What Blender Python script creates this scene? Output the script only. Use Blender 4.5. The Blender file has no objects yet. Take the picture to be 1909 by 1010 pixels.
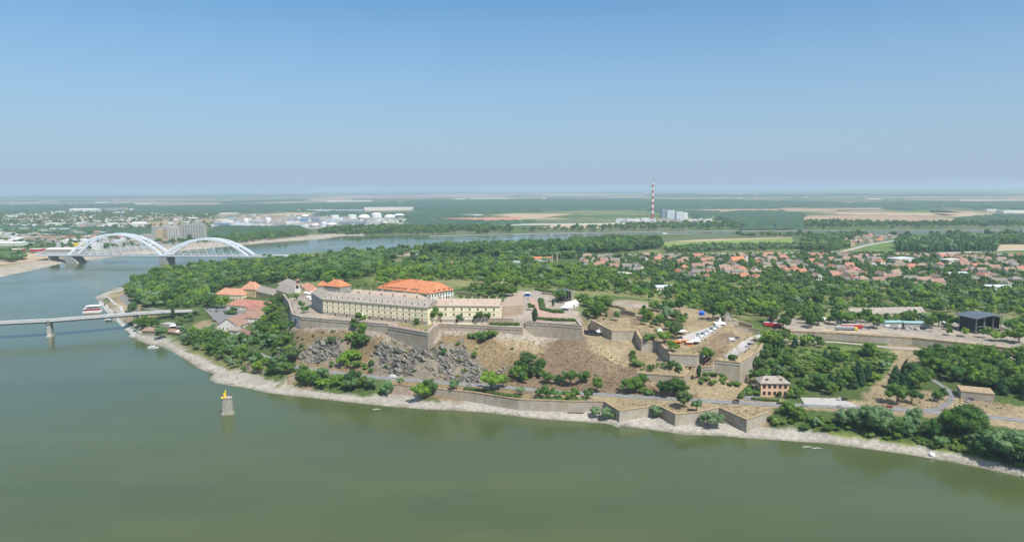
import bpy, math, random
import numpy as np
from mathutils import Matrix, Vector, noise as mnoise
from mathutils.geometry import delaunay_2d_cdt
R = math.radians
rng = np.random.default_rng(7)
random.seed(7)
scene = bpy.context.scene
COL = scene.collection

# ------------------------------------------------------------------ camera, sky, sun, exposure
FPX, PITCH, ROLL, HCAM = 1273.0, R(6.9), R(-0.335), 150.0
cam_d = bpy.data.cameras.new('camera')
cam = bpy.data.objects.new('camera', cam_d); COL.objects.link(cam)
cam_d.sensor_width = 36.0
cam_d.lens = 36.0 * FPX / 1909.0
cam_d.clip_start = 1.0; cam_d.clip_end = 120000.0
CAM_R = Matrix.Rotation(math.pi/2 - PITCH, 3, 'X') @ Matrix.Rotation(ROLL, 3, 'Z')
cam.matrix_world = Matrix.Translation((0, 0, HCAM)) @ CAM_R.to_4x4()
scene.camera = cam
SUN_EL, SUN_AZ = R(56), (0.60, -0.80)          # direction towards the sun, in plan
world = bpy.data.worlds.new('World'); scene.world = world; world.use_nodes = True
wn = world.node_tree; wn.nodes.clear()
sky = wn.nodes.new('ShaderNodeTexSky'); sky.sky_type = 'NISHITA'; sky.sun_disc = False
sky.sun_elevation = SUN_EL; sky.sun_rotation = math.atan2(SUN_AZ[0], SUN_AZ[1])
sky.altitude = 200; sky.air_density = 1.0; sky.dust_density = 0.4; sky.ozone_density = 2.0
bg = wn.nodes.new('ShaderNodeBackground'); bg.inputs['Strength'].default_value = 0.14
wo = wn.nodes.new('ShaderNodeOutputWorld')
# the same sky all round: summer haze pales it towards the horizon
_tc = wn.nodes.new('ShaderNodeTexCoord'); _sx = wn.nodes.new('ShaderNodeSeparateXYZ'); wn.links.new(_tc.outputs['Generated'], _sx.inputs[0])
_cr = wn.nodes.new('ShaderNodeValToRGB'); _e = _cr.color_ramp.elements
for _p, _v in ((0.0, 1.0), (0.05, 0.94), (0.10, 0.70), (0.17, 0.38), (0.26, 0.10)):
    _q = _e[0] if _p == 0.0 else (_e[1] if _p == 0.26 else _e.new(_p)); _q.position = _p; _q.color = (_v, _v, _v, 1)
wn.links.new(_sx.outputs['Z'], _cr.inputs[0])
_tn = wn.nodes.new('ShaderNodeMixRGB'); _tn.blend_type = 'MULTIPLY'; _tn.inputs[0].default_value = 1.0; _tn.inputs[2].default_value = (0.42, 0.70, 0.82, 1); wn.links.new(sky.outputs[0], _tn.inputs[1])
_mx = wn.nodes.new('ShaderNodeMixRGB'); wn.links.new(_cr.outputs[0], _mx.inputs[0]); wn.links.new(_tn.outputs[0], _mx.inputs[1]); _mx.inputs[2].default_value = (2.42, 3.06, 3.95, 1)
wn.links.new(_mx.outputs[0], bg.inputs[0]); wn.links.new(bg.outputs[0], wo.inputs[0])
sun_d = bpy.data.lights.new('sun', 'SUN'); sun_d.energy = 4.9; sun_d.angle = R(0.5); sun_d.color = (1.0, 0.95, 0.87)
sun = bpy.data.objects.new('sun', sun_d); COL.objects.link(sun)
_sd = Vector((SUN_AZ[0]*math.cos(SUN_EL), SUN_AZ[1]*math.cos(SUN_EL), math.sin(SUN_EL))).normalized()
sun.rotation_euler = _sd.to_track_quat('Z', 'Y').to_euler(); sun.location = (0, 0, 400)
vs = scene.view_settings; vs.view_transform = 'Standard'; vs.look = 'None'; vs.exposure = 0.22; vs.gamma = 1.0; vs.use_curve_mapping = False
scene.render.engine = 'CYCLES'
cy = scene.cycles
cy.use_denoising = True; cy.max_bounces = 6; cy.diffuse_bounces = 2; cy.glossy_bounces = 3
cy.transmission_bounces = 2; cy.volume_bounces = 1; cy.transparent_max_bounces = 6
cy.caustics_reflective = False; cy.caustics_refractive = False
cy.sample_clamp_indirect = 4.0

# ------------------------------------------------------------------ helpers
def W(px, py, z):
    """the point of the place at height z seen at this spot of the photograph (used to measure plan positions)"""
    d = CAM_R @ Vector(((px-954.5)/FPX, -(py-505.0)/FPX, -1.0))
    t = (z-HCAM)/d.z
    return Vector((d.x*t, d.y*t, z))
def PX(p):
    """the photograph position of a point of the place: used only to check layout"""
    c = CAM_R.transposed() @ (Vector(p)-Vector((0, 0, HCAM)))
    return (954.5+FPX*c.x/-c.z, 505.0-FPX*c.y/-c.z)
def tag(o, label=None, cat=None, group=None, kind=None):
    if label: o['label'] = label
    if cat: o['category'] = cat
    if group: o['group'] = group
    if kind: o['kind'] = kind
    return o
def link(o, parent=None):
    COL.objects.link(o)
    if parent is not None: o.parent = parent
    return o
def empty(name, loc, rz=0.0, **kw):
    o = bpy.data.objects.new(name, None); o.empty_display_size = 1
    o.location = loc; o.rotation_euler = (0, 0, rz); link(o)
    return tag(o, **kw)
def copy_tree(o, parent=None):
    c = o.copy(); COL.objects.link(c); c.parent = parent
    for ch in list(o.children): copy_tree(ch, c)
    return c
ONES = ['', 'first', 'second', 'third', 'fourth', 'fifth', 'sixth', 'seventh', 'eighth', 'ninth', 'tenth', 'eleventh', 'twelfth', 'thirteenth',
        'fourteenth', 'fifteenth', 'sixteenth', 'seventeenth', 'eighteenth', 'nineteenth']
TENS = {20: 'twent', 30: 'thirt', 40: 'fort', 50: 'fift', 60: 'sixt', 70: 'sevent', 80: 'eight', 90: 'ninet'}
def ordinal(n):
    if n < 20: return ONES[n]
    if n >= 100: return 'hundred-' + (ordinal(n-100) if n > 100 else 'th')
    t, u = n//10*10, n % 10
    return TENS[t]+'ieth' if u == 0 else TENS[t]+'y-'+ONES[u]

class MB:
    def __init__(s): s.v = []; s.f = []; s.m = []
    def add(s, vs, fs, mi=0):
        n = len(s.v); s.v += [tuple(v) for v in vs]; s.f += [tuple(i+n for i in f) for f in fs]; s.m += [mi]*len(fs); return s
    def box(s, c, d, rz=0.0, mi=0, taper=1.0):
        cx, cy_, cz = c; a, b, h = d[0]/2, d[1]/2, d[2]/2; co, si = math.cos(rz), math.sin(rz); vs = []
        for z, k in ((-h, 1.0), (h, taper)):
            for x, y in ((-a, -b), (a, -b), (a, b), (-a, b)):
                x, y = x*k, y*k; vs.append((cx+x*co-y*si, cy_+x*si+y*co, cz+z))
        return s.add(vs, [(3, 2, 1, 0), (4, 5, 6, 7), (0, 1, 5, 4), (1, 2, 6, 5), (2, 3, 7, 6), (3, 0, 4, 7)], mi)
    def prism(s, poly, z0, z1, mi=0, top=None):
        n = len(poly); top = top or poly
        vs = [(p[0], p[1], z0) for p in poly]+[(p[0], p[1], z1) for p in top]
        fs = [tuple(range(n-1, -1, -1)), tuple(range(n, 2*n))]+[(i, (i+1) % n, n+(i+1) % n, n+i) for i in range(n)]
        return s.add(vs, fs, mi)
    def cyl(s, c, r, h, n=12, mi=0, r2=None):
        r2 = r if r2 is None else r2
        a = [(math.cos(2*math.pi*i/n), math.sin(2*math.pi*i/n)) for i in range(n)]
        return s.prism([(c[0]+r*x, c[1]+r*y) for x, y in a], c[2], c[2]+h, mi, [(c[0]+r2*x, c[1]+r2*y) for x, y in a])
    def lathe(s, prof, n=12, c=(0, 0, 0), mi=0, sx=1.0, sy=1.0):
        vs = []; fs = []
        for r, z in prof:
            for i in range(n):
                a = 2*math.pi*i/n; vs.append((c[0]+r*sx*math.cos(a), c[1]+r*sy*math.sin(a), c[2]+z))
        for k in range(len(prof)-1):
            for i in range(n):
                j = (i+1) % n; fs.append((k*n+i, k*n+j, (k+1)*n+j, (k+1)*n+i))
        fs.append(tuple(range(n-1, -1, -1))); fs.append(tuple((len(prof)-1)*n+i for i in range(n)))
        return s.add(vs, fs, mi)
    def tube(s, pts, r, n=6, mi=0):
        rings = []
        for i, p in enumerate(pts):
            p = Vector(p); t = (Vector(pts[min(i+1, len(pts)-1)])-Vector(pts[max(i-1, 0)])).normalized()
            u = t.cross(Vector((0, 0, 1)));
            if u.length < 1e-3: u = Vector((1, 0, 0))
            u.normalize(); v = t.cross(u); rr = r[i] if isinstance(r, (list, tuple)) else r
            rings.append([tuple(p+u*rr*math.cos(2*math.pi*k/n)+v*rr*math.sin(2*math.pi*k/n)) for k in range(n)])
        vs = [q for ring in rings for q in ring]; fs = []
        for k in range(len(rings)-1):
            for i in range(n):
                j = (i+1) % n; fs.append((k*n+i, k*n+j, (k+1)*n+j, (k+1)*n+i))
        fs.append(tuple(range(n-1, -1, -1))); fs.append(tuple((len(rings)-1)*n+i for i in range(n)))
        return s.add(vs, fs, mi)
    def beam(s, a, b, w, h, mi=0):
        a, b = Vector(a), Vector(b); t = (b-a).normalized(); u = t.cross(Vector((0, 0, 1)))
        if u.length < 1e-3: u = Vector((1, 0, 0))
        u.normalize(); v = u.cross(t); vs = []
        for p in (a, b):
            for x, y in ((-1, -1), (1, -1), (1, 1), (-1, 1)): vs.append(tuple(p+u*x*w/2+v*y*h/2))
        return s.add(vs, [(3, 2, 1, 0), (4, 5, 6, 7), (0, 1, 5, 4), (1, 2, 6, 5), (2, 3, 7, 6), (3, 0, 4, 7)], mi)
    def mesh(s, name, mats):
        me = bpy.data.meshes.new(name); me.from_pydata(s.v, [], s.f)
        for m in (mats if isinstance(mats, (list, tuple)) else [mats]): me.materials.append(m)
        if any(s.m): me.polygons.foreach_set('material_index', s.m)
        me.update(); return me
    def build(s, name, mats, parent=None, smooth=False, **kw):
        me = s.mesh(name, mats)
        if smooth: me.polygons.foreach_set('use_smooth', [True]*len(me.polygons))
        o = bpy.data.objects.new(name, me); link(o, parent); return tag(o, **kw)

# ------------------------------------------------------------------ materials
def mat(name, col, rough=0.9, spec=0.2, var=0.12, scale=0.15, scale2=None, bump=0.0, bscale=1.0, metal=0.0, stretch=(1, 1, 1), dark=None, coords='Object'):
    m = bpy.data.materials.new(name); m.use_nodes = True; nt = m.node_tree; n = nt.nodes; L = nt.links
    b = n['Principled BSDF']; b.inputs['Roughness'].default_value = rough; b.inputs['Metallic'].default_value = metal
    b.inputs['Specular IOR Level'].default_value = spec
    if var > 0 or bump > 0:
        tc = n.new('ShaderNodeTexCoord'); mp = n.new('ShaderNodeMapping'); mp.inputs['Scale'].default_value = stretch
        L.new(tc.outputs[coords], mp.inputs[0])
    if var > 0:
        no = n.new('ShaderNodeTexNoise'); no.inputs['Scale'].default_value = scale; no.inputs['Detail'].default_value = 6; no.inputs['Roughness'].default_value = 0.65
        L.new(mp.outputs[0], no.inputs['Vector'])
        cr = n.new('ShaderNodeValToRGB'); cr.color_ramp.elements[0].position = 0.32; cr.color_ramp.elements[1].position = 0.68
        d = dark or [c*(1-2*var) for c in col]
        cr.color_ramp.elements[0].color = (*d, 1); cr.color_ramp.elements[1].color = (*[min(1, c*(1+var)) for c in col], 1)
        L.new(no.outputs['Fac'], cr.inputs[0]); L.new(cr.outputs[0], b.inputs['Base Color'])
    else:
        b.inputs['Base Color'].default_value = (*col, 1)
    if bump > 0:
        nb = n.new('ShaderNodeTexNoise'); nb.inputs['Scale'].default_value = bscale; nb.inputs['Detail'].default_value = 5
        L.new(mp.outputs[0], nb.inputs['Vector'])
        bp = n.new('ShaderNodeBump'); bp.inputs['Strength'].default_value = bump; bp.inputs['Distance'].default_value = 0.6
        L.new(nb.outputs['Fac'], bp.inputs['Height']); L.new(bp.outputs[0], b.inputs['Normal'])
    return m
def mat_obj(name, ramp, rough=0.85, spec=0.2, noise_scale=0.25, amp=0.25, stripes=0.0, trans=0.0):
    """colour picked per object along a ramp of real colours, mottled by noise; optional tile-course stripes"""
    m = bpy.data.materials.new(name); m.use_nodes = True; nt = m.node_tree; n = nt.nodes; L = nt.links
    b = n['Principled BSDF']; b.inputs['Roughness'].default_value = rough; b.inputs['Specular IOR Level'].default_value = spec
    oi = n.new('ShaderNodeObjectInfo'); cr = n.new('ShaderNodeValToRGB'); el = cr.color_ramp.elements
    cr.color_ramp.interpolation = 'LINEAR'
    while len(el) < len(ramp): el.new(0.5)
    for i, c in enumerate(ramp): el[i].position = i/(len(ramp)-1); el[i].color = (*c, 1)
    L.new(oi.outputs['Random'], cr.inputs[0])
    tc = n.new('ShaderNodeTexCoord'); no = n.new('ShaderNodeTexNoise'); no.inputs['Scale'].default_value = noise_scale; no.inputs['Detail'].default_value = 4
    L.new(tc.outputs['Object'], no.inputs['Vector'])
    mr = n.new('ShaderNodeMapRange'); mr.inputs['From Min'].default_value = 0.3; mr.inputs['From Max'].default_value = 0.7
    mr.inputs['To Min'].default_value = 1-amp; mr.inputs['To Max'].default_value = 1+amp; L.new(no.outputs['Fac'], mr.inputs[0])
    vm = n.new('ShaderNodeVectorMath'); vm.operation = 'SCALE'; L.new(cr.outputs[0], vm.inputs[0]); L.new(mr.outputs[0], vm.inputs['Scale'])
    L.new(vm.outputs[0], b.inputs['Base Color'])
    if trans > 0:
        tr = n.new('ShaderNodeBsdfTranslucent'); L.new(vm.outputs[0], tr.inputs[0]); mx = n.new('ShaderNodeMixShader'); mx.inputs[0].default_value = trans
        L.new(b.outputs[0], mx.inputs[1]); L.new(tr.outputs[0], mx.inputs[2]); L.new(mx.outputs[0], n['Material Output'].inputs[0])
    return m

M = {}
# ------------------------------------------------------------------ terrain: measured heights along shore, walls, roads
near_water = [(205,541),(190,547),(176,553),(184,563),(196,576),(212,593),(228,606),(241,619),(256,634),(274,641),(300,645),(322,656),(342,668),(370,686),(398,697),(389,706),(400,713),(430,719),(455,722),(480,728),(505,733),(540,737),
    (570,740),(640,748),(720,757),(760,760),(800,763),(850,765),(900,768),(960,775),(1000,780),(1060,784),(1120,788),(1200,799),(1280,810),(1340,812),(1391,816),(1450,820),(1490,823),(1540,826),(1600,834),(1660,842),(1720,851),(1780,861),(1840,874),(1909,889),(1990,908),(2120,940),(2300,990)]
near_upper = [(236,529),(262,518),(300,505),(340,497),(400,490),(450,484),(480,479),(520,477),(560,474.5),(600,471),(640,470),(680,468),(730,465),(790,462),(850,459),(900,457),(960,455),(1020,452),(1060,448),(1090,443),(1150,439.5),(1235,438.5),(1300,437.5),(1370,437),(1440,436.5),(1520,436.5),(1600,437),(1680,437),(1760,435.5),(1909,434.5),(2100,433.5),(2400,432)]
far_water = [(-260,560),(-120,535),(0,516),(54,505),(105,493),(147,486),(180,482),(210,479),(251,475.5),(300,471),(360,465),(400,461.5),(448,456.5),(505,451.5),(560,447.5),(615,443.5),(640,439.5),(700,438.8),(800,437.5),(900,435),(1050,432.5),(1200,429.8),(1370,428),(1560,427.5),(1730,426.5),(1909,425.5),(2150,424),(2400,423)]
PTS = []     # terrain control points (x, y, z)
def line_pts(pts, step=4.0, off=0.0, dz=0.0):
    """points along a polyline of 3-D points, shifted sideways (left positive) and in height"""
    out = []
    P = [Vector(p) for p in pts]
    nrm = []
    for i in range(len(P)):
        a = P[max(i-1, 0)]; c = P[min(i+1, len(P)-1)]
        e1 = (P[i]-a).to_2d(); e2 = (c-P[i]).to_2d()
        n1 = Vector((-e1.y, e1.x)).normalized() if e1.length > 1e-6 else None
        n2 = Vector((-e2.y, e2.x)).normalized() if e2.length > 1e-6 else None
        if n1 is None: n = n2
        elif n2 is None: n = n1
        else:
            n = (n1+n2).normalized(); n = n/max(0.35, n.dot(n1))
        nrm.append(n)
    Q = [Vector((p.x+n.x*off, p.y+n.y*off, p.z+dz)) for p, n in zip(P, nrm)]
    for a, b in zip(Q[:-1], Q[1:]):
        k = max(1, int((b-a).to_2d().length/step))
        for i in range(k): out.append(tuple(a.lerp(b, i/k)))
    out.append(tuple(Q[-1])); return out
def Wl(pts, z=None): return [W(p[0], p[1], p[2] if z is None else z) for p in pts]
nw = Wl(near_water, 0); nu = Wl(near_upper, 0); fw = Wl(far_water, 0)
shore_near = list(reversed(nu))+nw     # travels from the far channel round the spit and along the fortress bank, land on the left
PTS += line_pts(nw, 5, -7, -2.0)+line_pts(nw, 4, 0, 0.0)
PTS += line_pts(nu, 12, 7, -2.0)+line_pts(nu, 12, 0, 0.0)+line_pts(nu, 12, -6, 1.8)+line_pts(nu, 25, -22, 4.5)
PTS += line_pts(fw, 15, -12, -2.5)+line_pts(fw, 12, 0, 0.0)+line_pts(fw, 15, 12, 2.2)+line_pts(fw, 25, 34, 5.5)
PTS += [(x, y, -4.0) for x in (-1800, -1000, -500, -200, 0, 150, 260) for y in (-600, -100, 100, 220, 290)]+[(800, -600, -4.0), (1400, -900, -4), (-700, 500, -4.0), (-600, 640, -4), (-480, 560, -4), (-300, 400, -4), (-900, 800, -4)]
# fortress walls: (px, py, top height, height of the ground at its foot)
WALLS = {
 'terrace': [(527,548,42,34),(538,563,41.5,33),(545,586,41,31),(560,591,41,31),(600,594.5,41,34),(660,599,41,35),(724,604.5,41,34)],
 'bastion_tip': [(723,608,40.5,33),(760,614.5,40.5,29),(797,621,40.5,25),(807,612,40.5,28.5),(818.6,604,40.5,35)],
 'curtain': [(819,603.8,40.3,35.5),(880,606.5,40,35.5),(940,609.5,40,35),(974,611,40,34)],
 'great_bastion': [(979,600,42.5,31.5),(1030,603,42.5,31),(1085,607.5,42.5,30.5),(1079,600,42.5,31.5),(1072,593,42.5,33)],
 'battery': [(1101,597,38.5,30.5),(1120,607,37.5,30),(1140.5,617.6,36.5,29.5),(1165,617.2,36,28.5),(1185,617.6,35.5,27.5),(1196,637,33,25.6),(1228,638.5,32.5,25),(1249,661,30.5,24.3),(1275,662,30.5,24),(1299,663,30.5,24),(1309,657,30.5,24.5),(1325,648,30.5,26)],
 'counterguard': [(1187,696,19.5,15.5),(1230,699,19.3,14),(1275,702.4,19,12.5),(1297,683,20,16.5)],
 'great_corner': [(1302,685,22.5,18.5),(1328,684,23,18.5),(1331,671.7,27,18.5),(1355,674,26.8,14),(1379,676.6,26.5,10),(1396,667,26.5,12),(1414,656.8,26.5,16),(1424,641,26.5,20)],
 'outer': [(1473,618,24.5,19),(1560,622,24.2,18.7),(1651,628,23.8,18.2),(1700,630.5,23.5,18),(1790,640,23.2,17),(1909,653,22.5,16),(2010,665,22,15)],
 'quay_short': [(725,716,9,2.2),(765,719,9,2.0)],
 'quay_long': [(808,724,9,4.5),(878,730.7,9,2.2),(967,744.6,9,1.8),(985,745.5,9,1.8),(1060,748,9,2.0),(1126,748.5,9,2.4),(1155,766.5,8.6,1.6),(1190,761,8.6,2.2),(1227,756,8.7,2.5),(1259,772,8.7,1.2),(1300,768.5,8.7,2.0),(1341,760,9,2.5),(1392,782.6,9,1.2),(1434,769,9,4.0)],
 'quay_west': [(456,677,8.5,2.5),(492,684,8.5,3.0)],
 'quay_middle': [(537,702,9.0,2.5),(557,695,9.0,4.0)],
}
WALLP = {}
for k, pts in WALLS.items():
    top = [W(p[0], p[1], p[2]) for p in pts]; bz = [p[3] for p in pts]
    WALLP[k] = (top, bz)
    PTS += line_pts(top, 2.5, 1.5, -0.7)+(line_pts(top, 4, 4.5, 1.1)+line_pts(top, 4, 8.0, 1.0)+line_pts(top, 5, 11.5, -0.9) if k in ('battery', 'great_corner', 'outer') else line_pts(top, 5, 5.0, -0.7))
    base = [Vector((t.x, t.y, b)) for t, b in zip(top, bz)]
    PTS += line_pts(base, 2.5, 0.35, 0.0)+line_pts(base, 4, -2.2, -0.1)
# beach
beach_top = [(246,622,2.2),(262,628,2.2),(300,633,2.2),(340,655,2.2),(375,668,2.2),(410,688,2.0),(440,701,2),(480,707,2),(520,715,2),(560,727,2),(620,735,2),(680,742,2),(725,745,2)]
PTS += line_pts(Wl(beach_top), 4)
beach_top2 = [(1440,800,2),(1500,806,2),(1570,817,2),(1640,826,2),(1720,838,2),(1790,850,2.3),(1850,864,2.3),(1909,879,2.3),(2000,900,2.3)]
PTS += line_pts(Wl(beach_top2), 4)
PTS += line_pts(Wl([(1450,772,8.6),(1520,780,8.3),(1600,786,8),(1700,795,8),(1790,803,8),(1909,820,8),(2010,838,8)]), 5)
# riverside road
ROAD = [(470,655,9),(487,663,9),(522,677,9),(558,684,9),(600,691,9),(647,697,9),(690,702,9),(739,706.5,9),(809,712.5,9),(898,719,9),(947,722,9),(1010,728.5,9),(1060,731.5,9),(1119,735.3,9),(1218,741,9),(1290,745,9),(1359,750,9),(1458,755,9),(1580,757.5,9),(1648,760.5,9),(1720,766,9),(1772,771,9),(1836,776.5,9),(1909,784,9),(1990,795,9),(2100,812,9)]
roadp = Wl(ROAD)
PTS += line_pts(roadp, 5, 4.5)+line_pts(roadp, 5, -4.5)
PTS += line_pts(roadp[12:], 6, 9.0)
# hillside, plateau, slopes (px, py, z)
ctl = [(560,640,21),(600,640,24),(640,640,26),(600,665,13),(640,672,13.5),(690,660,20),(700,640,28),(740,655,20),(760,680,12.5),(700,690,11),(820,690,14),(860,660,24),(900,640,30),(900,690,14),(860,640,31),(840,700,11.5),
 (960,650,26),(950,690,15),(960,712,10.5),(1000,660,23),(1040,690,15.5),(1060,715,10.5),(1100,650,27),(1100,690,16.5),(1150,690,16),(1150,655,24.5),(1190,670,21),(1180,715,11.5),(1240,725,10.5),(1215,680,20),(1250,684,20.5),(1290,678,21),
 (1320,720,12),(1350,732,9.8),(1290,735,10),(1340,700,13),(1310,705,13.5),(1100,720,10.3),
 # left slope towards the town
 (540,620,24),(520,600,26),(500,600,20),(490,585,19),(510,570,26),(520,640,17),(490,640,12),(470,620,9),(440,640,7.5),(420,660,6),(400,640,7),(380,640,6.5),(360,625,7),(330,620,6),(300,612,5.5),(460,600,8),(530,655,13),
 (450,590,8),(400,590,8),(430,560,9),(480,555,11),(510,545,15),(540,535,22),(560,525,24),(530,530,16),(480,535,9),(370,610,11),(380,600,12),(395,607,9),(352,607,9),(372,592,8.5),
 # fortress plateau
 (545,575,41),(560,560,41.5),(580,565,41.3),(600,590,41),(700,598,41),(800,602,40.5),(900,603,40.2),(575,535,42),(620,520,40),(700,520,41),(760,510,38),(850,520,40),(900,540,42),(860,560,42),(960,545,42.5),(1000,550,43),(1040,550,43),(1000,580,42.5),(1060,590,42.4),(1030,560,39),(1060,570,38),
 (940,590,41),(970,605,40),(930,520,38),(1000,515,34),(1080,520,32),(1100,545,37),(1110,560,37),(1100,580,36),(1120,575,36),
 (1090,608,31),(1110,615,30.5),(1128,622,30.3),(1100,625,30.2),
 (1115,597,38.2),(1140,600,38.5),(1170,605,36.5),(1180,575,38),(1150,570,36.5),(1160,585,34.5),(1200,590,37),(1220,570,38),(1228,566,43.5),(1241,572,42.5),(1212,577,38),(1192,566,40),(1252,581,35.5),(1235,581,37),(1190,615,35),(1210,625,34),(1230,615,33.5),(1250,600,34),(1250,630,32),(1260,650,30.5),(1300,655,30.3),
 (1290,600,34),(1320,590,34),(1340,600,33.5),(1280,620,32.5),(1350,607,32),(1300,630,31.5),(1330,615,31.5),(1330,630,31),(1360,609,31.5),
 (1326,662,26),(1350,660,26),(1372,624,26.5),(1345,645,26),(1380,650,26),(1410,630,26.5),(1375,615,27),(1400,620,27),(1420,622,26.5),
 (1400,600,29),(1440,610,25),(1430,628,24),(1460,612,25),(1455,630,20),(1480,600,25),(1560,600,24.5),(1650,605,24),(1750,610,23.5),(1850,620,23),(1909,630,22.5),(2010,640,22),
 # wooded slope right of the corner bastion
 (1430,660,18),(1420,690,12.5),(1410,715,10.2),(1450,690,13),(1480,700,12),(1500,670,15.5),(1560,660,17),(1560,700,12.5),(1620,650,17.7),(1650,690,13),(1700,660,16),(1700,700,12),(1750,690,12),(1800,680,13),(1850,700,12),(1909,700,12.5),(1800,715,11),(1700,730,10),(1600,735,10),(1500,740,9.6),(1540,725,10),(1820,745,9.6),(1909,750,10),(2010,760,10),(1460,735,9.8),(1380,745,9.4),
 # behind the fortress, descending to the plain
 (300,540,6),(260,545,5.5),(350,530,6),(400,530,6.5),(330,560,6.5),(450,520,7),(550,500,8),(600,505,14),(480,500,7),(650,500,14),(700,500,14),(800,495,14),(900,500,16),(850,480,8),(700,480,7),(600,485,7),(950,480,8),(1000,500,16),(1100,500,14),(1150,510,14),(1200,545,20),(1150,540,27),(1250,550,20),(1300,560,22),
 (1350,560,21),(1350,580,27),(1450,570,20),(1450,590,24),(1550,580,20),(1550,592,23),(1650,585,20),(1750,590,20),(1850,590,19),(1909,595,18.5),(2050,600,18),(1200,510,10),(1300,520,10),(1400,530,11),(1500,540,12),(1600,545,12),(1700,550,12),(1800,550,12),(1909,550,12),(2100,550,12),
 (1200,480,8),(1400,490,8),(1600,495,8),(1909,500,8),(2100,500,8),(1909,470,6),(1600,470,6),(1300,470,6),(1000,470,6),(800,470,6),(1200,455,5),(1500,450,5),(1900,450,5),(1000,455,5),
 (195,565,4.5),(205,580,5),(200,555,3.5),(220,570,7),(215,590,4),(235,585,7.5),(230,560,7),(228,545,5.5),(240,600,5),(260,605,6),(280,600,7)]
PTS += [tuple(W(*c)) for c in ctl]
for x, y in ((-60000, 2500), (60000, 3200), (-60000, 60000), (60000, 60000), (0, 60000), (-20000, 1500), (20000, 3300), (-5000, 3000), (5000, 4000), (0, 5000), (-3000, 2000), (-2500, 1500), (3000, 3200), (0, 10000), (-10000, 8000), (10000, 8000)): PTS.append((x, y, 6.0))
PTS += [(60000, 300, 8), (10000, 400, 9), (3000, 600, 12), (1500, 400, 12), (1200, 250, 8), (1600, 100, -2), (3000, -2000, -4), (-60000, -2000, 4), (-3000, 700, 5), (-6000, 900, 5), (60000, -2000, -4), (-3000,-2500,-4), (3000,-2500,-4)]
# ------------------------------------------------------------------ terrain meshing
def tin(points):
    arr = np.array(points, dtype=float)
    key = np.round(arr[:, :2]/0.4).astype(np.int64)
    _, idx = np.unique(key, axis=0, return_index=True)
    arr = arr[np.sort(idx)]
    res = delaunay_2d_cdt([Vector((p[0]/1000, p[1]/1000)) for p in arr], [], [], 0, 1e-7, True)
    vz = np.array([arr[o[0], 2] if len(o) else 0.0 for o in res[3]])
    vxy = np.array([(v.x*1000, v.y*1000) for v in res[0]])
    faces = [tuple(f) for f in res[2]]
    return vxy, vz, faces
from mathutils.bvhtree import BVHTree
vxy, vz, tf = tin(PTS)
_bvh1 = BVHTree.FromPolygons([(x, y, z) for (x, y), z in zip(vxy, vz)], tf)
def h1(x, y):
    hit = _bvh1.ray_cast(Vector((x, y, 500)), Vector((0, 0, -1)))
    return hit[0].z if hit[0] is not None else 5.0
ctrl = np.array(PTS)
cell = {}
for p in ctrl: cell.setdefault((int(p[0]//4), int(p[1]//4)), []).append(p)
def near_ctrl(x, y, d):
    i, j = int(x//4), int(y//4)
    for a in (-1, 0, 1):
        for b in (-1, 0, 1):
            for p in cell.get((i+a, j+b), ()):
                if (p[0]-x)**2+(p[1]-y)**2 < d*d: return True
    return False
def fbm(x, y, s, o=4):
    return mnoise.fractal(Vector((x/s, y/s, 3.7)), 0.9, 2.1, o)
fill = []
def zone(x0, x1, y0, y1, st, keep, amp):
    nx, ny = int((x1-x0)/st)+1, int((y1-y0)/st)+1
    for i in range(nx):
        for j in range(ny):
            x = x0+(i+rng.uniform(-.35, .35))*st; y = y0+(j+rng.uniform(-.35, .35))*st
            if not keep(x, y) or near_ctrl(x, y, 2.0): continue
            z = h1(x, y)
            if z < -1.5 and st < 30: continue
            n = fbm(x, y, 30 if st < 10 else 300)*amp
            if z < 1.0: n *= max(0.0, z*0.5)
            elif z > 10 and z < 34 and 440 < y < 560 and -280 < x < 60: n *= 2.6
            fill.append((x, y, z+n))
inA = lambda x, y: -430 < x < 560 and 340 < y < 620
inB = lambda x, y: -620 < x < 1000 and 300 < y < 1150
zone(-430, 560, 340, 620, 3.6, inA, 0.5)
zone(-620, 1000, 300, 1150, 12, lambda x, y: inB(x, y) and not inA(x, y), 0.5)
zone(-2500, 3000, 200, 4200, 75, lambda x, y: not inB(x, y), 0.35)
zone(-13000, 13000, 4250, 15000, 330, lambda x, y: True, 0.3)
txy, tz, tfaces = tin(PTS+fill)
tverts = np.column_stack([txy, tz])
_bvh2 = BVHTree.FromPolygons([tuple(v) for v in tverts], tfaces)
def gz(x, y):
    hit = _bvh2.ray_cast(Vector((x, y, 500)), Vector((0, 0, -1)))
    return hit[0].z if hit[0] is not None else 5.0
def G(px, py, z0=8.0):
    """ground point seen at px,py (a few rounds to settle the height)"""
    z = z0
    for _ in range(6):
        p = W(px, py, z); z = 0.5*z+0.5*gz(p.x, p.y)
    p = W(px, py, z); return Vector((p.x, p.y, gz(p.x, p.y)))

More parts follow.
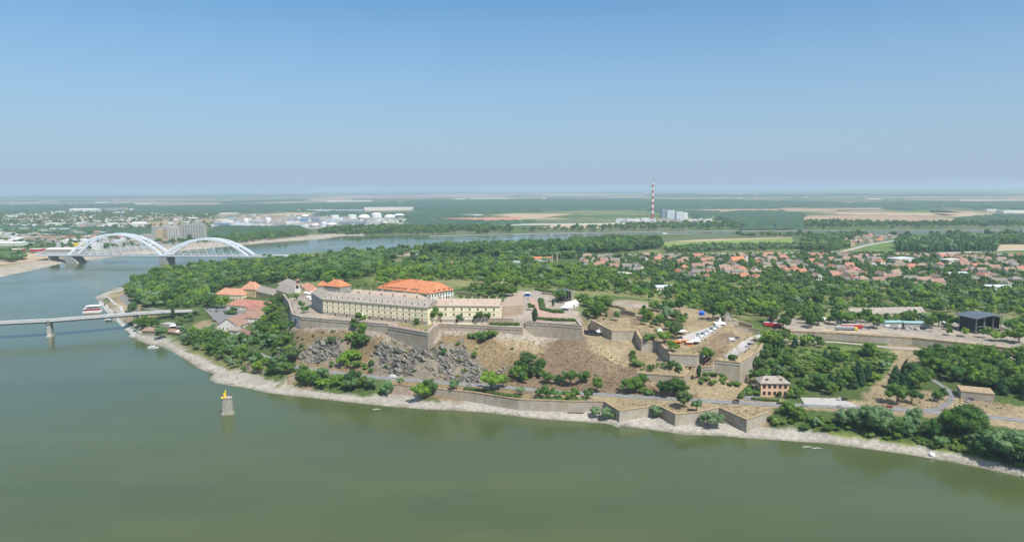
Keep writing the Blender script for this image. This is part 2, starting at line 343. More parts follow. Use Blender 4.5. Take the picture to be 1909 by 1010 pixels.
# ground cover colours painted per place (real albedo of soil, dry grass, scrub, gravel)
DRY = (0.235, 0.175, 0.10); STRAW = (0.315, 0.25, 0.155); SOIL = (0.205, 0.15, 0.10); GREEN = (0.080, 0.118, 0.036); OLIVE = (0.16, 0.165, 0.065); GRAVEL = (0.38, 0.35, 0.305)
ROCKY = (0.23, 0.195, 0.15); ROCK = (0.20, 0.19, 0.175); PAVE = (0.36, 0.31, 0.26); FIELD = (0.12, 0.15, 0.075); ASH = (0.36, 0.34, 0.32)
def inpoly(P, poly):
    x, y = P[:, 0], P[:, 1]; ins = np.zeros(len(P), bool); n = len(poly); j = n-1
    for i in range(n):
        xi, yi, xj, yj = poly[i][0], poly[i][1], poly[j][0], poly[j][1]
        c = ((yi > y) != (yj > y)) & (x < (xj-xi)*(y-yi)/((yj-yi) or 1e-9)+xi); ins ^= c; j = i
    return ins
def plan(poly, z): return [W(a[0], a[1], a[2] if len(a) > 2 else z) for a in poly]
PAINT = [ # (colour, z, polygon)
 (GREEN, 7, [(236,600),(236,500),(480,482),(620,480),(1100,478),(1100,560),(545,560),(545,600),(470,700),(300,640)]),
 (STRAW, 5, [(180,560),(236,530),(240,560),(300,600),(232,600)]),
 (GREEN, 5, [(176,553),(190,547),(205,556),(200,585),(186,566)]),
 (OLIVE, 9, [(300,640),(420,600),(560,650),(600,700),(560,735),(400,700)]),
 (GREEN, 16, [(540,565),(470,590),(440,640),(520,690),(560,640)]),
 (DRY, 25, [(548,600),(720,604),(800,625),(820,607),(970,612),(1090,610),(1100,635),(1200,640),(1300,665),(1300,745),(1000,725),(700,700),(560,670),(548,640)]),
 (STRAW, 30, [(820,612),(970,618),(1080,636),(1060,650),(940,640),(830,625)]),
 (SOIL, 14, [(960,700),(1090,650),(1210,650),(1280,690),(1270,740),(960,720)]),
 (SOIL, 12, [(1290,715),(1370,710),(1370,740),(1290,738)]),
 (STRAW, 20, [(1186,680),(1300,660),(1300,690),(1275,704),(1186,698)]),
 (STRAW, 36, [(1085,600),(1150,560),(1280,560),(1400,590),(1420,640),(1380,680),(1330,690),(1300,664),(1245,662),(1190,640),(1100,630)]),
 (PAVE, 42, [(930,605),(960,540),(1060,535),(1090,600),(1000,610)]),
 (PAVE, 41, [(540,590),(536,556),(600,540),(610,586),(740,600),(1000,603),(970,612),(820,606),(797,622),(720,608)]),
 (STRAW, 9, [(1290,748),(1440,756),(1440,790),(1390,790),(1120,752),(1000,748),(1000,728)]),
 (STRAW, 9, [(1380,746),(1700,730),(1909,745),(2100,760),(2100,830),(1909,800),(1700,775),(1440,765)]),
 (GREEN, 12, [(1400,715),(1430,625),(1670,640),(1700,700),(1640,735),(1480,745)]),
 (STRAW, 14, [(1650,645),(1740,660),(1700,690),(1640,735),(1600,730),(1660,690)]),
 (GREEN, 12, [(1710,655),(1860,665),(2010,665),(2010,760),(1860,745),(1740,720)]),
 (STRAW, 21, [(1440,615),(1470,632),(1909,668),(2010,680),(2010,690),(1640,648),(1430,640)]),
 (PAVE, 24, [(1430,590),(1909,600),(2010,640),(1909,652),(1700,629),(1470,617)]),
 (GREEN, 3, [(1440,775),(1600,788),(1909,825),(2100,850),(2100,920),(1909,876),(1700,832),(1500,806),(1440,798)]),
 (GREEN, 4, [(560,705),(720,716),(720,742),(600,732)]),
 (ROCKY, 15, [(692,705,9.8),(690,662,20),(712,655,22),(760,668,15),(800,668,16),(862,660,23),(880,672,19),(905,690,13.5),(935,700,12),(940,716,10.5),(860,712,10),(760,704,9.8)]),
 (ROCKY, 15, [(515,668,10),(522,652,13),(560,655,15),(600,652,17),(640,655,18),(650,668,15),(640,684,11.5),(590,678,10.5)]),
 (STRAW, 10, [(350,614),(358,601),(383,596),(397,605),(392,616),(370,620)]),
 (STRAW, 14, [(612,516),(650,503),(668,504),(672,512),(640,518)]), (STRAW, 14, [(690,512),(700,508),(717,512),(705,516)]), (PAVE, 10, [(725,497),(755,493),(757,499),(735,500)]), (SOIL, 14, [(1027,529),(1075,513),(1078,517),(1040,533)]), (STRAW, 14, [(830,506),(860,502),(872,508),(845,513)]), (STRAW, 8, [(560,498),(660,490),(700,486),(700,490),(610,500)]), (OLIVE, 22, [(680,540),(700,515),(850,520),(1000,535),(1000,548),(850,545)]), (GREEN, 24, [(1395,612),(1400,596),(1440,596),(1440,608),(1420,618)]),
 (PAVE, 38, [(1130,562),(1160,560),(1202,572),(1196,577),(1160,570)]), (SOIL, 36, [(1120,578),(1185,582),(1186,592),(1140,591)]), (SOIL, 33, [(1302,654),(1326,664),(1376,617),(1368,607),(1346,612),(1302,643)]), (SOIL, 37, [(1170,596),(1215,585),(1225,592),(1180,604)]),
 ((0.12,0.165,0.05), 15, [(1480,650),(1660,655),(1672,668),(1640,700),(1600,712),(1520,705),(1470,680)]), (STRAW, 6, [(500,480),(600,473),(700,468),(790,472),(790,477),(700,481),(600,487),(520,486)]), ((0.13,0.17,0.05), 14, [(700,500),(740,505),(820,512),(840,506),(760,498),(720,494)]),
 ((0.17,0.20,0.06), 3, [(1440,795),(1500,802),(1600,813),(1700,828),(1800,846),(1909,870),(1909,876),(1800,852),(1700,834),(1600,819),(1500,807),(1440,801)]),
 (GREEN, 3, [(785,740),(855,750),(850,756),(780,752)]),
]
P2 = tverts
colr = np.tile(np.array(FIELD), (len(P2), 1)).astype(float)
nfield = np.array([fbm(x, y, 420, 5) for x, y in txy])
colr[:] = np.where((nfield > 0.0)[:, None], np.array(GREEN)*1.1, np.array(FIELD))
far_ = txy[:, 1] > 2600; nf2 = np.array([fbm(x*0.5, y*1.3, 700, 4) for x, y in txy]); colr[far_ & (nf2 > 0.16)] = (0.36, 0.28, 0.18); colr[far_ & (nf2 < -0.28)] = (0.17, 0.20, 0.09); colr[far_ & (nf2 > 0.42)] = (0.26, 0.2, 0.13)
mid = (txy[:, 1] > 620) & (txy[:, 1] < 1700); nmead = np.array([fbm(x, y, 90, 4) for x, y in txy]); colr[mid] = np.where((nmead > 0.12)[:, None], np.array((0.21, 0.215, 0.09)), np.where((nmead > -0.2)[:, None], np.array((0.13, 0.175, 0.055)), np.array(GREEN)))[mid]
for c, z, poly in PAINT:
    msk = inpoly(P2, plan(poly, z)); colr[msk] = c
# narrow gravel beach along the water
def dist_line(P, line):
    d = np.full(len(P), 1e9)
    for a, b in zip(line[:-1], line[1:]):
        ab = np.array((b.x-a.x, b.y-a.y)); l2 = max((ab**2).sum(), 1e-6)
        t = np.clip(((P[:, 0]-a.x)*ab[0]+(P[:, 1]-a.y)*ab[1])/l2, 0, 1)
        d = np.minimum(d, np.hypot(P[:, 0]-a.x-t*ab[0], P[:, 1]-a.y-t*ab[1]))
    return d
dn = dist_line(P2, nw); du = dist_line(P2, nu); df = dist_line(P2, fw)
colr[(tz < 2.6) & (dn < 26)] = GRAVEL
colr[(tz < 3.4) & (du < 16)] = np.array(GRAVEL)*0.8
colr[(tz < 5.0) & (df < 26) & (txy[:, 0] < -480)] = GRAVEL
colr[(tz < 0.35) & (dn < 6)] = (0.22, 0.20, 0.16)
# Strand beach, wider and sandy
sb = inpoly(P2, plan([(-260,545),(0,512),(147,484),(251,473),(360,463),(448,454),(560,446),(640,438),(600,437),(480,444),(330,455),(200,470),(147,478),(60,489),(0,498),(-260,520)], 3)); colr[sb & (tz > 0.2)] = (0.39, 0.335, 0.27)
me = bpy.data.meshes.new('ground'); me.from_pydata([tuple(v) for v in tverts], [], tfaces); me.update()
ca = me.color_attributes.new('ground_colour', 'FLOAT_COLOR', 'POINT')
ca.data.foreach_set('color', np.column_stack([colr, np.ones(len(colr))]).ravel())
me.polygons.foreach_set('use_smooth', [True]*len(me.polygons))
gm = bpy.data.materials.new('ground_soil'); gm.use_nodes = True; nt = gm.node_tree; n = nt.nodes; L = nt.links
b = n['Principled BSDF']; b.inputs['Roughness'].default_value = 0.95; b.inputs['Specular IOR Level'].default_value = 0.1
tc = n.new('ShaderNodeTexCoord')
# wobble where the cover colour is read by mixing noise-driven brightness and tint
at = n.new('ShaderNodeAttribute'); at.attribute_name = 'ground_colour'
def nz(sc, det=6, rough=0.65, stretch=None):
    q = n.new('ShaderNodeTexNoise'); q.inputs['Scale'].default_value = sc; q.inputs['Detail'].default_value = det; q.inputs['Roughness'].default_value = rough
    if stretch:
        mp = n.new('ShaderNodeMapping'); mp.inputs['Scale'].default_value = stretch; L.new(tc.outputs['Object'], mp.inputs[0]); L.new(mp.outputs[0], q.inputs['Vector'])
    else: L.new(tc.outputs['Object'], q.inputs['Vector'])
    return q
def rng_(src, a, b_, c, d):
    q = n.new('ShaderNodeMapRange'); q.inputs['From Min'].default_value = a; q.inputs['From Max'].default_value = b_; q.inputs['To Min'].default_value = c; q.inputs['To Max'].default_value = d
    L.new(src, q.inputs[0]); return q
n1 = nz(0.045); n2 = nz(0.4); n3 = nz(1.6, 4)
f1 = rng_(n1.outputs['Fac'], 0.35, 0.65, 0.78, 1.2); f2 = rng_(n2.outputs['Fac'], 0.3, 0.7, 0.66, 1.3); f3 = rng_(n3.outputs['Fac'], 0.3, 0.7, 0.72, 1.24)
mu = n.new('ShaderNodeMath'); mu.operation = 'MULTIPLY'; L.new(f1.outputs[0], mu.inputs[0]); L.new(f2.outputs[0], mu.inputs[1])
mu2 = n.new('ShaderNodeMath'); mu2.operation = 'MULTIPLY'; L.new(mu.outputs[0], mu2.inputs[0]); L.new(f3.outputs[0], mu2.inputs[1])
# patches of scrubby green/brown tint
n4 = nz(0.09, 7, 0.7); pf = rng_(n4.outputs['Fac'], 0.5, 0.66, 0.0, 0.55)
mxr = n.new('ShaderNodeMixRGB'); mxr.blend_type = 'MIX'; L.new(pf.outputs[0], mxr.inputs[0]); L.new(at.outputs['Color'], mxr.inputs[1])
hv = n.new('ShaderNodeMixRGB'); hv.blend_type = 'MULTIPLY'; hv.inputs[0].default_value = 1.0; hv.inputs[2].default_value = (0.72, 0.74, 0.62, 1); L.new(at.outputs['Color'], hv.inputs[1]); L.new(hv.outputs[0], mxr.inputs[2])
vm = n.new('ShaderNodeVectorMath'); vm.operation = 'SCALE'; L.new(mxr.outputs[0], vm.inputs[0]); L.new(mu2.outputs[0], vm.inputs['Scale'])
L.new(vm.outputs[0], b.inputs['Base Color'])
bp = n.new('ShaderNodeBump'); bp.inputs['Strength'].default_value = 0.7; bp.inputs['Distance'].default_value = 1.2; L.new(n2.outputs['Fac'], bp.inputs['Height']); L.new(bp.outputs[0], b.inputs['Normal'])
me.materials.append(gm)
ground = bpy.data.objects.new('ground', me); link(ground); tag(ground, kind='structure')

# water: murky olive river, its surface lightly rippled
wm = bpy.data.materials.new('river_water'); wm.use_nodes = True; nt = wm.node_tree; n = nt.nodes; L = nt.links
b = n['Principled BSDF']; b.inputs['Roughness'].default_value = 0.10; b.inputs['IOR'].default_value = 1.33; b.inputs['Specular IOR Level'].default_value = 0.5
tc = n.new('ShaderNodeTexCoord'); a1 = nz(1.0, 6, 0.62, (0.0045, 0.014, 1)); cr = n.new('ShaderNodeValToRGB'); cr.color_ramp.elements[0].position = 0.3; cr.color_ramp.elements[1].position = 0.7
cr.color_ramp.elements[0].color = (0.056, 0.080, 0.030, 1); cr.color_ramp.elements[1].color = (0.082, 0.104, 0.038, 1)
L.new(a1.outputs['Fac'], cr.inputs[0]); L.new(cr.outputs[0], b.inputs['Base Color'])
w1 = nz(0.35, 3, 0.55); w2 = nz(1.7, 3, 0.6); patch = nz(0.008, 4, 0.6); pr = rng_(patch.outputs['Fac'], 0.38, 0.62, 0.25, 1.0)
ad = n.new('ShaderNodeMath'); ad.operation = 'MULTIPLY_ADD'; ad.inputs[1].default_value = 0.35; L.new(w2.outputs['Fac'], ad.inputs[0]); L.new(w1.outputs['Fac'], ad.inputs[2])
sc_ = n.new('ShaderNodeMath'); sc_.operation = 'MULTIPLY'; L.new(ad.outputs[0], sc_.inputs[0]); L.new(pr.outputs[0], sc_.inputs[1])
bp = n.new('ShaderNodeBump'); bp.inputs['Strength'].default_value = 0.5; bp.inputs['Distance'].default_value = 0.17; L.new(sc_.outputs[0], bp.inputs['Height']); L.new(bp.outputs[0], b.inputs['Normal'])
rr = rng_(patch.outputs['Fac'], 0.35, 0.65, 0.08, 0.2); L.new(rr.outputs[0], b.inputs['Roughness'])
MB().add([(-60000, -2500, 0), (60000, -2500, 0), (60000, 59000, 0), (-60000, 59000, 0)], [(0, 1, 2, 3)]).build('river_water', wm, kind='structure')

# haze: one closed box round everything
hm = bpy.data.materials.new('haze'); hm.use_nodes = True; nt = hm.node_tree; nt.nodes.clear()
ho = nt.nodes.new('ShaderNodeOutputMaterial'); pv = nt.nodes.new('ShaderNodeVolumePrincipled')
pv.inputs['Color'].default_value = (0.60, 0.76, 0.93, 1); pv.inputs['Density'].default_value = 0.000085; pv.inputs['Anisotropy'].default_value = 0.1
nt.links.new(pv.outputs[0], ho.inputs['Volume'])
haze = MB().box((0, 29000, 97), (124000, 66000, 214)).build('haze', hm, kind='stuff')
# ------------------------------------------------------------------ more materials
M['stone'] = mat('grey_stone', (0.37, 0.32, 0.26), var=0.22, scale=0.12, bump=0.5, bscale=1.2, dark=(0.22, 0.18, 0.14), stretch=(1, 1, 2.2))
M['brick'] = mat('weathered_brick', (0.35, 0.275, 0.215), var=0.2, scale=0.15, bump=0.5, bscale=1.4, dark=(0.23, 0.165, 0.125), stretch=(1, 1, 2.0))
def masonry_mat(name, a, b_, c_):
    m = bpy.data.materials.new(name); m.use_nodes = True; nt = m.node_tree; n = nt.nodes; L = nt.links; b = n['Principled BSDF']; b.inputs['Roughness'].default_value = 0.93; b.inputs['Specular IOR Level'].default_value = 0.15
    tc = n.new('ShaderNodeTexCoord')
    def N_(st, det=5, rg=0.65):
        mp = n.new('ShaderNodeMapping'); mp.inputs['Scale'].default_value = st; L.new(tc.outputs['Object'], mp.inputs[0]); q = n.new('ShaderNodeTexNoise'); q.inputs['Scale'].default_value = 1; q.inputs['Detail'].default_value = det; q.inputs['Roughness'].default_value = rg; L.new(mp.outputs[0], q.inputs['Vector']); return q
    def ramp(src, p0, p1, c0, c1):
        r = n.new('ShaderNodeValToRGB'); r.color_ramp.elements[0].position = p0; r.color_ramp.elements[1].position = p1; r.color_ramp.elements[0].color = (*c0, 1); r.color_ramp.elements[1].color = (*c1, 1); L.new(src, r.inputs[0]); return r
    big = N_((0.05, 0.05, 0.09)); col = ramp(big.outputs['Fac'], 0.42, 0.58, a, b_)
    st = N_((0.28, 0.28, 0.10), 6, 0.75); sr = ramp(st.outputs['Fac'], 0.38, 0.62, (0.82, 0.80, 0.77), (1.05, 1.05, 1.04)); m1 = n.new('ShaderNodeMixRGB'); m1.blend_type = 'MULTIPLY'; m1.inputs[0].default_value = 1; L.new(col.outputs[0], m1.inputs[1]); L.new(sr.outputs[0], m1.inputs[2])
    pt = N_((0.16, 0.16, 0.3), 6, 0.75); pr = ramp(pt.outputs['Fac'], 0.58, 0.63, (0, 0, 0), (0.75, 0.75, 0.75)); m2 = n.new('ShaderNodeMixRGB'); L.new(pr.outputs[0], m2.inputs[0]); L.new(m1.outputs[0], m2.inputs[1]); m2.inputs[2].default_value = (*c_, 1); L.new(m2.outputs[0], b.inputs['Base Color'])
    bn = N_((0.9, 0.9, 3.2), 4); bp = n.new('ShaderNodeBump'); bp.inputs['Strength'].default_value = 0.6; bp.inputs['Distance'].default_value = 0.5; L.new(bn.outputs['Fac'], bp.inputs['Height']); L.new(bp.outputs[0], b.inputs['Normal']); return m
M['stone'] = masonry_mat('old_grey_masonry', (0.41, 0.375, 0.32), (0.39, 0.325, 0.255), (0.31, 0.28, 0.225))
M['brick'] = masonry_mat('old_brown_masonry', (0.41, 0.32, 0.25), (0.44, 0.37, 0.30), (0.35, 0.24, 0.18))
M['coping'] = mat('dry_grass_coping', (0.40, 0.30, 0.19), var=0.2, scale=0.4)
M['pale_coping'] = mat('pale_stone_coping', (0.42, 0.36, 0.31), var=0.15, scale=0.4)
M['mural'] = mat('pale_mural_plaster', (0.40, 0.40, 0.42), var=0.1, scale=0.5)
M['cream'] = mat('cream_plaster', (0.86, 0.76, 0.54), var=0.07, scale=0.12)
M['ochre'] = mat('ochre_plaster', (0.62, 0.47, 0.26), var=0.07, scale=0.2)
M['white'] = mat('white_plaster', (0.72, 0.71, 0.68), var=0.06, scale=0.2)
M['greywall'] = mat('grey_plaster', (0.36, 0.36, 0.34), var=0.1, scale=0.2)
M['peach'] = mat('peach_plaster', (0.76, 0.49, 0.33), var=0.07, scale=0.3)
M['glass'] = mat('dark_window', (0.035, 0.04, 0.045), rough=0.25, spec=0.5, var=0)
M['winframe'] = mat('window_surround', (0.62, 0.56, 0.44), var=0)
M['brownframe'] = mat('brown_window_frame', (0.20, 0.12, 0.07), var=0)
M['door'] = mat('dark_door', (0.06, 0.045, 0.035), var=0)
def roof_mat(name, col, dark, sc=0.35): return mat(name, col, var=0.14, scale=sc, bump=0.6, bscale=2.5, dark=dark, rough=0.9)
M['orange_roof'] = roof_mat('orange_tile_roof', (0.56, 0.225, 0.11), (0.43, 0.165, 0.08))
M['red_roof'] = roof_mat('red_tile_roof', (0.46, 0.22, 0.165), (0.34, 0.15, 0.11))
M['grey_roof'] = roof_mat('old_grey_tile_roof', (0.37, 0.33, 0.285), (0.27, 0.235, 0.20))
M['pink_roof'] = roof_mat('faded_pink_tile_roof', (0.46, 0.365, 0.295), (0.35, 0.27, 0.215))
M['salmon_roof'] = roof_mat('salmon_tile_roof', (0.56, 0.29, 0.19), (0.43, 0.21, 0.14))
M['old_roof'] = roof_mat('old_faded_tile_roof', (0.35, 0.25, 0.195), (0.25, 0.175, 0.135)); M['grey_old'] = roof_mat('old_dark_grey_roof', (0.25, 0.225, 0.20), (0.17, 0.15, 0.135))
M['dull_roof'] = roof_mat('dull_orange_tile_roof', (0.46, 0.21, 0.13), (0.34, 0.16, 0.10))
M['brown_roof'] = roof_mat('brown_tile_roof', (0.34, 0.22, 0.17), (0.24, 0.15, 0.115))
M['chimney'] = mat('chimney_brick', (0.42, 0.34, 0.26), var=0.1, scale=1)
M['asphalt'] = mat('pale_asphalt', (0.21, 0.21, 0.21), var=0.1, scale=0.2, bump=0.1)
M['pale_lot'] = mat('pale_gravel_lot', (0.42, 0.40, 0.375), var=0.09, scale=0.15, dark=(0.38, 0.365, 0.35))
M['pink_path'] = mat('pink_brick_path', (0.45, 0.30, 0.25), var=0.1, scale=0.3)
M['white_line'] = mat('road_paint', (0.75, 0.75, 0.72), var=0)
M['pier_stone'] = mat('old_pier_stone', (0.36, 0.34, 0.29), var=0.2, scale=0.6, dark=(0.22, 0.20, 0.165), bump=0.4)
M['concrete'] = mat('pale_concrete', (0.46, 0.45, 0.42), var=0.12, scale=0.15, dark=(0.30, 0.29, 0.27))
M['bluesteel'] = mat('white_steel', (0.72, 0.77, 0.84), rough=0.5, var=0.03)
M['whitemetal'] = mat('white_metal', (0.74, 0.75, 0.76), rough=0.5, var=0.04)
M['tent'] = mat('white_canvas', (0.80, 0.80, 0.80), var=0.02)
M['black'] = mat('black_cloth', (0.03, 0.03, 0.035), var=0.05)
M['darkroof'] = mat('dark_blue_grey_roofing', (0.10, 0.125, 0.155), rough=0.5, var=0.1, scale=0.4)
M['scaffold'] = mat('grey_scaffold', (0.33, 0.35, 0.37), rough=0.5, metal=0.4, var=0)
M['blue'] = mat('blue_canvas', (0.05, 0.16, 0.62), var=0.05)
M['orange'] = mat('orange_canvas', (0.75, 0.20, 0.03), var=0.05)
M['red'] = mat('red_paint', (0.50, 0.035, 0.04), rough=0.4, var=0.04)
M['yellow'] = mat('yellow_paint', (0.80, 0.56, 0.04), rough=0.45, var=0.04)
M['teal'] = mat('teal_sheet_roof', (0.28, 0.44, 0.45), rough=0.6, var=0.06)
M['rubber'] = mat('tyre_rubber', (0.02, 0.02, 0.02), var=0)
M['wood'] = mat('weathered_wood', (0.22, 0.16, 0.11), var=0.15, scale=1)
M['plaza'] = mat('paved_terrace', (0.40, 0.31, 0.24), var=0.1, scale=0.4)

EXCL = []
EXCL0 = [[(350,616,9),(356,598,9),(385,593,9),(402,605,9),(392,622,8),(368,628,7)],[(500,480,6),(600,473,6),(700,468,6),(790,472,6),(790,476,6),(700,480,6),(600,486,7),(520,485,7)],[(612,516,14),(650,503,14),(668,504,14),(672,512,14),(640,518,14)],[(690,512,14),(700,508,14),(717,512,14),(705,516,14)],[(725,497,10),(755,493,10),(757,499,10),(735,500,10)],[(1027,529,14),(1075,513,14),(1078,517,14),(1040,533,14)],[(830,506,14),(860,502,14),(872,508,14),(845,513,14)],[(400,602,8),(470,598,8),(472,634,8),(440,638,8),(400,624,8)],[(430,700,2),(520,716,2),(520,708,2),(440,690,2)]]
       # plan polygons kept free of trees
def excl(poly): EXCL.append([(p[0], p[1]) for p in poly])
# ------------------------------------------------------------------ masonry walls
def wall_face(mb, top, bz, thick, h_extra=0.0):
    """battered masonry: front face leaning back towards its top, a flat crown and a rear face, as one closed body"""
    T = [Vector(p) for p in top]; nr = []
    for i in range(len(T)):
        e1 = (T[i]-T[max(i-1, 0)]).to_2d(); e2 = (T[min(i+1, len(T)-1)]-T[i]).to_2d()
        ns = [Vector((-e.y, e.x)).normalized() for e in (e1, e2) if e.length > 1e-6]
        n = ns[0] if len(ns) == 1 else (ns[0]+ns[1]).normalized()/max(0.4, (ns[0]+ns[1]).normalized().dot(ns[0]))
        nr.append(n)
    vs = []
    for t, b, n in zip(T, bz, nr):
        out = (t.z-b)*0.07
        vs += [(t.x-n.x*out, t.y-n.y*out, b-1.5), (t.x, t.y, t.z), (t.x+n.x*thick, t.y+n.y*thick, t.z), (t.x+n.x*thick, t.y+n.y*thick, b-1.5)]
    fs = []
    for i in range(len(T)-1):
        a, c = 4*i, 4*i+4
        for k in range(4): fs.append((a+k, c+k, c+(k+1) % 4, a+(k+1) % 4))
    fs += [(3, 2, 1, 0), (4*len(T)-4, 4*len(T)-3, 4*len(T)-2, 4*len(T)-1)]
    mb.add(vs, fs); return nr
def masonry(key, label, mt, mcop, cop_h=0.5, cop_w=1.3, name='fortress_wall', thick=0.95, parapet=None):
    top, bz = WALLP[key]; o = tuple(Vector(top[0]).to_2d().to_3d())
    root = empty(name, (top[0].x, top[0].y, bz[0]), label=label, cat='wall', group=None)
    loc = Vector(root.location)
    T = [p-loc for p in top]; B = [b-loc.z for b in bz]
    mb = MB(); nr = wall_face(mb, T, B, thick); mb.build('masonry', mt, root)
    cp = MB(); vs = []
    for t, n in zip(T, nr):
        for s, z in ((-0.25, 0.003), (-0.25, cop_h), (cop_w, cop_h), (cop_w, 0.003)): vs.append((t.x+n.x*s, t.y+n.y*s, t.z+z))
    fs = []
    for i in range(len(T)-1):
        a, c = 4*i, 4*i+4
        for k in range(4): fs.append((a+k, c+k, c+(k+1) % 4, a+(k+1) % 4))
    fs += [(3, 2, 1, 0), (4*len(T)-4, 4*len(T)-3, 4*len(T)-2, 4*len(T)-1)]
    cp.add(vs, fs).build('coping', mcop, root)
    # a stone string course part way down tall faces
    if parapet:
        sc = MB()
        for i in range(len(T)-1):
            n = nr[i]; a = T[i]; c = T[i+1]
            sc.beam((a.x-n.x*0.2, a.y-n.y*0.2, a.z-parapet), (c.x-nr[i+1].x*0.2, c.y-nr[i+1].y*0.2, c.z-parapet), 0.45, 0.35)
        sc.build('string_course', M['pale_coping'], root)
    return root
masonry('terrace', 'long low grey wall with pale coping under the yellow barracks terrace', M['stone'], M['pale_coping'], parapet=1.6)
masonry('bastion_tip', 'pointed grey bastion jutting out over the rocks below the barracks', M['stone'], M['pale_coping'], parapet=1.7)
masonry('curtain', 'brown brick curtain wall along the top of the dry grass slope', M['brick'], M['pale_coping'], parapet=1.5)
masonry('great_bastion', 'tall wide grey bastion face below the pink brick walk and hedge', M['stone'], M['pale_coping'], parapet=1.9)
masonry('battery', 'stepped battery wall with grass top running beside the small white tent', M['stone'], M['coping'], cop_h=0.8, cop_w=2.2)
masonry('counterguard', 'low stepped wall with grass crown standing above the riverside road', M['stone'], M['coping'], cop_h=0.7, cop_w=2.0)
masonry('great_corner', 'high sharp stone bastion corner next to the ochre villa', M['stone'], M['coping'], cop_h=0.7, cop_w=1.8, parapet=1.6)
masonry('outer', 'very long low wall in front of the festival grounds with straw coping', M['stone'], M['coping'], cop_h=1.0, cop_w=3.0)
masonry('quay_short', 'short pink brick river wall with two small drain holes', M['brick'], M['coping'])
masonry('quay_long', 'long zigzag river wall with pointed bastions over the gravel beach', M['stone'], M['coping'], cop_h=0.5, cop_w=1.5)
masonry('quay_west', 'small ruined river wall among trees by the tunnel mouth', M['brick'], M['coping'])
masonry('quay_middle', 'short brick river wall corner beside silvery willows', M['brick'], M['coping'])

def low_wall(label, pts, h, thick=0.9, mt='stone', name='rampart_wall'):
    T = [G(a[0], a[1], a[2]) for a in pts]; c0 = T[0].copy(); c0.z = min(t.z for t in T); root = empty(name, c0, label=label, cat='wall')
    b = MB(); c = MB()
    for p_, q_ in zip(T[:-1], T[1:]):
        z0 = min(p_.z, q_.z)-c0.z; a_ = (p_.x-c0.x, p_.y-c0.y, p_.z-c0.z+h/2-0.6); b_ = (q_.x-c0.x, q_.y-c0.y, q_.z-c0.z+h/2-0.6); b.beam(a_, b_, thick, h+1.2); c.beam((a_[0], a_[1], a_[2]+h/2+0.76), (b_[0], b_[1], b_[2]+h/2+0.76), thick+0.5, 0.3)
    b.build('masonry', M[mt], root); c.build('coping', M['coping'], root); return root
# flat sheets draped on the ground
def ribbon(name, pts, w, mt, dz=0.10, lift=None, parent=None, step=4.0, thick=0.0, **kw):
    P = line_pts(pts, step); P = [Vector(p) for p in P]; vs = []; fs = []
    for i, p in enumerate(P):
        t = (P[min(i+1, len(P)-1)]-P[max(i-1, 0)]).to_2d().normalized(); n = Vector((-t.y, t.x))
        for s in (-w/2, 0, w/2):
            x, y = p.x+n.x*s, p.y+n.y*s; z = (p.z if lift else gz(x, y))+dz; vs.append((x, y, z))
    for i in range(len(P)-1):
        for k in range(2): fs.append((3*i+k, 3*i+k+1, 3*i+4+k, 3*i+3+k))
    fs = [f[::-1] for f in fs]
    return MB().add(vs, fs).build(name, mt, parent, **kw)
def sheet(name, poly, mt, dz=0.15, step=6.0, parent=None, maxn=4000, **kw):
    """ground-following sheet inside a plan polygon"""
    P = [Vector((p[0], p[1])) for p in poly]
    pts = []
    for a, b in zip(P, P[1:]+P[:1]):
        k = max(1, int((b-a).length/step)); pts += [a.lerp(b, i/k) for i in range(k)]
    nb = len(pts); xs = [p.x for p in pts]; ys = [p.y for p in pts]
    gx = np.arange(min(xs), max(xs), step); gy = np.arange(min(ys), max(ys), step)
    if len(gx)*len(gy) < 200000:
        g = np.array([(x, y) for x in gx for y in gy])
        if len(g):
            g = g[inpoly(g, [(p.x, p.y) for p in P])][:maxn]
            pts += [Vector((x, y)) for x, y in g if min((x-q.x)**2+(y-q.y)**2 for q in pts[:nb]) > (step*0.4)**2]
    res = delaunay_2d_cdt([p/1000 for p in pts], [], [list(range(nb))], 1, 1e-7, True)
    vs = [(v.x*1000, v.y*1000, gz(v.x*1000, v.y*1000)+dz) for v in res[0]]
    me = MB().add(vs, [tuple(f) for f in res[2]])
    return me.build(name, mt, parent, **kw)
def Gp(lst, z0=8.0): return [G(a[0], a[1], a[2] if len(a) > 2 else z0) for a in lst]
ribbon('riverside_road', roadp, 7.5, M['asphalt'], dz=0.16, kind='structure')
ribbon('road_marking', roadp, 0.18, M['white_line'], dz=0.18, kind='structure')
def offset(pts, d): return [Vector(p) for p in line_pts(pts, 6, d)]
ribbon('road_marking', offset(roadp, 3.4), 0.15, M['white_line'], dz=0.18, kind='structure')
ribbon('road_marking', offset(roadp, -3.4), 0.15, M['white_line'], dz=0.18, kind='structure')
sheet('parking_lot', Gp([(1492,741),(1560,742),(1590,752),(1600,757),(1585,758),(1500,753)]), M['pale_lot'], dz=0.22, kind='structure')
ribbon('path', Gp([(1725,765),(1755,760),(1770,750),(1775,738),(1768,727),(1755,718),(1738,708)]), 4.2, M['asphalt'], dz=0.2, kind='structure')
sheet('villa_drive', Gp([(1388,745),(1412,748),(1420,741),(1410,728),(1412,716),(1404,714),(1400,726),(1382,739)]), M['asphalt'], dz=0.2, kind='structure')
sheet('bastion_yard_road', Gp([(1350,665,26),(1370,668,26),(1395,648,26),(1422,622,26),(1398,629,26),(1384,636,26)],26), M['pale_lot'], dz=0.18, kind='structure')
sheet('festival_yard', Gp([(1262,633,32),(1290,643,31),(1318,628,31),(1345,606,32),(1348,604,32),(1316,612,32),(1272,627,32)],32), M['pale_lot'], dz=0.18, kind='structure')
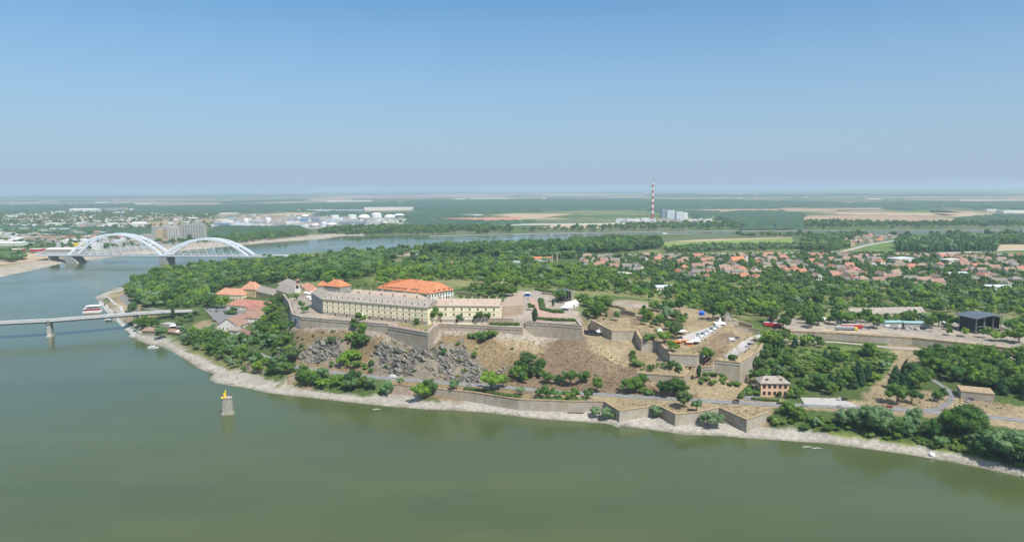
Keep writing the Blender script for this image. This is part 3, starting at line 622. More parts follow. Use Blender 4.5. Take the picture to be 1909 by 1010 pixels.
sheet('brick_walk', Gp([(1000,600,42.5),(1082,604,42.5),(1050,585,42.5),(1013,583,42.5),(1003,562,42.5),(985,553,42.5),(998,583,42.5)],42), M['pink_path'], dz=0.18, kind='structure')
sheet('paved_terrace', Gp([(727,606,40.5),(797,619,40.5),(816,605,40.5),(812,601,40.5),(792,616,40.5),(735,603,40.5)],40.5), M['pink_path'], dz=0.16, kind='structure')
M['lawn'] = mat('dry_lawn', (0.24, 0.225, 0.11), var=0.2, scale=0.3); M['matting'] = mat('ochre_matting', (0.62, 0.46, 0.24), var=0.1, scale=0.3)
sheet('lawn', Gp([(735,604,40.5),(796,616,40.5),(808,604,40.5),(770,600,40.5)],40.5), M['lawn'], dz=0.26, kind='structure')
sheet('ground_matting', Gp([(1526,616,24),(1560,617,24),(1620,621,24),(1640,623.5,24),(1640,621.5,24),(1600,618.5,24),(1540,614,24)],24), M['matting'], dz=0.2, kind='structure')
sheet('sloping_apron', Gp([(938,578,41.5),(975,568,42.5),(972,541,42.5),(940,558,42)],42), M['plaza'], dz=0.18, kind='structure')
sheet('quayside_steps', Gp([(186,560),(200,566),(230,600),(262,625),(250,628),(225,604),(205,588),(183,566)]), M['concrete'], dz=0.2, step=8, kind='structure')
sheet('town_square', Gp([(380,576),(415,570),(470,574),(440,585),(425,600),(410,606),(398,596),(392,584)]), M['asphalt'], dz=0.2, step=8, kind='structure')
ribbon('spit_road', Gp([(230,550),(233,560),(245,570),(262,576),(300,579),(345,579)]), 9, M['asphalt'], dz=0.2, kind='structure')
ribbon('path', Gp([(178,557),(192,550),(204,556),(214,566),(235,583),(262,600)]), 3, M['concrete'], dz=0.24, kind='structure')
ribbon('path', Gp([(1436,633,20),(1470,634,19),(1560,638,18),(1650,647,18),(1700,650,18),(1760,657,17.5)]), 5, M['pale_coping'], dz=0.2, kind='structure')

for a in (('dark curved ditch wall on the plateau behind the ivy tree gap',[(1158,584,36),(1172,586,36),(1185,590,36)],3.2),('pale ramp wall leading to the stone gate house',[(1350,603,32),(1378,606,31),(1402,613,28)],3.5),('rear wall of the dry bastion yard',[(1368,614,27),(1395,618,27),(1416,621,27)],3.0),
   ('low retaining wall between the marquee and the battery',[(1086,578,37),(1100,581,37),(1117,585,37)],2.4),('low brown fence wall along the yard of white vans',[(1316,636,31.5),(1338,620,31.5),(1350,609,32)],1.8),('short retaining wall beside the ramp on the plateau',[(1120,571,37),(1150,574,37),(1166,579,36)],2.2),
   ('retaining wall in front of the dry grass mound',[(1208,580,37),(1230,584,37),(1250,583,36)],2.8),('low wall between plateau lawn and great bastion gardens',[(1010,548,42),(1040,552,42),(1052,556,41)],1.6),('garden wall edging the back of the plateau',[(850,548,41),(890,552,41),(925,556,41)],2.0)): low_wall(*a)
# ------------------------------------------------------------------ generic building
def add_windows(root, face, n, rows, x0, x1, zs, y, wm_=1.1, hm_=1.5, frame='winframe', glass='glass', shared={}):
    """window parts on a face: face 'f' front (y fixed), 'r' right end, 'l' left end"""
    key = (wm_, hm_, frame, glass, face)
    if key not in shared:
        a = MB(); w, h = wm_, hm_
        for c, d in (((0, 0, h/2+0.09), (w+0.36, 0.22, 0.18)), ((0, 0, -h/2-0.09), (w+0.36, 0.30, 0.18)), ((-w/2-0.09, 0, 0), (0.18, 0.22, h)), ((w/2+0.09, 0, 0), (0.18, 0.22, h))): a.box(c, d)
        g = MB().box((0, 0.0, 0), (w, 0.10, h)); g.box((0, -0.06, 0), (0.07, 0.05, h))
        shared[key] = (a.mesh('window', M[frame]), g.mesh('pane', M[glass]))
    f, g = shared[key]
    for z in zs:
        for i in range(n):
            u = x0+(x1-x0)*((i+0.5)/n)
            loc, rz = {'f': ((u, y-0.06, z), 0), 'r': ((y+0.06, u, z), math.pi/2), 'l': ((y-0.06, u, z), -math.pi/2)}[face]
            o = bpy.data.objects.new('window', f); o.location = loc; o.rotation_euler = (0, 0, rz); link(o, root)
            p = bpy.data.objects.new('pane', g); link(p, o)
def gable_wall(mb, w, d, h, rh, along='x', mi=0):
    """closed wall body with gable ends"""
    if along == 'x': vs = [(-w/2, 0, 0), (w/2, 0, 0), (w/2, 0, h), (-w/2, 0, h), (-w/2, d, 0), (w/2, d, 0), (w/2, d, h), (-w/2, d, h), (-w/2, d/2, h+rh), (w/2, d/2, h+rh)]; fs = [(0, 1, 2, 3), (5, 4, 7, 6), (1, 5, 6, 9, 2), (4, 0, 3, 8, 7), (3, 2, 9, 8), (6, 7, 8, 9), (1, 0, 4, 5)]
    else: vs = [(-w/2, 0, 0), (w/2, 0, 0), (w/2, 0, h), (-w/2, 0, h), (-w/2, d, 0), (w/2, d, 0), (w/2, d, h), (-w/2, d, h), (0, 0, h+rh), (0, d, h+rh)]; fs = [(0, 1, 2, 8, 3), (5, 4, 7, 9, 6), (1, 5, 6, 2), (4, 0, 3, 7), (3, 8, 9, 7), (8, 2, 6, 9), (1, 0, 4, 5)]
    mb.add(vs, fs, mi)
def roof_body(mb, w, d, h, rh, kind, over=0.6, inset=None, mi=0):
    x0, x1, y0, y1 = -w/2-over, w/2+over, -over, d+over; t = 0.3; h += 0.03
    if kind == 'flat':
        mb.box((0, d/2, h+0.3), (w+0.5, d+0.5, 0.6), 0, mi); return
    if kind in ('gable', 'gabley'):
        if kind == 'gable': a = [(x0, y0), (x1, y0), (x1, d/2), (x0, d/2)]; b_ = [(x0, d/2), (x1, d/2), (x1, y1), (x0, y1)]; zz = ((0, 0, 1, 1), (1, 1, 0, 0)); k = over*rh/(d/2)
        else: a = [(x0, y0), (0, y0), (0, y1), (x0, y1)]; b_ = [(0, y0), (x1, y0), (x1, y1), (0, y1)]; zz = ((0, 1, 1, 0), (1, 0, 0, 1)); k = over*rh/(w/2)
        for q, zf in ((a, zz[0]), (b_, zz[1])):
            vs = [(p[0], p[1], h+0.04-k+(rh+k)*f) for p, f in zip(q, zf)]; vs += [(v[0], v[1], v[2]+t) for v in vs]
            mb.add(vs, [(3, 2, 1, 0), (4, 5, 6, 7), (0, 1, 5, 4), (1, 2, 6, 5), (2, 3, 7, 6), (3, 0, 4, 7)], mi)
        return
    ins = min(w, d)/2*0.95 if inset is None else inset
    if w >= d: r0, r1 = (-w/2+ins, d/2), (w/2-ins, d/2)
    else: r0, r1 = (0, ins), (0, d-ins)
    e = [(x0, y0), (x1, y0), (x1, y1), (x0, y1)]
    vs = [(*p, h) for p in e]+[(*p, h+t) for p in e]+[(*r0, h+t+rh), (*r1, h+t+rh)]
    fs = [(3, 2, 1, 0), (0, 1, 5, 4), (1, 2, 6, 5), (2, 3, 7, 6), (3, 0, 4, 7)]
    fs += [(4, 5, 9, 8), (5, 6, 9), (6, 7, 8, 9), (7, 4, 8)] if w >= d else [(4, 5, 8), (5, 6, 9, 8), (6, 7, 9), (7, 4, 8, 9)]
    mb.add(vs, fs, mi)
def building(name, label, A, B, depth, h, rh, kind, wall, roof, rows=1, cols=4, group=None, cat='building', win=(1.1, 1.5), chim=1, frame='winframe', dormers=0, ends=True, door=True, z=None, over=0.6, inset=None, back=None):
    A, B = Vector((A[0], A[1])), Vector((B[0], B[1])); e = B-A; w = e.length; rz = math.atan2(e.y, e.x); c = (A+B)/2
    nrm = Vector((-e.y, e.x)).normalized()
    if z is None: z = min(gz(*(A)), gz(*(B)), gz(*(c+nrm*depth*0.5)))
    root = empty(name, (c.x, c.y, z), rz, label=label, cat=cat, group=group)
    excl([A-nrm*2, B-nrm*2, B+nrm*(depth+2), A+nrm*(depth+2)])
    wb = MB()
    if kind in ('gable', 'gabley'): gable_wall(wb, w, depth, h, rh-0.02, 'x' if kind == 'gable' else 'y')
    else: wb.box((0, depth/2, h/2), (w, depth, h))
    wb.box((0, depth/2, -1.2), (w+0.1, depth+0.1, 2.4-0.02))
    wb.build('wall', M[wall], root)
    rb = MB(); roof_body(rb, w, depth, h, rh, kind, over, inset); ro = rb.build('roof', M[roof], root)
    fh = h/rows; zs = [fh*(r+0.55) for r in range(rows)]
    if cols: add_windows(root, 'f', cols, rows, -w/2+0.5, w/2-0.5, zs, 0, win[0], win[1], frame)
    if ends and cols:
        ne = max(1, int(depth/5)); add_windows(root, 'l', ne, rows, 0.5, depth-0.5, zs, -w/2, win[0], win[1], frame); add_windows(root, 'r', ne, rows, 0.5, depth-0.5, zs, w/2, win[0], win[1], frame)
    if door and cols: MB().box((w/2/cols*0.98, -0.05, 1.05), (1.1, 0.12, 2.1)).build('door', M['door'], root)
    r_ = random.Random(int(c.x*7+c.y))
    for i in range(chim):
        u = (-0.5+(i+0.5)/chim)*w*0.8; v = depth*(0.5+r_.uniform(-.12, .12)); zt = h+rh+0.9 if kind != 'flat' else h+1.6
        cb = MB(); cb.box((u, v, (h*0.9+zt)/2), (0.8, 0.6, zt-h*0.9)); cb.box((u, v, zt+0.08), (1.0, 0.8, 0.16)); cb.build('chimney', M['chimney'], ro)
    for i in range(dormers):
        u = -w/2+w*(i+0.5)/dormers; v = depth*0.2; zz = h+0.3+rh*(v+over)/(depth/2+over)
        db = MB(); db.box((u, v-0.4, zz+0.35), (1.1, 1.6, 1.0)); db.box((u, v-0.4, zz+0.9), (1.4, 2.0, 0.1)); db.build('dormer', M['brown_roof'], ro)
    return root
# ------------------------------------------------------------------ the yellow barracks on the terrace
def quad_roof(mb, E, r0, r1, t=0.3, mi=0):
    """hipped or gabled roof over eaves front-left, front-right, back-right, back-left with ridge r0-r1"""
    lo = [(p[0], p[1], p[2]-t) for p in E]; vs = lo+[tuple(p) for p in E]+[tuple(r0), tuple(r1)]
    mb.add(vs, [(3, 2, 1, 0), (0, 1, 5, 4), (1, 2, 6, 5), (2, 3, 7, 6), (3, 0, 4, 7), (4, 5, 9, 8), (5, 6, 9), (6, 7, 8, 9), (7, 4, 8)], mi)
def wing(root, A, B, depth, z0, h, rh, wall, roof, loc, ins0=0.0, ins1=0.0, over=0.7, ro_name='roof'):
    A = Vector((A[0], A[1])); B = Vector((B[0], B[1])); e = (B-A).normalized(); n = Vector((-e.y, e.x)); L3 = Vector(loc)
    def P(a, z): return (a.x-L3.x, a.y-L3.y, z-L3.z)
    wb = MB(); fp = [A, B, B+n*depth, A+n*depth]; wb.prism([(p.x-L3.x, p.y-L3.y) for p in fp], z0-2-L3.z, z0+h-L3.z)
    if ins0 <= 0: wb.add([P(A, z0+h), P(A+n*depth, z0+h), P(A+n*depth/2, z0+h+rh-0.1)], [(0, 1, 2)])
    if ins1 <= 0: wb.add([P(B, z0+h), P(B+n*depth, z0+h), P(B+n*depth/2, z0+h+rh-0.1)], [(0, 2, 1)])
    wo = wb.build('wall', M[wall], root)
    o = over; E = [P(A-e*o-n*o, z0+h+0.35), P(B+e*o-n*o, z0+h+0.35), P(B+e*o+n*(depth+o), z0+h+0.35), P(A-e*o+n*(depth+o), z0+h+0.35)]
    rb = MB(); quad_roof(rb, E, P(A+n*depth/2+e*(ins0 if ins0 > 0 else -o), z0+h+0.35+rh), P(B+n*depth/2-e*(ins1 if ins1 > 0 else -o), z0+h+0.35+rh)); rr = rb.build(ro_name, M[roof], root)
    excl(fp); return wo, rr, e, n
def face_windows(root, A, B, n, zs, loc, w=1.0, h=1.5, frame='winframe', t0=0.02, t1=0.98, skip=()):
    A = Vector((A[0], A[1])); B = Vector((B[0], B[1])); d = B-A; rz = math.atan2(d.y, d.x)
    key = ('fw', w, h, frame)
    sh = add_windows.__defaults__[-1]
    if key not in sh:
        a = MB()
        for c, s in (((0, 0, h/2+0.09), (w+0.36, 0.22, 0.18)), ((0, 0, -h/2-0.09), (w+0.36, 0.30, 0.18)), ((-w/2-0.09, 0, 0), (0.18, 0.22, h)), ((w/2+0.09, 0, 0), (0.18, 0.22, h))): a.box(c, s)
        g = MB().box((0, 0, 0), (w, 0.10, h)); g.box((0, -0.06, 0), (0.07, 0.05, h)); sh[key] = (a.mesh('window', M[frame]), g.mesh('pane', M['glass']))
    f, g = sh[key]; nn = Vector((d.y, -d.x)).normalized()*0.06
    for z in zs:
        for i in range(n):
            if (i in skip): continue
            p = A+d*(t0+(t1-t0)*(i+0.5)/n)+nn
            o = bpy.data.objects.new('window', f); o.location = (p.x-loc[0], p.y-loc[1], z-loc[2]); o.rotation_euler = (0, 0, rz); link(o, root)
            q = bpy.data.objects.new('pane', g); link(q, o)
zE = 54.3
bA = W(601.5, 558, zE); bB = W(797, 574.3, zE); bC = W(806, 570.3, zE); bD = W(931, 571.3, zE)
loc = (bA.x, bA.y, 41.0)
root = empty('barracks', loc, label='long pale yellow barracks with grey tiled roof on the fortress terrace', cat='barracks')
w1, r1, e1, n1 = wing(root, bA, bB, 19, 41, 13.3, 5.4, 'cream', 'grey_roof', loc)
w2, r2, _, _ = wing(root, bA+(n1*19.3).to_3d()+(e1*12).to_3d(), bB+(n1*19.3).to_3d()-(e1*22).to_3d(), 18, 41, 13.3, 5.6, 'greywall', 'pink_roof', loc, ins1=6)
w3, r3, e3, n3 = wing(root, bC, bD, 19, 41, 13.3, 4.6, 'cream', 'pink_roof', loc)
# end wing running back from the corner
bL = W(580, 545, zE)
sdir = (Vector((bL.x, bL.y))-Vector((bA.x, bA.y))).normalized()
w4, r4, _, _ = wing(root, bL+Vector((0, 0, 0)), Vector((bA.x, bA.y))+Vector((-0.3, 0.3)), 15, 41, 13.1, 5.0, 'greywall', 'grey_roof', loc, ins0=7)
face_windows(root, bA, bB, 17, [52.0, 47.8, 43.8], loc, w=1.25, h=1.8, frame='cream')
face_windows(root, bC, bD, 8, [52.0, 47.6], loc, w=1.3, h=1.9, frame='cream')
for cr_ in (45.6, 50.0):
    for (p, q) in ((bA, bB), (bC, bD)):
        d = (q-p).to_2d(); nn = Vector((d.y, -d.x)).normalized()*0.08
        MB().beam((p.x+nn.x-loc[0], p.y+nn.y-loc[1], cr_-loc[2]), (q.x+nn.x-loc[0], q.y+nn.y-loc[1], cr_-loc[2]), 0.22, 0.22).build('cornice', M['winframe'], root)
def place_on_line(A, B, t): return Vector((A[0]+(B[0]-A[0])*t, A[1]+(B[1]-A[1])*t))
dmesh = MB(); dmesh.box((0, 0, 1.1), (1.3, 0.16, 2.2)); dm = dmesh.mesh('door', M['door'])
for (p, q, n_) in ((bA, bB, 17), (bC, bD, 8)):
    d = (q-p).to_2d(); nn = Vector((d.y, -d.x)).normalized()*0.05; rz = math.atan2(d.y, d.x)
    for i in range(n_):
        if i % 2 == (0 if n_ == 17 else 1): continue
        c = place_on_line(p, q, 0.02+0.96*(i+0.5)/n_+(0.0 if n_ == 17 else 0.0)); o = bpy.data.objects.new('door', dm); o.location = (c.x+nn.x+(d.normalized().x*2.4)-loc[0], c.y+nn.y+(d.normalized().y*2.4)-loc[1], 0.0); o.rotation_euler = (0, 0, rz); link(o, root)
# dormers of the grey roof and chimneys
dor = MB(); dor.box((0, 0, 0.45), (1.0, 1.6, 1.1)); dor.box((0, -0.82, 0.45), (0.7, 0.06, 0.8), mi=1); dor.box((0, 0, 1.08), (1.3, 2.0, 0.14), mi=2)
dorm = dor.mesh('dormer', [M['white'], M['glass'], M['grey_roof']])
d = (bB-bA).to_2d(); rz = math.atan2(d.y, d.x)
for i in range(18):
    c = place_on_line(bA, bB, (i+0.4)/18)+n1*2.6; o = bpy.data.objects.new('dormer', dorm); o.location = (c.x-loc[0], c.y-loc[1], 14.2+0.5+1.35-0.6); o.rotation_euler = (0, 0, rz); link(o, r1)
chm = MB(); chm.box((0, 0, 0), (1.6, 0.9, 2.6)); chm.box((0, 0, 1.4), (1.9, 1.2, 0.2)); chmm = chm.mesh('chimney', M['chimney'])
for i in range(9):
    c = place_on_line(bA, bB, (i+0.6)/9)+n1*10.4; o = bpy.data.objects.new('chimney', chmm); o.location = (c.x-loc[0], c.y-loc[1], 19.3); o.rotation_euler = (0, 0, rz); link(o, r1)
for i in range(8):
    c = place_on_line(bC, bD, (i+0.6)/8)+n3*10.4; o = bpy.data.objects.new('chimney', chmm); o.location = (c.x-loc[0], c.y-loc[1], 18.6); link(o, r3)
for i in range(7):
    c = place_on_line(bA, bB, 0.1+(i+0.6)/9)+n1*29.5; o = bpy.data.objects.new('chimney', chmm); o.location = (c.x-loc[0], c.y-loc[1], 19.5); o.rotation_euler = (0, 0, rz); link(o, r2)
pl = MB()
for (p, q) in ((bA, bB), (bC, bD)):
    dd = (q-p).to_2d(); nn = Vector((dd.y, -dd.x)).normalized()*0.04
    pl.beam((p.x+nn.x-bA.x, p.y+nn.y-bA.y, 1.3), (q.x+nn.x-bA.x, q.y+nn.y-bA.y, 1.3), 0.14, 2.6)
pl.build('plinth', M['pale_coping'], root)
building('tower_block', 'square block with bright orange hipped roof behind the barracks corner', W(605, 540, 50), W(634, 543, 50), 15, 13, 6.0, 'hip', 'greywall', 'orange_roof', rows=3, cols=4, z=41, chim=3)
building('annex', 'small annex with orange roof beside the square block', W(592, 541, 50), W(603, 541, 50), 12, 13.5, 3.5, 'hip', 'greywall', 'orange_roof', rows=3, cols=2, z=41, chim=1)

# the white building with the great orange roof
zA = 50.5
aL, aM, aR = W(701, 536.3, zA), W(797, 547.4, zA), W(847, 539.5, zA)
loc = (aM.x, aM.y, 41.0)
root = empty('arsenal_building', loc, label='white building under a huge orange hipped roof with rows of small dormers', cat='building')
bk = 44.0
eM = (aM-aL).to_2d().normalized(); nM = Vector((-eM.y, eM.x)); eR = (aR-aM).to_2d().normalized(); nR = Vector((-eR.y, eR.x))
l2 = Vector((aL.x, aL.y)); m2 = Vector((aM.x, aM.y)); r2_ = Vector((aR.x, aR.y))
bl = l2+Vector((24, 34)); br = r2_+Vector((-16, 40)); l_in = l2
fp = [l2, m2, r2_, br, bl]
rel = lambda p, z: (p[0]-loc[0], p[1]-loc[1], z-loc[2])
wb = MB(); ins = [l2+Vector((1, 1)), m2+Vector((0, 1.1)), r2_+Vector((-1, 0.6)), br+Vector((-.6, -1)), bl+Vector((1, -1))]
wb.prism([(p.x-loc[0], p.y-loc[1]) for p in ins], -2, zA-loc[2]-0.3); wb.build('wall', M['white'], root); excl(fp)
rA = W(733, 522.5, 57.2); rB = W(768, 520.0, 57.6); rC = W(820, 526.5, 57.0)
rb = MB(); vs = [rel(p, zA-0.35) for p in fp]+[rel(p, zA) for p in fp]+[rel(rA, 57.2), rel(rB, 57.6), rel(rC, 57.0)]
rb.add(vs, [(4, 3, 2, 1, 0), (0, 1, 6, 5), (1, 2, 7, 6), (2, 3, 8, 7), (3, 4, 9, 8), (4, 0, 5, 9), (5, 6, 11, 10), (6, 12, 11), (6, 7, 12), (7, 8, 12), (8, 11, 12), (8, 9, 10, 11), (9, 5, 10)])
ar = rb.build('roof', M['orange_roof'], root)
# little ridge tiles and eyebrow dormers
db = MB(); db.box((0, 0, 0.3), (1.7, 1.8, 0.9)); db.box((0, -0.92, 0.3), (1.2, 0.06, 0.6), mi=1); db.box((0, -0.1, 0.8), (2.1, 2.2, 0.14)); dmm = db.mesh('dormer', [M['brown_roof'], M['black']])
def on_plane(p, A_, B_, C_):
    n_ = (Vector(B_)-Vector(A_)).cross(Vector(C_)-Vector(A_)); return A_[2]-((p[0]-A_[0])*n_.x+(p[1]-A_[1])*n_.y)/n_.z
A3, B3, C3, D3 = vs[5], vs[6], vs[11], vs[12]; R3 = vs[7]
for t in [0.10, 0.17, 0.23, 0.29, 0.36, 0.42, 0.48, 0.55, 0.61, 0.74, 0.80, 0.86]:
    c = Vector(A3).lerp(Vector(B3), t); c = c+(Vector(vs[10]).lerp(Vector(vs[11]), t)-c)*0.20
    o = bpy.data.objects.new('dormer', dmm); o.location = (c.x, c.y, on_plane(c, A3, B3, C3)+0.15); o.rotation_euler = (0, 0, math.atan2(eM.y, eM.x)); link(o, ar)
for t in [0.2, 0.42, 0.64, 0.86]:
    c = Vector(B3).lerp(Vector(R3), t); c = c+(Vector(D3)-c)*0.16
    o = bpy.data.objects.new('dormer', dmm); o.location = (c.x, c.y, on_plane(c, B3, R3, D3)+0.15); o.rotation_euler = (0, 0, math.atan2(eR.y, eR.x)); link(o, ar)
face_windows(root, ins[0], ins[1], 18, [47.6, 43.8], loc, w=1.3, h=2.2, frame='greywall'); face_windows(root, ins[1], ins[2], 9, [47.6, 43.8], loc, w=1.3, h=2.2, frame='greywall')
for k, t in enumerate((0.1, 0.5, 0.95)):
    c = Vector(rel(rA, 58)).lerp(Vector(rel(rC, 58)), t); o = bpy.data.objects.new('chimney', chmm); o.location = (c.x, c.y+3, c.z-0.4); link(o, ar)

# brick casemate end of the barracks and low wall
cA, cB = W(931, 580, 46), W(980, 576, 46)
MBc = MB(); p = [Vector((cA.x, cA.y)), Vector((cB.x-2, cB.y-2)), Vector((cB.x-6, cB.y+26)), Vector((cA.x, cA.y+22))]
o3 = (p[0].x, p[0].y, 40)
root = empty('casemate', o3, label='sloping brown brick casemate adjoining the end of the yellow barracks', cat='casemate')
MB().prism([(q.x-o3[0], q.y-o3[1]) for q in p], -1, 9.5).build('wall', M['brick'], root)
MB().prism([(q.x-o3[0], q.y-o3[1]) for q in p], 9.503, 10.0).build('roof', M['plaza'], root); excl(p)
gA, gB = W(909, 602, 40.5), W(957, 603, 40.5)
root = empty('garden_wall', (gA.x, gA.y, 40), label='pale pink plastered garden wall in front of the brick casemate', cat='wall')
MB().beam((0, 0, 2.0), (gB.x-gA.x, gB.y-gA.y, 2.0), 0.8, 5.0).build('masonry', M['pink_roof'], root)
MB().beam((0, 0, 4.62), (gB.x-gA.x, gB.y-gA.y, 4.62), 1.1, 0.2).build('coping', M['pale_coping'], root)

# mural panel on the small corner bastion
mA, mB = WALLP['terrace'][0][2], WALLP['terrace'][0][3]
d = (mB-mA).to_2d().normalized(); nn = Vector((d.y, -d.x))
mu_ = MB(); pa = [(mA.x+nn.x*1.1, mA.y+nn.y*1.1, 32.0), (mB.x+nn.x*1.1, mB.y+nn.y*1.1, 32.0), (mB.x+nn.x*0.28, mB.y+nn.y*0.28, 39.8), (mA.x+nn.x*0.28, mA.y+nn.y*0.28, 39.8)]
c0 = Vector(pa[0]); q = [(Vector(v)-c0) for v in pa]; back = [v+Vector((-nn.x*0.2, -nn.y*0.2, 0)) for v in q]
root = MB().add([tuple(v) for v in q+back], [(0, 1, 2, 3), (7, 6, 5, 4), (0, 4, 5, 1), (1, 5, 6, 2), (2, 6, 7, 3), (3, 7, 4, 0)]).build('mural', M['mural'], label='pale painted mural panel on the corner of the terrace wall', cat='mural')
root.location = c0
ring = MB(); cc = (q[0]+q[1]+q[2]+q[3])/4; u = (q[1]-q[0]).normalized(); v = (q[3]-q[0]).normalized(); fr = nn.to_3d()*0.06
for k in range(20):
    a0, a1 = 2*math.pi*k/20, 2*math.pi*(k+1)/20
    ring.beam(cc+fr+u*1.5*math.cos(a0)+v*2.4*math.sin(a0), cc+fr+u*1.5*math.cos(a1)+v*2.4*math.sin(a1), 0.5, 0.5)
ring.beam(cc+fr-u*0.9-v*1.2, cc+fr+u*0.8+v*1.4, 0.4, 0.4); ring.build('painted_emblem', M['black'], root)

# clock tower
ct = W(556, 546, 41); root = empty('clock_tower', (ct.x, ct.y, 41), label='white square clock tower with dark lantern on the fortress edge', cat='clock tower')
MB().box((0, 0, 4.5), (5.2, 5.2, 9.4)).build('shaft', M['white'], root)
for rz_, px_, py_ in ((0, 0, -2.62), (math.pi/2, 2.62, 0), (-math.pi/2, -2.62, 0)):
    f = MB(); f.lathe([(1.75, 0), (1.75, 0.12)], 20, mi=0); ff = f.build('clock_face', M['black'], root); ff.rotation_euler = (math.pi/2, 0, rz_); ff.location = (px_, py_, 6.8)
    h_ = MB(); h_.beam((0, 0, 0.16), (0, 1.4, 0.16), 0.16, 0.05); h_.beam((0, 0, 0.16), (0.9, 0.3, 0.16), 0.16, 0.05); h_.build('clock_hand', M['yellow'], ff)
rf = MB().lathe([(3.9, 9.2), (3.4, 9.9), (2.0, 10.8), (1.9, 11.0)], 4).build('roof', M['brown_roof'], root); rf.rotation_euler = (0, 0, math.pi/4)
MB().cyl((0, 0, 10.9), 1.5, 2.4, 8).build('lantern', M['black'], rf); MB().lathe([(2.2, 13.3), (1.4, 14.3), (0.3, 15.0), (0.1, 16.6)], 8).build('lantern_cap', M['brown_roof'], rf)
excl([(ct.x-5, ct.y-5), (ct.x+5, ct.y-5), (ct.x+5, ct.y+5), (ct.x-5, ct.y+5)])

# ------------------------------------------------------------------ the lower town at the bridge foot
TW = [ # name,label,(A),(B),depth,h,rh,kind,wall,roof,rows,cols,chim,dormers
 ('town_house','wide low town house with orange hipped roof beside the round green trees',(402,557),(452,557),17,6,7.5,'hip','cream','salmon_roof',1,8,3,0),
 ('town_house','tall ochre town house with steep orange pyramid roof',(450,554),(476,555),17,11,9,'hip','ochre','salmon_roof',3,5,2,0),
 ('town_house','long ochre town house with old grey roof beside the pyramid roof',(477,554),(515,553),13,8.5,6,'gable','ochre','grey_roof',2,8,3,0),
 ('town_house','long ochre town house with grey roof nearest the clock tower',(516,552.5),(551,552),13,8.5,6.5,'gable','ochre','grey_roof',2,8,2,0),
 ('town_house','grey roofed block standing behind the clock tower',(518,539),(575,540),22,7,7.5,'hip','cream','grey_roof',1,9,3,0),
 ('town_house','small block with orange roof close behind the clock tower',(562,549),(578,549),12,6,4,'hip','cream','salmon_roof',1,3,1,0),
 ('town_house','long low house with salmon red roof in the middle of the lower town',(423,576),(498,571),19,5,6.5,'hip','cream','red_roof',1,11,4,0),
 ('town_house','red roofed cross wing in front of the long salmon roof',(459,583),(487,581),15,5,5.5,'hip','cream','red_roof',1,4,2,0),
 ('town_house','big white gabled house with long brown roof at the town corner',(405,617),(444,618),58,5.5,7.5,'gabley','white','brown_roof',1,5,2,0),
 ('town_house','brown roofed house side wing with white end wall and tall chimney',(452,604),(486,598),16,7,6,'gable','white','brown_roof',2,5,2,0),
 ('town_house','small white annex with brown roof in front of the gabled house',(426,622),(444,624),9,4,3,'gable','white','grey_roof',1,3,1,0),
 ('town_house','small white shed with tiled roof among the trees below the town',(446,625),(462,627),8,3.5,3,'gable','white','brown_roof',1,2,0,0),
 ('town_house','small ochre house with orange roof hidden in the spit wood',(330,557),(344,557),9,4,3,'hip','ochre','salmon_roof',1,2,1,0),
]
for (nm, lb, a, b_, dp, h, rh, kd, wl, rf, rw, cl, chn, dmr) in TW:
    building(nm, lb, G(*a), G(*b_), dp, h, rh, kd, wl, rf, rows=rw, cols=cl, chim=chn, dormers=dmr, cat='house', group='houses of the lower town')
# riverside restaurant and its parasols
building('restaurant', 'low wooden riverside restaurant with brown roof below the bridge', G(265, 622), G(290, 622), 12, 3.2, 2.2, 'gable', 'wood', 'brown_roof', cols=4, chim=0, cat='restaurant')
building('restaurant', 'long brown roofed terrace restaurant at the tree edge above the beach', G(312, 623), G(345, 626), 10, 3.0, 2.0, 'gable', 'wood', 'brown_roof', cols=6, chim=0, cat='restaurant')
building('pavilion', 'pale flat roofed pavilion with a row of dark trees beside the restaurant', G(300, 611), G(332, 611), 9, 4, 0, 'flat', 'concrete', 'concrete', cols=6, chim=0, cat='pavilion')
# bunker at the roadside
building('bunker', 'concrete bunker set into the wooded bank beside the curved path', G(1791, 743), G(1853, 750), 14, 5.2, 0, 'flat', 'stone', 'coping', rows=1, cols=0, chim=0, cat='bunker')
# the villa
vA, vB = G(1418, 739), G(1470, 738.5)
vr = building('villa', 'two storey ochre villa with grey mansard roof at the riverside road', vA, vB, 12, 9.2, 3.4, 'hip', 'peach', 'grey_roof', rows=2, cols=5, win=(1.7, 2.0), frame='brownframe', chim=2, dormers=2, cat='villa', inset=4.0, over=0.9)
building('villa_porch', 'low tiled porch at the gate of the ochre villa', G(1408, 732), G(1416, 732), 5, 3, 1.5, 'hip', 'peach', 'brown_roof', cols=1, chim=0, ends=False, cat='porch')
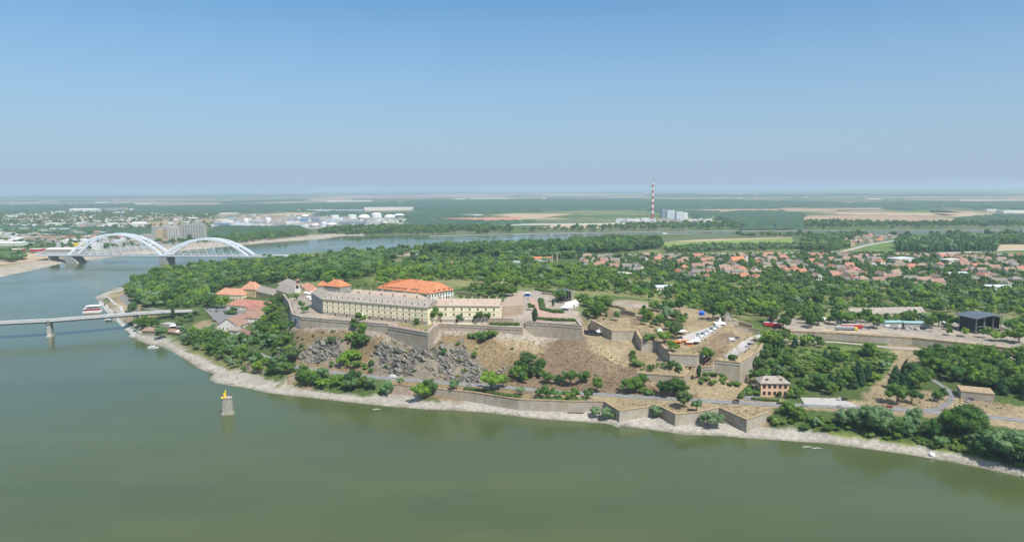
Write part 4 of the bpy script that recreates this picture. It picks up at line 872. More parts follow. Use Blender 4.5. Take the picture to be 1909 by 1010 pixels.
# ------------------------------------------------------------------ the big arch bridge
def arch_bridge():
    P0 = W(134, 474.6, 17); P1 = W(311, 475.6, 17); P2 = W(469, 476.9, 17)
    base = P1.copy(); base.z = 0
    root = empty('arch_bridge', base, label='big pale steel bridge with two arches of unequal span crossing the river', cat='bridge')
    u = (P2-P0).to_2d().normalized(); n = Vector((-u.y, u.x)); DW = 15.0
    def q(s, off, z): return (u.x*s+n.x*off, u.y*s+n.y*off, z)   # s metres from the middle pier
    s0 = -(P1-P0).to_2d().length; s2 = (P2-P1).to_2d().length
    d = MB(); d.beam(q(s0-75, 0, 16.2), q(s2+70, 0, 16.2), 2*DW, 2.6); d.build('deck', M['bluesteel'], root)
    for s in (-1, 1):
        f = MB(); f.beam(q(s0-75, s*(DW+1.0), 17.6), q(s2+70, s*(DW+1.0), 17.6), 0.3, 1.2); f.build('railing', M['whitemetal'], root)
    a = MB(); a.beam(q(s0-75, 0, 17.55), q(s2+70, 0, 17.55), 2*DW-6, 0.08); a.build('carriageway', M['asphalt'], root)
    for (sa, sb, rise) in ((s0, 0, 43.0), (0, s2, 34.0)):
        mid, hw = (sa+sb)/2, (sb-sa)/2-2
        def apt(t, side):
            s = mid+hw*t; zz = 17+rise*(1-abs(t)**2.15); lean = 4.5*(zz-17)/rise
            return q(s, side*(DW-1-lean), zz)
        N = 28
        for side in (-1, 1):
            ab = MB(); ts = [-1+2*i/N for i in range(N+1)]
            for t0, t1 in zip(ts[:-1], ts[1:]): ab.beam(apt(t0, side), apt(t1, side), 3.0, 4.0+1.0*abs(t0))
            ab.build('arch_rib', M['bluesteel'], root)
        for t in [x/10 for x in range(-7, 8, 2)]:
            xb = MB(); xb.beam(apt(t, -1), apt(t, 1), 2.6, 2.2); xb.build('cross_beam', M['bluesteel'], root)
        nh = int(2*hw/20)
        for side in (-1, 1):
            for i in range(nh):
                t = -0.88+1.76*(i+0.5)/nh
                for dlt in (-0.09, 0.09):
                    tt = max(-0.93, min(0.93, t+dlt)); s = mid+hw*(t-dlt*0.9)
                    hb = MB(); hb.beam(apt(tt, side), q(s, side*(DW-1), 17.4), 0.26, 0.26); hb.build('hanger', M['bluesteel'], root)
    pm = MB()
    pm.prism([(q(x, y, 0)[0], q(x, y, 0)[1]) for x, y in ((-9, -13), (9, -13), (9, 13), (-9, 13))], -4, 14.8, top=[(q(x, y, 0)[0], q(x, y, 0)[1]) for x, y in ((-7.5, -15), (7.5, -15), (7.5, 15), (-7.5, 15))]); pm.build('pier', M['greywall'], root)
    for s in (s0, s2):
        k = 1 if s < 0 else -1
        pb = MB(); pb.prism([(q(x, y, 0)[0], q(x, y, 0)[1]) for x, y in ((s+k*6-9, -14), (s+k*22, -14), (s+k*22, 14), (s+k*6-9, 14))], -2, 14.8, top=[(q(x, y, 0)[0], q(x, y, 0)[1]) for x, y in ((s-12, -15), (s+8, -15), (s+8, 15), (s-12, 15))]); pb.build('pier', M['greywall'], root)
    for s in (s0-45, s2+40): MB().prism([(q(s+x, y, 0)[0], q(s+x, y, 0)[1]) for x, y in ((-2, -12), (2, -12), (2, 12), (-2, 12))], 0, 14.8).build('pier', M['greywall'], root)
arch_bridge()
# ------------------------------------------------------------------ the girder road bridge
def girder_bridge():
    pts = [W(-260, 611, 17), W(0, 602, 16.5), W(92, 597.5, 16.5), W(253, 585, 16), W(300, 582, 15), W(366, 579.5, 11)]
    base = pts[2].copy(); base.z = 0; R_ = lambda p, dz=0: (p.x-base.x, p.y-base.y, p.z-base.z+dz)
    root = empty('girder_bridge', base, label='low flat road bridge on a stone pier leading into the lower town', cat='bridge')
    def strip(off, dz, w, h, nm, mt):
        b = MB()
        for a, c in zip(pts[:-1], pts[1:]):
            t = (c-a).to_2d().normalized(); n = Vector((-t.y, t.x, 0))*off; b.beam(Vector(R_(a, dz))+n, Vector(R_(c, dz))+n, w, h)
        b.build(nm, mt, root)
    strip(0, -1.1, 8.5, 1.6, 'girder', M['greywall']); strip(0, 0, 13.5, 0.35, 'deck', M['greywall']); strip(0, 0.22, 8.6, 0.06, 'carriageway', M['asphalt'])
    for s in (-6.5, 6.5): strip(s, 1.1, 0.12, 0.12, 'handrail', M['whitemetal']); strip(s, 0.55, 0.08, 0.5, 'railing', M['whitemetal'])
    i = 0
    for a, c in zip(pts[:-1], pts[1:]):
        L_ = (c-a).to_2d().length; k = int(L_/28)
        for j in range(k):
            p = a.lerp(c, (j+0.5)/k); lp = MB(); t = (c-a).to_2d().normalized()
            for s in (-6.7,): lp.tube([Vector(R_(p))+Vector((-t.y*s, t.x*s, 0)), Vector(R_(p, 8))+Vector((-t.y*s, t.x*s, 0)), Vector(R_(p, 8.6))+Vector((-t.y*(s+1.6), t.x*(s+1.6), 0))], 0.1, 5)
            lp.build('lamp_post', M['scaffold'], root)
    pr = MB(); t = (pts[2]-pts[1]).to_2d().normalized(); ang = math.atan2(t.y, t.x)
    pr.box((0, 0, 5.6), (3.6, 8, 15.6), ang, taper=0.9); pr.box((0, 0, 13.9), (4.4, 9.5, 0.9), ang); pr.box((0, 0, 0.4), (5.4, 10, 1.6), ang); pr.build('pier', M['concrete'], root)
    for p in (W(253, 585, 16), W(330, 581, 13)):
        g = gz(p.x, p.y); MB().box((p.x-base.x, p.y-base.y, (g-2+p.z-2.3)/2), (3.0, 10, p.z-2.3-g+2), ang).build('pier', M['concrete'], root)
    return root
girder_bridge()
# ------------------------------------------------------------------ old bridge pier with golden statue, in the river
pc = W(424.5, 771, 0); root = empty('old_bridge_pier', pc, R(12), label='old stone bridge pier standing alone in the river with a yellow rim', cat='pier')
def stadium(rx, ry, n=10):
    o = [(rx*0.55+rx*0.45*math.cos(a), ry*math.sin(a)) for a in np.linspace(-math.pi/2, math.pi/2, n)]+[(-rx*0.55+rx*0.45*math.cos(a), ry*math.sin(a)) for a in np.linspace(math.pi/2, 3*math.pi/2, n)]; return o
MB().prism(stadium(4.9, 3.1), -3, 1.1, top=stadium(4.4, 2.8)).build('footing', M['pier_stone'], root)
sb_ = MB()
hs = [1.103, 3.2, 5.2, 7.2, 9.2, 11.0]
for i in range(5):
    k0, k1 = 3.95-0.14*i, 3.95-0.14*(i+1); o0, o1 = stadium(k0, 2.5-0.07*i), stadium(k1+0.06, 2.5-0.07*(i+1)); sb_.prism(o0, hs[i]+0.002, hs[i+1], top=o1)
sb_.build('stone_shaft', M['pier_stone'], root)
MB().prism(stadium(3.55, 2.5), 11.003, 11.4).build('cap', M['pier_stone'], root)
yr = MB(); o = [p for p in stadium(3.7, 2.65) if p[0] < 0.2]; yr.prism(o, 11.403, 11.62); yr.build('yellow_rim', M['yellow'], root)
st = empty('statue', (pc.x-1.1*math.cos(R(12)), pc.y-1.1*math.sin(R(12)), 11.62), R(12), label='bright yellow stylised standing figure on the old river pier', cat='statue')
f = MB(); f.lathe([(1.05, 0), (0.95, 0.8), (0.75, 1.8), (0.55, 2.8), (0.5, 3.3)], 10); f.tube([(0.0, 0, 2.0), (0.45, -0.1, 3.1), (0.5, -0.1, 4.0)], [0.62, 0.52, 0.36], 8); f.tube([(-0.2, 0, 2.5), (-0.9, -0.1, 2.7), (-1.3, -0.2, 2.2)], [0.35, 0.28, 0.16], 6)
f.build('body', M['yellow'], st); MB().lathe([(0.05, 0), (0.4, 0.2), (0.48, 0.55), (0.3, 0.95), (0.05, 1.05)], 10, (0.5, -0.1, 3.9)).build('head', M['yellow'], st)
bx = empty('beacon_box', (pc.x+1.3, pc.y+0.2, 11.4), 0, label='small white box with red light on the old river pier', cat='beacon'); MB().box((0, 0, 0.55), (0.9, 0.9, 1.1)).build('housing', M['whitemetal'], bx); MB().box((0, 0, 1.25), (1.1, 1.0, 0.28)).build('red_cap', M['red'], bx)

# ------------------------------------------------------------------ boats
def boat(label, px, py, L_, rz, hull='whitemetal', cabin=True, name='motor_boat'):
    p = W(px, py, 0.0); r = empty(name, p, rz, label=label, cat='boat', group=None); w = L_*0.3
    pr = [(-L_/2, -w/2), (L_*0.2, -w/2), (L_/2, 0), (L_*0.2, w/2), (-L_/2, w/2)]
    MB().prism([(x*0.92, y*0.8) for x, y in pr], -0.3, 0.7+L_*0.02, top=pr).build('hull', M[hull], r)
    if cabin:
        z = 0.703+L_*0.02; MB().box((-L_*0.1, 0, z+0.55), (L_*0.45, w*0.7, 1.1), taper=0.9).build('cabin', M['white'], r)
        MB().box((-L_*0.1, 0, z+0.65), (L_*0.415, w*0.72, 0.4)).build('window', M['glass'], r); MB().box((-L_*0.1, 0, z+1.2), (L_*0.5, w*0.8, 0.12)).build('canopy', M['tent'], r)
    return r
boat('small white cabin boat moored off the gravel bank below the trees', 286, 648.5, 10, R(10))
boat('small grey motor boat at the bank near the bridge', 247.5, 628, 6, R(-15))
boat('dark blue houseboat moored directly under the road bridge', 204, 598, 9, R(-10), hull='glass')
boat('second pale boat tied beside the one under the road bridge', 198, 597, 6, R(-12))
# river raft restaurant
p = W(173, 581, 0); root = empty('river_restaurant', p, R(20), label='two storey floating restaurant with white roof moored at the quay', cat='houseboat')
MB().box((0, 0, 0.5), (20, 11, 2.0)).build('pontoon', M['whitemetal'], root); MB().box((0, 0.5, 3.1), (17, 8, 3.0)).build('cabin', M['red'], root)
for z, w_, d_ in ((1.7, 19.5, 11), (4.75, 18.5, 10)): MB().box((0, 0, z), (w_, d_, 0.25)).build('deck', M['whitemetal'], root)
MB().box((1, 0.5, 6.0), (12, 6.5, 2.2)).build('upper_cabin', M['glass'], root); r_ = MB(); roof_body(r_, 15, 9, 7.2, 1.2, 'hip', 0.6); ro = r_.build('roof', M['whitemetal'], root); ro.location = (1, -4, 0)
for i in range(8): MB().box((-8.5+i*2.4, -5.3, 2.35), (0.12, 0.12, 1.1)).build('rail_post', M['whitemetal'], root)
p = W(1275, 438.5, 0); root = empty('barge', p, R(-3), label='very long white barge lying in the far channel beside the plantation', cat='barge')
MB().prism([(-70, -5), (66, -5), (74, 0), (66, 5), (-70, 5)], -0.5, 3.2).build('hull', M['whitemetal'], root); MB().box((-60, 0, 5.2), (14, 8, 4)).build('wheelhouse', M['white'], root)
for i in range(6): MB().box((-42+i*18, 0, 3.7), (15, 8, 1.0)).build('hatch_cover', M['greywall'], root)

# ------------------------------------------------------------------ striped chimney and power station
p = W(1216, 408.5, 6); root = empty('power_station_chimney', p, label='very tall chimney with red and white bands on the plain', cat='chimney')
M['band_red'] = mat('faded_band_red', (0.42, 0.10, 0.08), var=0.08, scale=0.2)
Hc = 171.0; NB = 13
for i in range(NB):
    z0, z1 = Hc*i/NB, Hc*(i+1)/NB; ra = 6.8-2.8*z0/Hc; rb_ = 6.8-2.8*z1/Hc
    MB().cyl((0, 0, z0+(0.004 if i else 0)), ra, z1-z0-0.008, 20, r2=rb_).build('band', M['band_red' if i % 2 == 1 or i in (0,) else 'white'], root)
MB().cyl((0, 0, Hc), 4.2, 3.0, 20).build('rim', M['glass'], root)
def farb(name, label, x0, x1, py, hpx, depth, wall, roof, kind='flat', cols=0, rows=1, rh=None, cat='building', group=None, z=6, chim=0):
    A, B = W(x0, py, z), W(x1, py-0.006*(x1-x0), z); D = A.y; h = hpx*D/FPX
    B = Vector((B.x, A.y, z)); rh = h*0.25 if rh is None else rh
    return building(name, label, A, B, depth, h, rh, kind, wall, roof, rows=rows, cols=cols, group=group, chim=chim, ends=False, door=False, z=z, win=(2.4, 2.4), over=0.8, cat=cat)
def ribs(root, w, h, n, mt='greywall', d=0.5):
    for i in range(n): MB().box((-w/2+w*(i+0.5)/n, -d/2-0.01, h/2), (0.8, d, h*0.98)).build('wall_rib', M[mt], root)
M['pale_blue'] = mat('pale_blue_sheeting', (0.55, 0.60, 0.65), var=0.05, scale=0.05)
M['blue_grey'] = mat('blue_grey_sheeting', (0.22, 0.27, 0.33), var=0.08, scale=0.05)
M['steelblue'] = mat('blue_sheeting', (0.12, 0.26, 0.45), var=0.1, scale=0.05)
M['tan'] = mat('tan_render', (0.50, 0.40, 0.25), var=0.1, scale=0.1)
farb('boiler_house', 'tall blue grey boiler house block beside the striped chimney', 1233.5, 1243.5, 406.5, 16, 30, 'blue_grey', 'blue_grey', group='power station blocks')
for i in range(5): pass
farb('boiler_house', 'tallest white power station block behind the blue grey one', 1244, 1258, 408.5, 16, 34, 'pale_blue', 'pale_blue', group='power station blocks')
farb('boiler_house', 'second white power station block with stepped top', 1261, 1275, 409.5, 14, 34, 'pale_blue', 'white', group='power station blocks')
farb('boiler_house', 'smallest white block at the river end of the power station', 1275.6, 1282, 409, 12, 26, 'white', 'white', group='power station blocks')
def silos(label, x0, x1, py, hpx, n, mt):
    A, B = W(x0, py, 6), W(x1, py, 6); D = A.y; h = hpx*D/FPX; w = B.x-A.x; r = w/n/2
    root = empty('grain_silo', ((A.x+B.x)/2, A.y, 6), label=label, cat='silo', group='grain silos by the arch bridge')
    me = MB().cyl((0, 0, 0), r, h, 14).mesh('silo_cell', M[mt])
    for i in range(n):
        for k in range(2):
            o = bpy.data.objects.new('silo_cell', me); o.location = (-w/2+r+2*r*i, k*2*r, 0); link(o, root)
    MB().box((0, r, h+2.6), (w*0.96, 2*r, 5)).build('headhouse', M[mt], root)
silos('pale row of round concrete grain silos beside the tan block', 312, 334, 446, 21, 5, 'concrete')
silos('longest and tallest row of grey grain silo cells', 337, 382, 444, 24, 9, 'greywall')
farb('silo_block', 'broad grey windowless block behind the tan building', 283, 322, 438, 15, 40, 'greywall', 'greywall', cat='block')
farb('silo_block', 'tan block standing in front of the grey silo block', 290, 304, 446, 18, 25, 'tan', 'tan', cols=3, rows=4, cat='block')
farb('silo_block', 'grey tower topping the silo row near its far end', 362, 376, 436, 22, 16, 'greywall', 'greywall', cat='block')
def tank(label, xc, py, wpx, hpx, dome, mt):
    A = W(xc, py, 6); D = A.y; r = wpx*D/FPX/2; h = hpx*D/FPX
    root = empty('storage_tank', A, label=label, cat='tank', group='storage tanks of the refinery')
    MB().cyl((0, 0, 0), r, h, 24).build('shell', M[mt], root); MB().lathe([(r*1.02, h), (r*0.8, h+dome*0.6), (r*0.4, h+dome*0.9), (0.5, h+dome)], 24).build('tank_roof', M['whitemetal'], root)
for a in (('white cylindrical tank nearest the refinery columns',624,407.5,16,6,2,'white'),('white cylindrical tank beside the long dark shed',656.5,407.5,16,7,2,'white'),('wide domed tank with red band and silver dome',679,410,22,5,14,'pink_roof'),('largest tall white tank with silver dome',702,407.5,19,8,8,'white'),
          ('domed silver tank with white wall behind the trees',727,407,21,3,12,'white'),('domed tank with salmon wall at the wood edge',744.5,405,19,4,8,'red_roof'),('small white dome tank in the works yard',459.5,415,9,5,8,'white'),('second small white dome tank in the works yard',500.5,414,10.5,6,5,'white'),
          ('grey squat tank in front of the refinery columns',587.5,424,15,5,4,'greywall'),('wide grey squat tank under the long dark shed',619,424,19,6,6,'greywall'),('silver domed tank by the blue shed',569,407,13,4,9,'blue_grey'),('pale grey tank between the columns and the dark shed',604,421,12,6,3,'pale_blue')): tank(*a)
# refinery columns
p = W(588, 416, 6); D = p.y; root = empty('refinery_columns', p, label='cluster of thin steel refinery columns and frames among tanks', cat='refinery')
for i, (dx, hh, rr_) in enumerate(((-7,46,2.4),(-5,34,3),(-3,52,1.8),(-1,38,2.6),(1,30,3.2),(3,44,2.0),(5,26,3.4),(7,36,2.2),(9,24,2.8))):
    MB().cyl((dx*D/FPX, (i % 3)*9, 0), rr_, hh, 8, r2=rr_*0.8).build('column', M['scaffold'], root)
for i in range(4): MB().box(((-6+4*i)*D/FPX, 6, 9), (7, 14, 18)).build('steel_frame', M['blue_grey'], root)
ms = empty('lattice_mast', W(502.5, 414, 6), label='thin tall lattice mast above the works yard', cat='mast'); MB().tube([(0, 0, 0), (0, 0, 72)], [1.6, 0.5], 4).build('mast_pole', M['scaffold'], ms)
# sheds: x0 x1 base h colour kind
SH = [(85,111,421,5,'white','white','flat'),(130,138,422,5,'white','white','flat'),(142.5,154,422,7,'white','white','flat'),(155,178,423,7,'greywall','greywall','flat'),(174,184,415,4,'white','white','flat'),(193,204,421,3.5,'white','pale_blue','flat'),
 (205,218,422,5,'white','white','gable'),(223,231,422,5,'white','grey_roof','flat'),(245,272,423,7,'white','white','gable'),(232,243,414,4.5,'white','pink_roof','flat'),(239,258,410,4,'white','white','flat'),(197,205,413,4,'white','grey_roof','gable'),(9,29,405.5,4,'white','white','flat'),(27,40,402,3,'white','white','flat'),
 (129,180,395.5,5,'white','white','gable'),(185,196,392,4,'tan','tan','flat'),(196.5,226,392.5,4.5,'greywall','blue_grey','flat'),(227,237,391,4,'tan','tan','flat'),(242,250,392,3,'white','white','flat'),(90,117,397,2.6,'white','white','flat'),(10,27,422,4,'pale_blue','grey_roof','flat'),(33,50,420,3,'white','pale_blue','flat'),
 (35,49,431,5.5,'greywall','white','flat'),(92,105,433,7,'white','pale_blue','flat'),(112,126,433,7.5,'white','teal','flat'),(71,84,435,6,'white','grey_roof','gable'),(313,337,411,3.5,'white','white','flat'),(349,366,410.5,4,'white','white','gable'),(370,392,416,7.5,'tan','pink_roof','flat'),(300,309,403,3,'white','white','flat'),
 (73,124,446.5,4,'greywall','orange_roof','gable'),(130,178,445.5,3.5,'greywall','orange_roof','gable'),(205,237,445.5,3.5,'greywall','orange_roof','gable'),(0,70,447,4,'pink_roof','pink_roof','gable'),(-40,24,453,4,'white','white','flat'),(-30,40,458,4.5,'white','white','gable'),(113,176,453,5,'white','white','flat'),(130,153,460,5.5,'yellow','yellow','flat'),(84,112,453,4,'greywall','grey_roof','flat'),
 (3,36,469.5,4.5,'red','white','flat'),(55,75,468.5,4,'red','white','flat'),(85,147,473,8,'greywall','white','gable'),(166,179.5,466,12,'white','white','flat'),(240,262,452,4,'pink_roof','pink_roof','gable'),(262,290,446,9,'greywall','grey_roof','flat'),(298,325,452,5,'pink_roof','pink_roof','flat'),(170,190,436,4,'white','pale_blue','flat'),
 (405,425,415,6,'white','white','flat'),(426,439,412,6,'greywall','pale_blue','flat'),(400,423,424,7,'steelblue','steelblue','flat'),(431,468,424,6,'pale_blue','pale_blue','flat'),(467,493,419,7,'greywall','pale_blue','flat'),(509,530,423,8,'greywall','grey_roof','flat'),(530,546,417,4,'white','white','flat'),(547,571,413,4.5,'steelblue','steelblue','flat'),(633,678,420,6,'blue_grey','blue_grey','flat'),
 (553,622,395.5,4,'pale_blue','white','flat'),(623,677,395.8,4,'blue_grey','pale_blue','flat'),(679,769,392,5,'white','pale_blue','flat'),(610,693,376.5,2.5,'white','white','flat'),(821,850,404,3,'white','white','flat'),(853,898,404,3,'pale_blue','white','flat'),(956,984,393,2.6,'white','white','flat'),(844,868,371.5,1.6,'white','white','flat'),(878,947,371,1.4,'white','white','flat'),(1011,1018,371,1.8,'white','white','flat'),
 (1156,1192,413.5,4,'white','white','flat'),(1196,1212,412,5,'white','pale_blue','flat'),(1284,1296,413,3,'white','white','flat'),(1616,1645,372,1.6,'white','white','flat'),(1840,1859,393.5,3,'white','white','flat'),(1871,1915,397,4,'white','pale_blue','flat'),(1497,1507,369,1.6,'white','white','flat'),(1375,1385,370,1.3,'white','white','flat'),
 (410,440,399,1.6,'white','white','flat'),(300,320,385,1.5,'white','white','flat'),(252,275,381,1.5,'white','white','flat'),(75,105,375,1.4,'white','white','flat'),(178,200,379,1.5,'white','white','flat'),(1320,1360,416,3,'greywall','grey_roof','flat')]
CN = {'white': 'white', 'greywall': 'grey', 'tan': 'tan', 'pale_blue': 'pale blue', 'blue_grey': 'dark blue-grey', 'steelblue': 'blue', 'yellow': 'yellow', 'red': 'dark red walled', 'pink_roof': 'pinkish', 'orange_roof': 'orange tiled', 'grey_roof': 'grey tiled', 'teal': 'teal'}
for i, (x0, x1, py, h, wl, rf, kd) in enumerate(sorted(SH)):
    lb = '%s hall with %s %s roof, %s along the far plain' % (CN[wl], CN[rf], kd, ordinal(i+1))
    D = 144*1273/(py-352); farb('industrial_hall', lb, x0, x1, py, h, min(60, max(18, (x1-x0)*D/FPX*0.5)), wl, rf, kd, cols=(max(2, int((x1-x0)/5)) if h > 4 and x1-x0 > 8 else 0), group='industrial halls on the far plain', cat='hall')
for i in range(26):   # scattered suburb blocks left of the silos
    x = 4+i*11.3+rng.uniform(-5, 5); y = rng.choice([400, 406, 412, 417, 427, 437, 441])+rng.uniform(-1.5, 1.5)
    w = rng.uniform(3.5, 8); farb('suburb_house', 'small pale suburb block among trees, %s across the flat city edge' % ordinal(i+1), x, x+w, y, rng.uniform(2, 3.6), 14, 'white', ['grey_roof', 'pink_roof', 'white', 'red_roof'][i % 4], 'gable', group='suburb blocks at the city edge', cat='house')

# clutter of the works yard and the city edge, far too small to tell apart
for nm, n_, x0, x1, ys, wr in (('distant_works_clutter', 240, 395, 780, (402, 424), (8, 26)), ('distant_city_clutter', 420, -20, 400, (396, 452), (9, 24)), ('distant_river_sheds', 80, 1150, 1330, (410, 416), (8, 22))):
    cb = MB()
    for i in range(n_):
        x = rng.uniform(x0, x1); y = rng.uniform(*ys)
        if nm == 'distant_city_clutter' and x > 250 and y > 425: continue
        q = W(x, y, 6); w_ = rng.uniform(*wr); h_ = rng.uniform(4, 11); cb.box((q.x, q.y, 6+h_/2-1), (w_, rng.uniform(9, 18), h_+2), rng.uniform(-.4, .4), int(rng.integers(5)))
    cb.build(nm, [M['white'], M['greywall'], M['pale_blue'], M['pink_roof'], M['concrete']], kind='stuff')
# ------------------------------------------------------------------ fields, levees, far woods
FM = {k: mat('field_'+k, c, var=0.1, scale=0.01) for k, c in {'straw': (0.44, 0.34, 0.22), 'tan': (0.38, 0.27, 0.18), 'green': (0.12, 0.19, 0.05), 'dull': (0.13, 0.17, 0.09), 'lime': (0.20, 0.27, 0.07), 'gravel': (0.48, 0.46, 0.43), 'brown': (0.28, 0.19, 0.13), 'yard': (0.30, 0.295, 0.27)}.items()}
def field(poly, k, name='field', dz=0.45, z=None):
    v = []
    for p in poly:
        zz = z if z is not None else None
        q = G(p[0], p[1], 6) if zz is None else W(p[0], p[1], zz)
        v.append((q.x, q.y, (q.z if zz is None else zz)+dz))
    zm = max(a[2] for a in v); v = [(a[0], a[1], zm) for a in v]
    return MB().add(v, [tuple(range(len(v)-1, -1, -1))]).build(name, FM[k], kind='structure')
def fix(poly): return list(reversed(poly))
FL = [([(395,427),(395,410),(560,405),(760,399),(770,404),(690,424),(600,427),(480,426)],'yard',5.5),([(60,474),(110,450),(280,446),(360,452),(300,462),(200,472),(140,477)],'yard',5.5),([(1219,461),(1235,452),(1474,444),(1487,454),(1370,455),(1285,465)],'lime',5),([(1235,451.4),(1300,447),(1476,442),(1478,444),(1400,446.5),(1300,450)],'straw',5.2),([(1606,466),(1635,454),(1672,449),(1676,468),(1640,470)],'green',6.2),([(1500,455),(1560,452),(1580,458),(1500,463)],'dull',5),
 ([(1850,468),(1856,457),(1915,456),(1915,467)],'straw',6.2),([(1700,447),(1850,441),(1860,446),(1720,451)],'dull',5.2),([(1270,392.5),(1350,388),(1560,389),(1560,394),(1450,394.5),(1350,395)],'tan',6),([(1509,402),(1640,400.5),(1780,407),(1788,415),(1640,416),(1500,413),(1490,406)],'tan',6),
 ([(1731,393),(1760,393),(1897,402),(1895,406),(1800,407),(1740,399)],'straw',6),([(1560,396),(1730,397),(1790,401),(1700,402),(1560,400)],'straw',6),([(1640,392),(1740,391),(1800,397),(1700,396)],'green',6),([(913,401),(960,398),(1072,399),(1020,405),(1010,408),(975,408),(940,403)],'straw',6),
 ([(480,402),(540,396.5),(600,397),(600,401.5)],'straw',6),([(484,374),(572,377),(565,380),(480,379)],'tan',6),([(572,371),(640,366),(800,365),(800,369.5),(640,372)],'tan',6),([(800,369.5),(800,362.5),(980,361),(1000,366),(880,369)],'tan',6),([(880,363),(1090,360.5),(1150,363),(1000,366.5)],'straw',6),
 ([(0,379),(0,375),(105,375.5),(95,378.5)],'tan',6),([(262,371),(400,369),(400,370.5),(262,372.5)],'straw',6),([(300,385),(450,380),(450,382),(310,387)],'straw',6),([(860,421.5),(860,419.5),(980,417.5),(1200,415.8),(1235,416),(1235,417.5),(980,420)],'gravel',5.6),([(1010,425),(1030,419.5),(1190,418),(1230,421),(1100,426)],'straw',5.6),
 ([(1300,415.5),(1235,413.5),(1330,411),(1340,412.5)],'gravel',6),([(1500,374),(1620,372),(1620,374.5),(1510,376)],'straw',6),([(1615,373.5),(1760,374),(1760,377),(1640,378)],'dull',6),([(1250,362),(1200,361),(1400,359.5),(1420,361.5)],'straw',6),([(1690,367),(1909,366),(1909,368),(1700,369)],'straw',6),
 ([(1780,372),(1909,372),(1909,374),(1800,375)],'straw',6),([(1300,371),(1340,369),(1480,371),(1470,372.5)],'dull',6),([(600,392),(560,389),(800,384),(800,386)],'dull',6),([(115,440),(0,443),(0,438),(120,436)],'dull',6),([(0,478),(0,468),(40,470),(95,477),(100,482),(60,488),(0,494)],'straw',5.6),([(400,404),(480,400),(485,402),(410,407)],'dull',6)]
for poly, k, z in FL: field(poly, k, z=z)
fr = np.random.default_rng(19)
for i in range(95):      # far strip fields
    y = 357.5+36*fr.random()**1.5; x = fr.uniform(-60, 1950); w = fr.uniform(50, 330); t = 0.5+1.5*(y-355)/40*fr.uniform(.5, 2.2); sl = -0.006*w+fr.uniform(-1, 1)*0.3; s = fr.uniform(-25, 25)
    if 400 < x+w and x < 780 and y > 388: continue
    field([(x, y), (x+s, y-t), (x+w+s, y-t+sl), (x+w, y+sl)], ['straw', 'tan', 'straw', 'straw', 'green', 'tan', 'tan', 'dull'][int(fr.integers(8))], dz=0.7+0.04*i, z=6)
def levee(pts, w, k='gravel', z=6):
    P = [W(a, b_, z+1.2) for a, b_ in pts]; mb = MB()
    for a, b_ in zip(P[:-1], P[1:]): mb.beam(a+Vector((0, 0, -0.6)), b_+Vector((0, 0, -0.6)), w, 1.6)
    return mb.build('levee_road', FM[k], kind='structure')
levee([(905,476.5),(1000,475),(1170,474.5),(1350,472.5),(1527,470.5)], 9); levee([(1527,470.5),(1572,468),(1600,461),(1614,457),(1672,447.5)], 8); levee([(1715,472),(1800,470),(1870,466),(1915,465)], 14)
levee([(800,440),(900,437.2),(1050,434.6),(1200,432),(1370,430),(1560,429.5),(1909,427.8)], 5, 'gravel', 1.4)
levee([(700,477),(790,473),(870,476),(905,476.5)], 14, 'gravel'); levee([(560,476),(640,478),(700,472),(760,468)], 10, 'tan', 6)
def ico_v(sub=1):
    import bmesh
    bm = bmesh.new(); bmesh.ops.create_icosphere(bm, subdivisions=sub, radius=1); v = np.array([x.co[:] for x in bm.verts]); f = [tuple(q.index for q in t.verts) for t in bm.faces]; bm.free(); return v, f
# ------------------------------------------------------------------ settlement houses beyond the fortress woods
HW = [M['white'], M['cream'], M['greywall'], M['peach']]; HR = ['red_roof', 'brown_roof', 'old_roof', 'grey_old', 'dull_roof', 'grey_old', 'old_roof', 'brown_roof', 'grey_old']
RN = {'red_roof': 'red', 'brown_roof': 'brown', 'pink_roof': 'faded pink', 'grey_roof': 'grey', 'dull_roof': 'dull orange', 'old_roof': 'faded pinkish', 'grey_old': 'dark grey', 'whitemetal': 'white'}
def simple_house(p, rz, w, d, h, rh, wi, rf, kind, label, group):
    root = empty('house', p, rz, label=label, cat='house', group=group)
    wb = MB(); gable_wall(wb, w, d, h, rh-0.02, 'x') if kind == 'gable' else wb.box((0, d/2, h/2), (w, d, h)); wb.box((0, d/2, -1), (w+.1, d+.1, 1.98)); wb.build('wall', HW[wi], root)
    rb = MB(); roof_body(rb, w, d, h, rh, kind, 0.5); ro = rb.build('roof', M[rf], root)
    MB().box((w*0.2, d*0.55, h+rh*0.9), (0.7, 0.7, 1.6)).build('chimney', M['chimney'], ro)
    add_windows(root, 'f', max(2, int(w/3.2)), 1, -w/2+0.4, w/2-0.4, [h*0.55], 0, 1.2, 1.3)
    excl([(p[0]-w*0.6, p[1]-w*0.4), (p[0]+w*0.6, p[1]-w*0.4), (p[0]+w*0.6, p[1]+w*0.9), (p[0]-w*0.6, p[1]+w*0.9)])
    return root
set_poly = [W(a, b_, 8) for a, b_ in [(1085,480),(1160,480),(1560,476),(1915,479),(1915,544),(1840,546),(1740,538),(1600,533),(1420,528),(1290,524),(1200,520),(1110,505),(1075,490)]]
poly_np = [(p.x, p.y) for p in set_poly]
spots = []
ang = R(7); ca_, sa_ = math.cos(ang), math.sin(ang)
for r in range(-30, 60):
    yy = 940+r*31
    for c in range(-60, 90):
        xx = c*25+(r % 2)*9
        x = xx*ca_-(yy-1100)*sa_+rng.uniform(-4, 4); y = 1100+xx*sa_+(yy-1100)*ca_+rng.uniform(-3, 3)
        if (c % 7 == 3) or rng.random() < 0.36: continue
        spots.append((x, y, r))
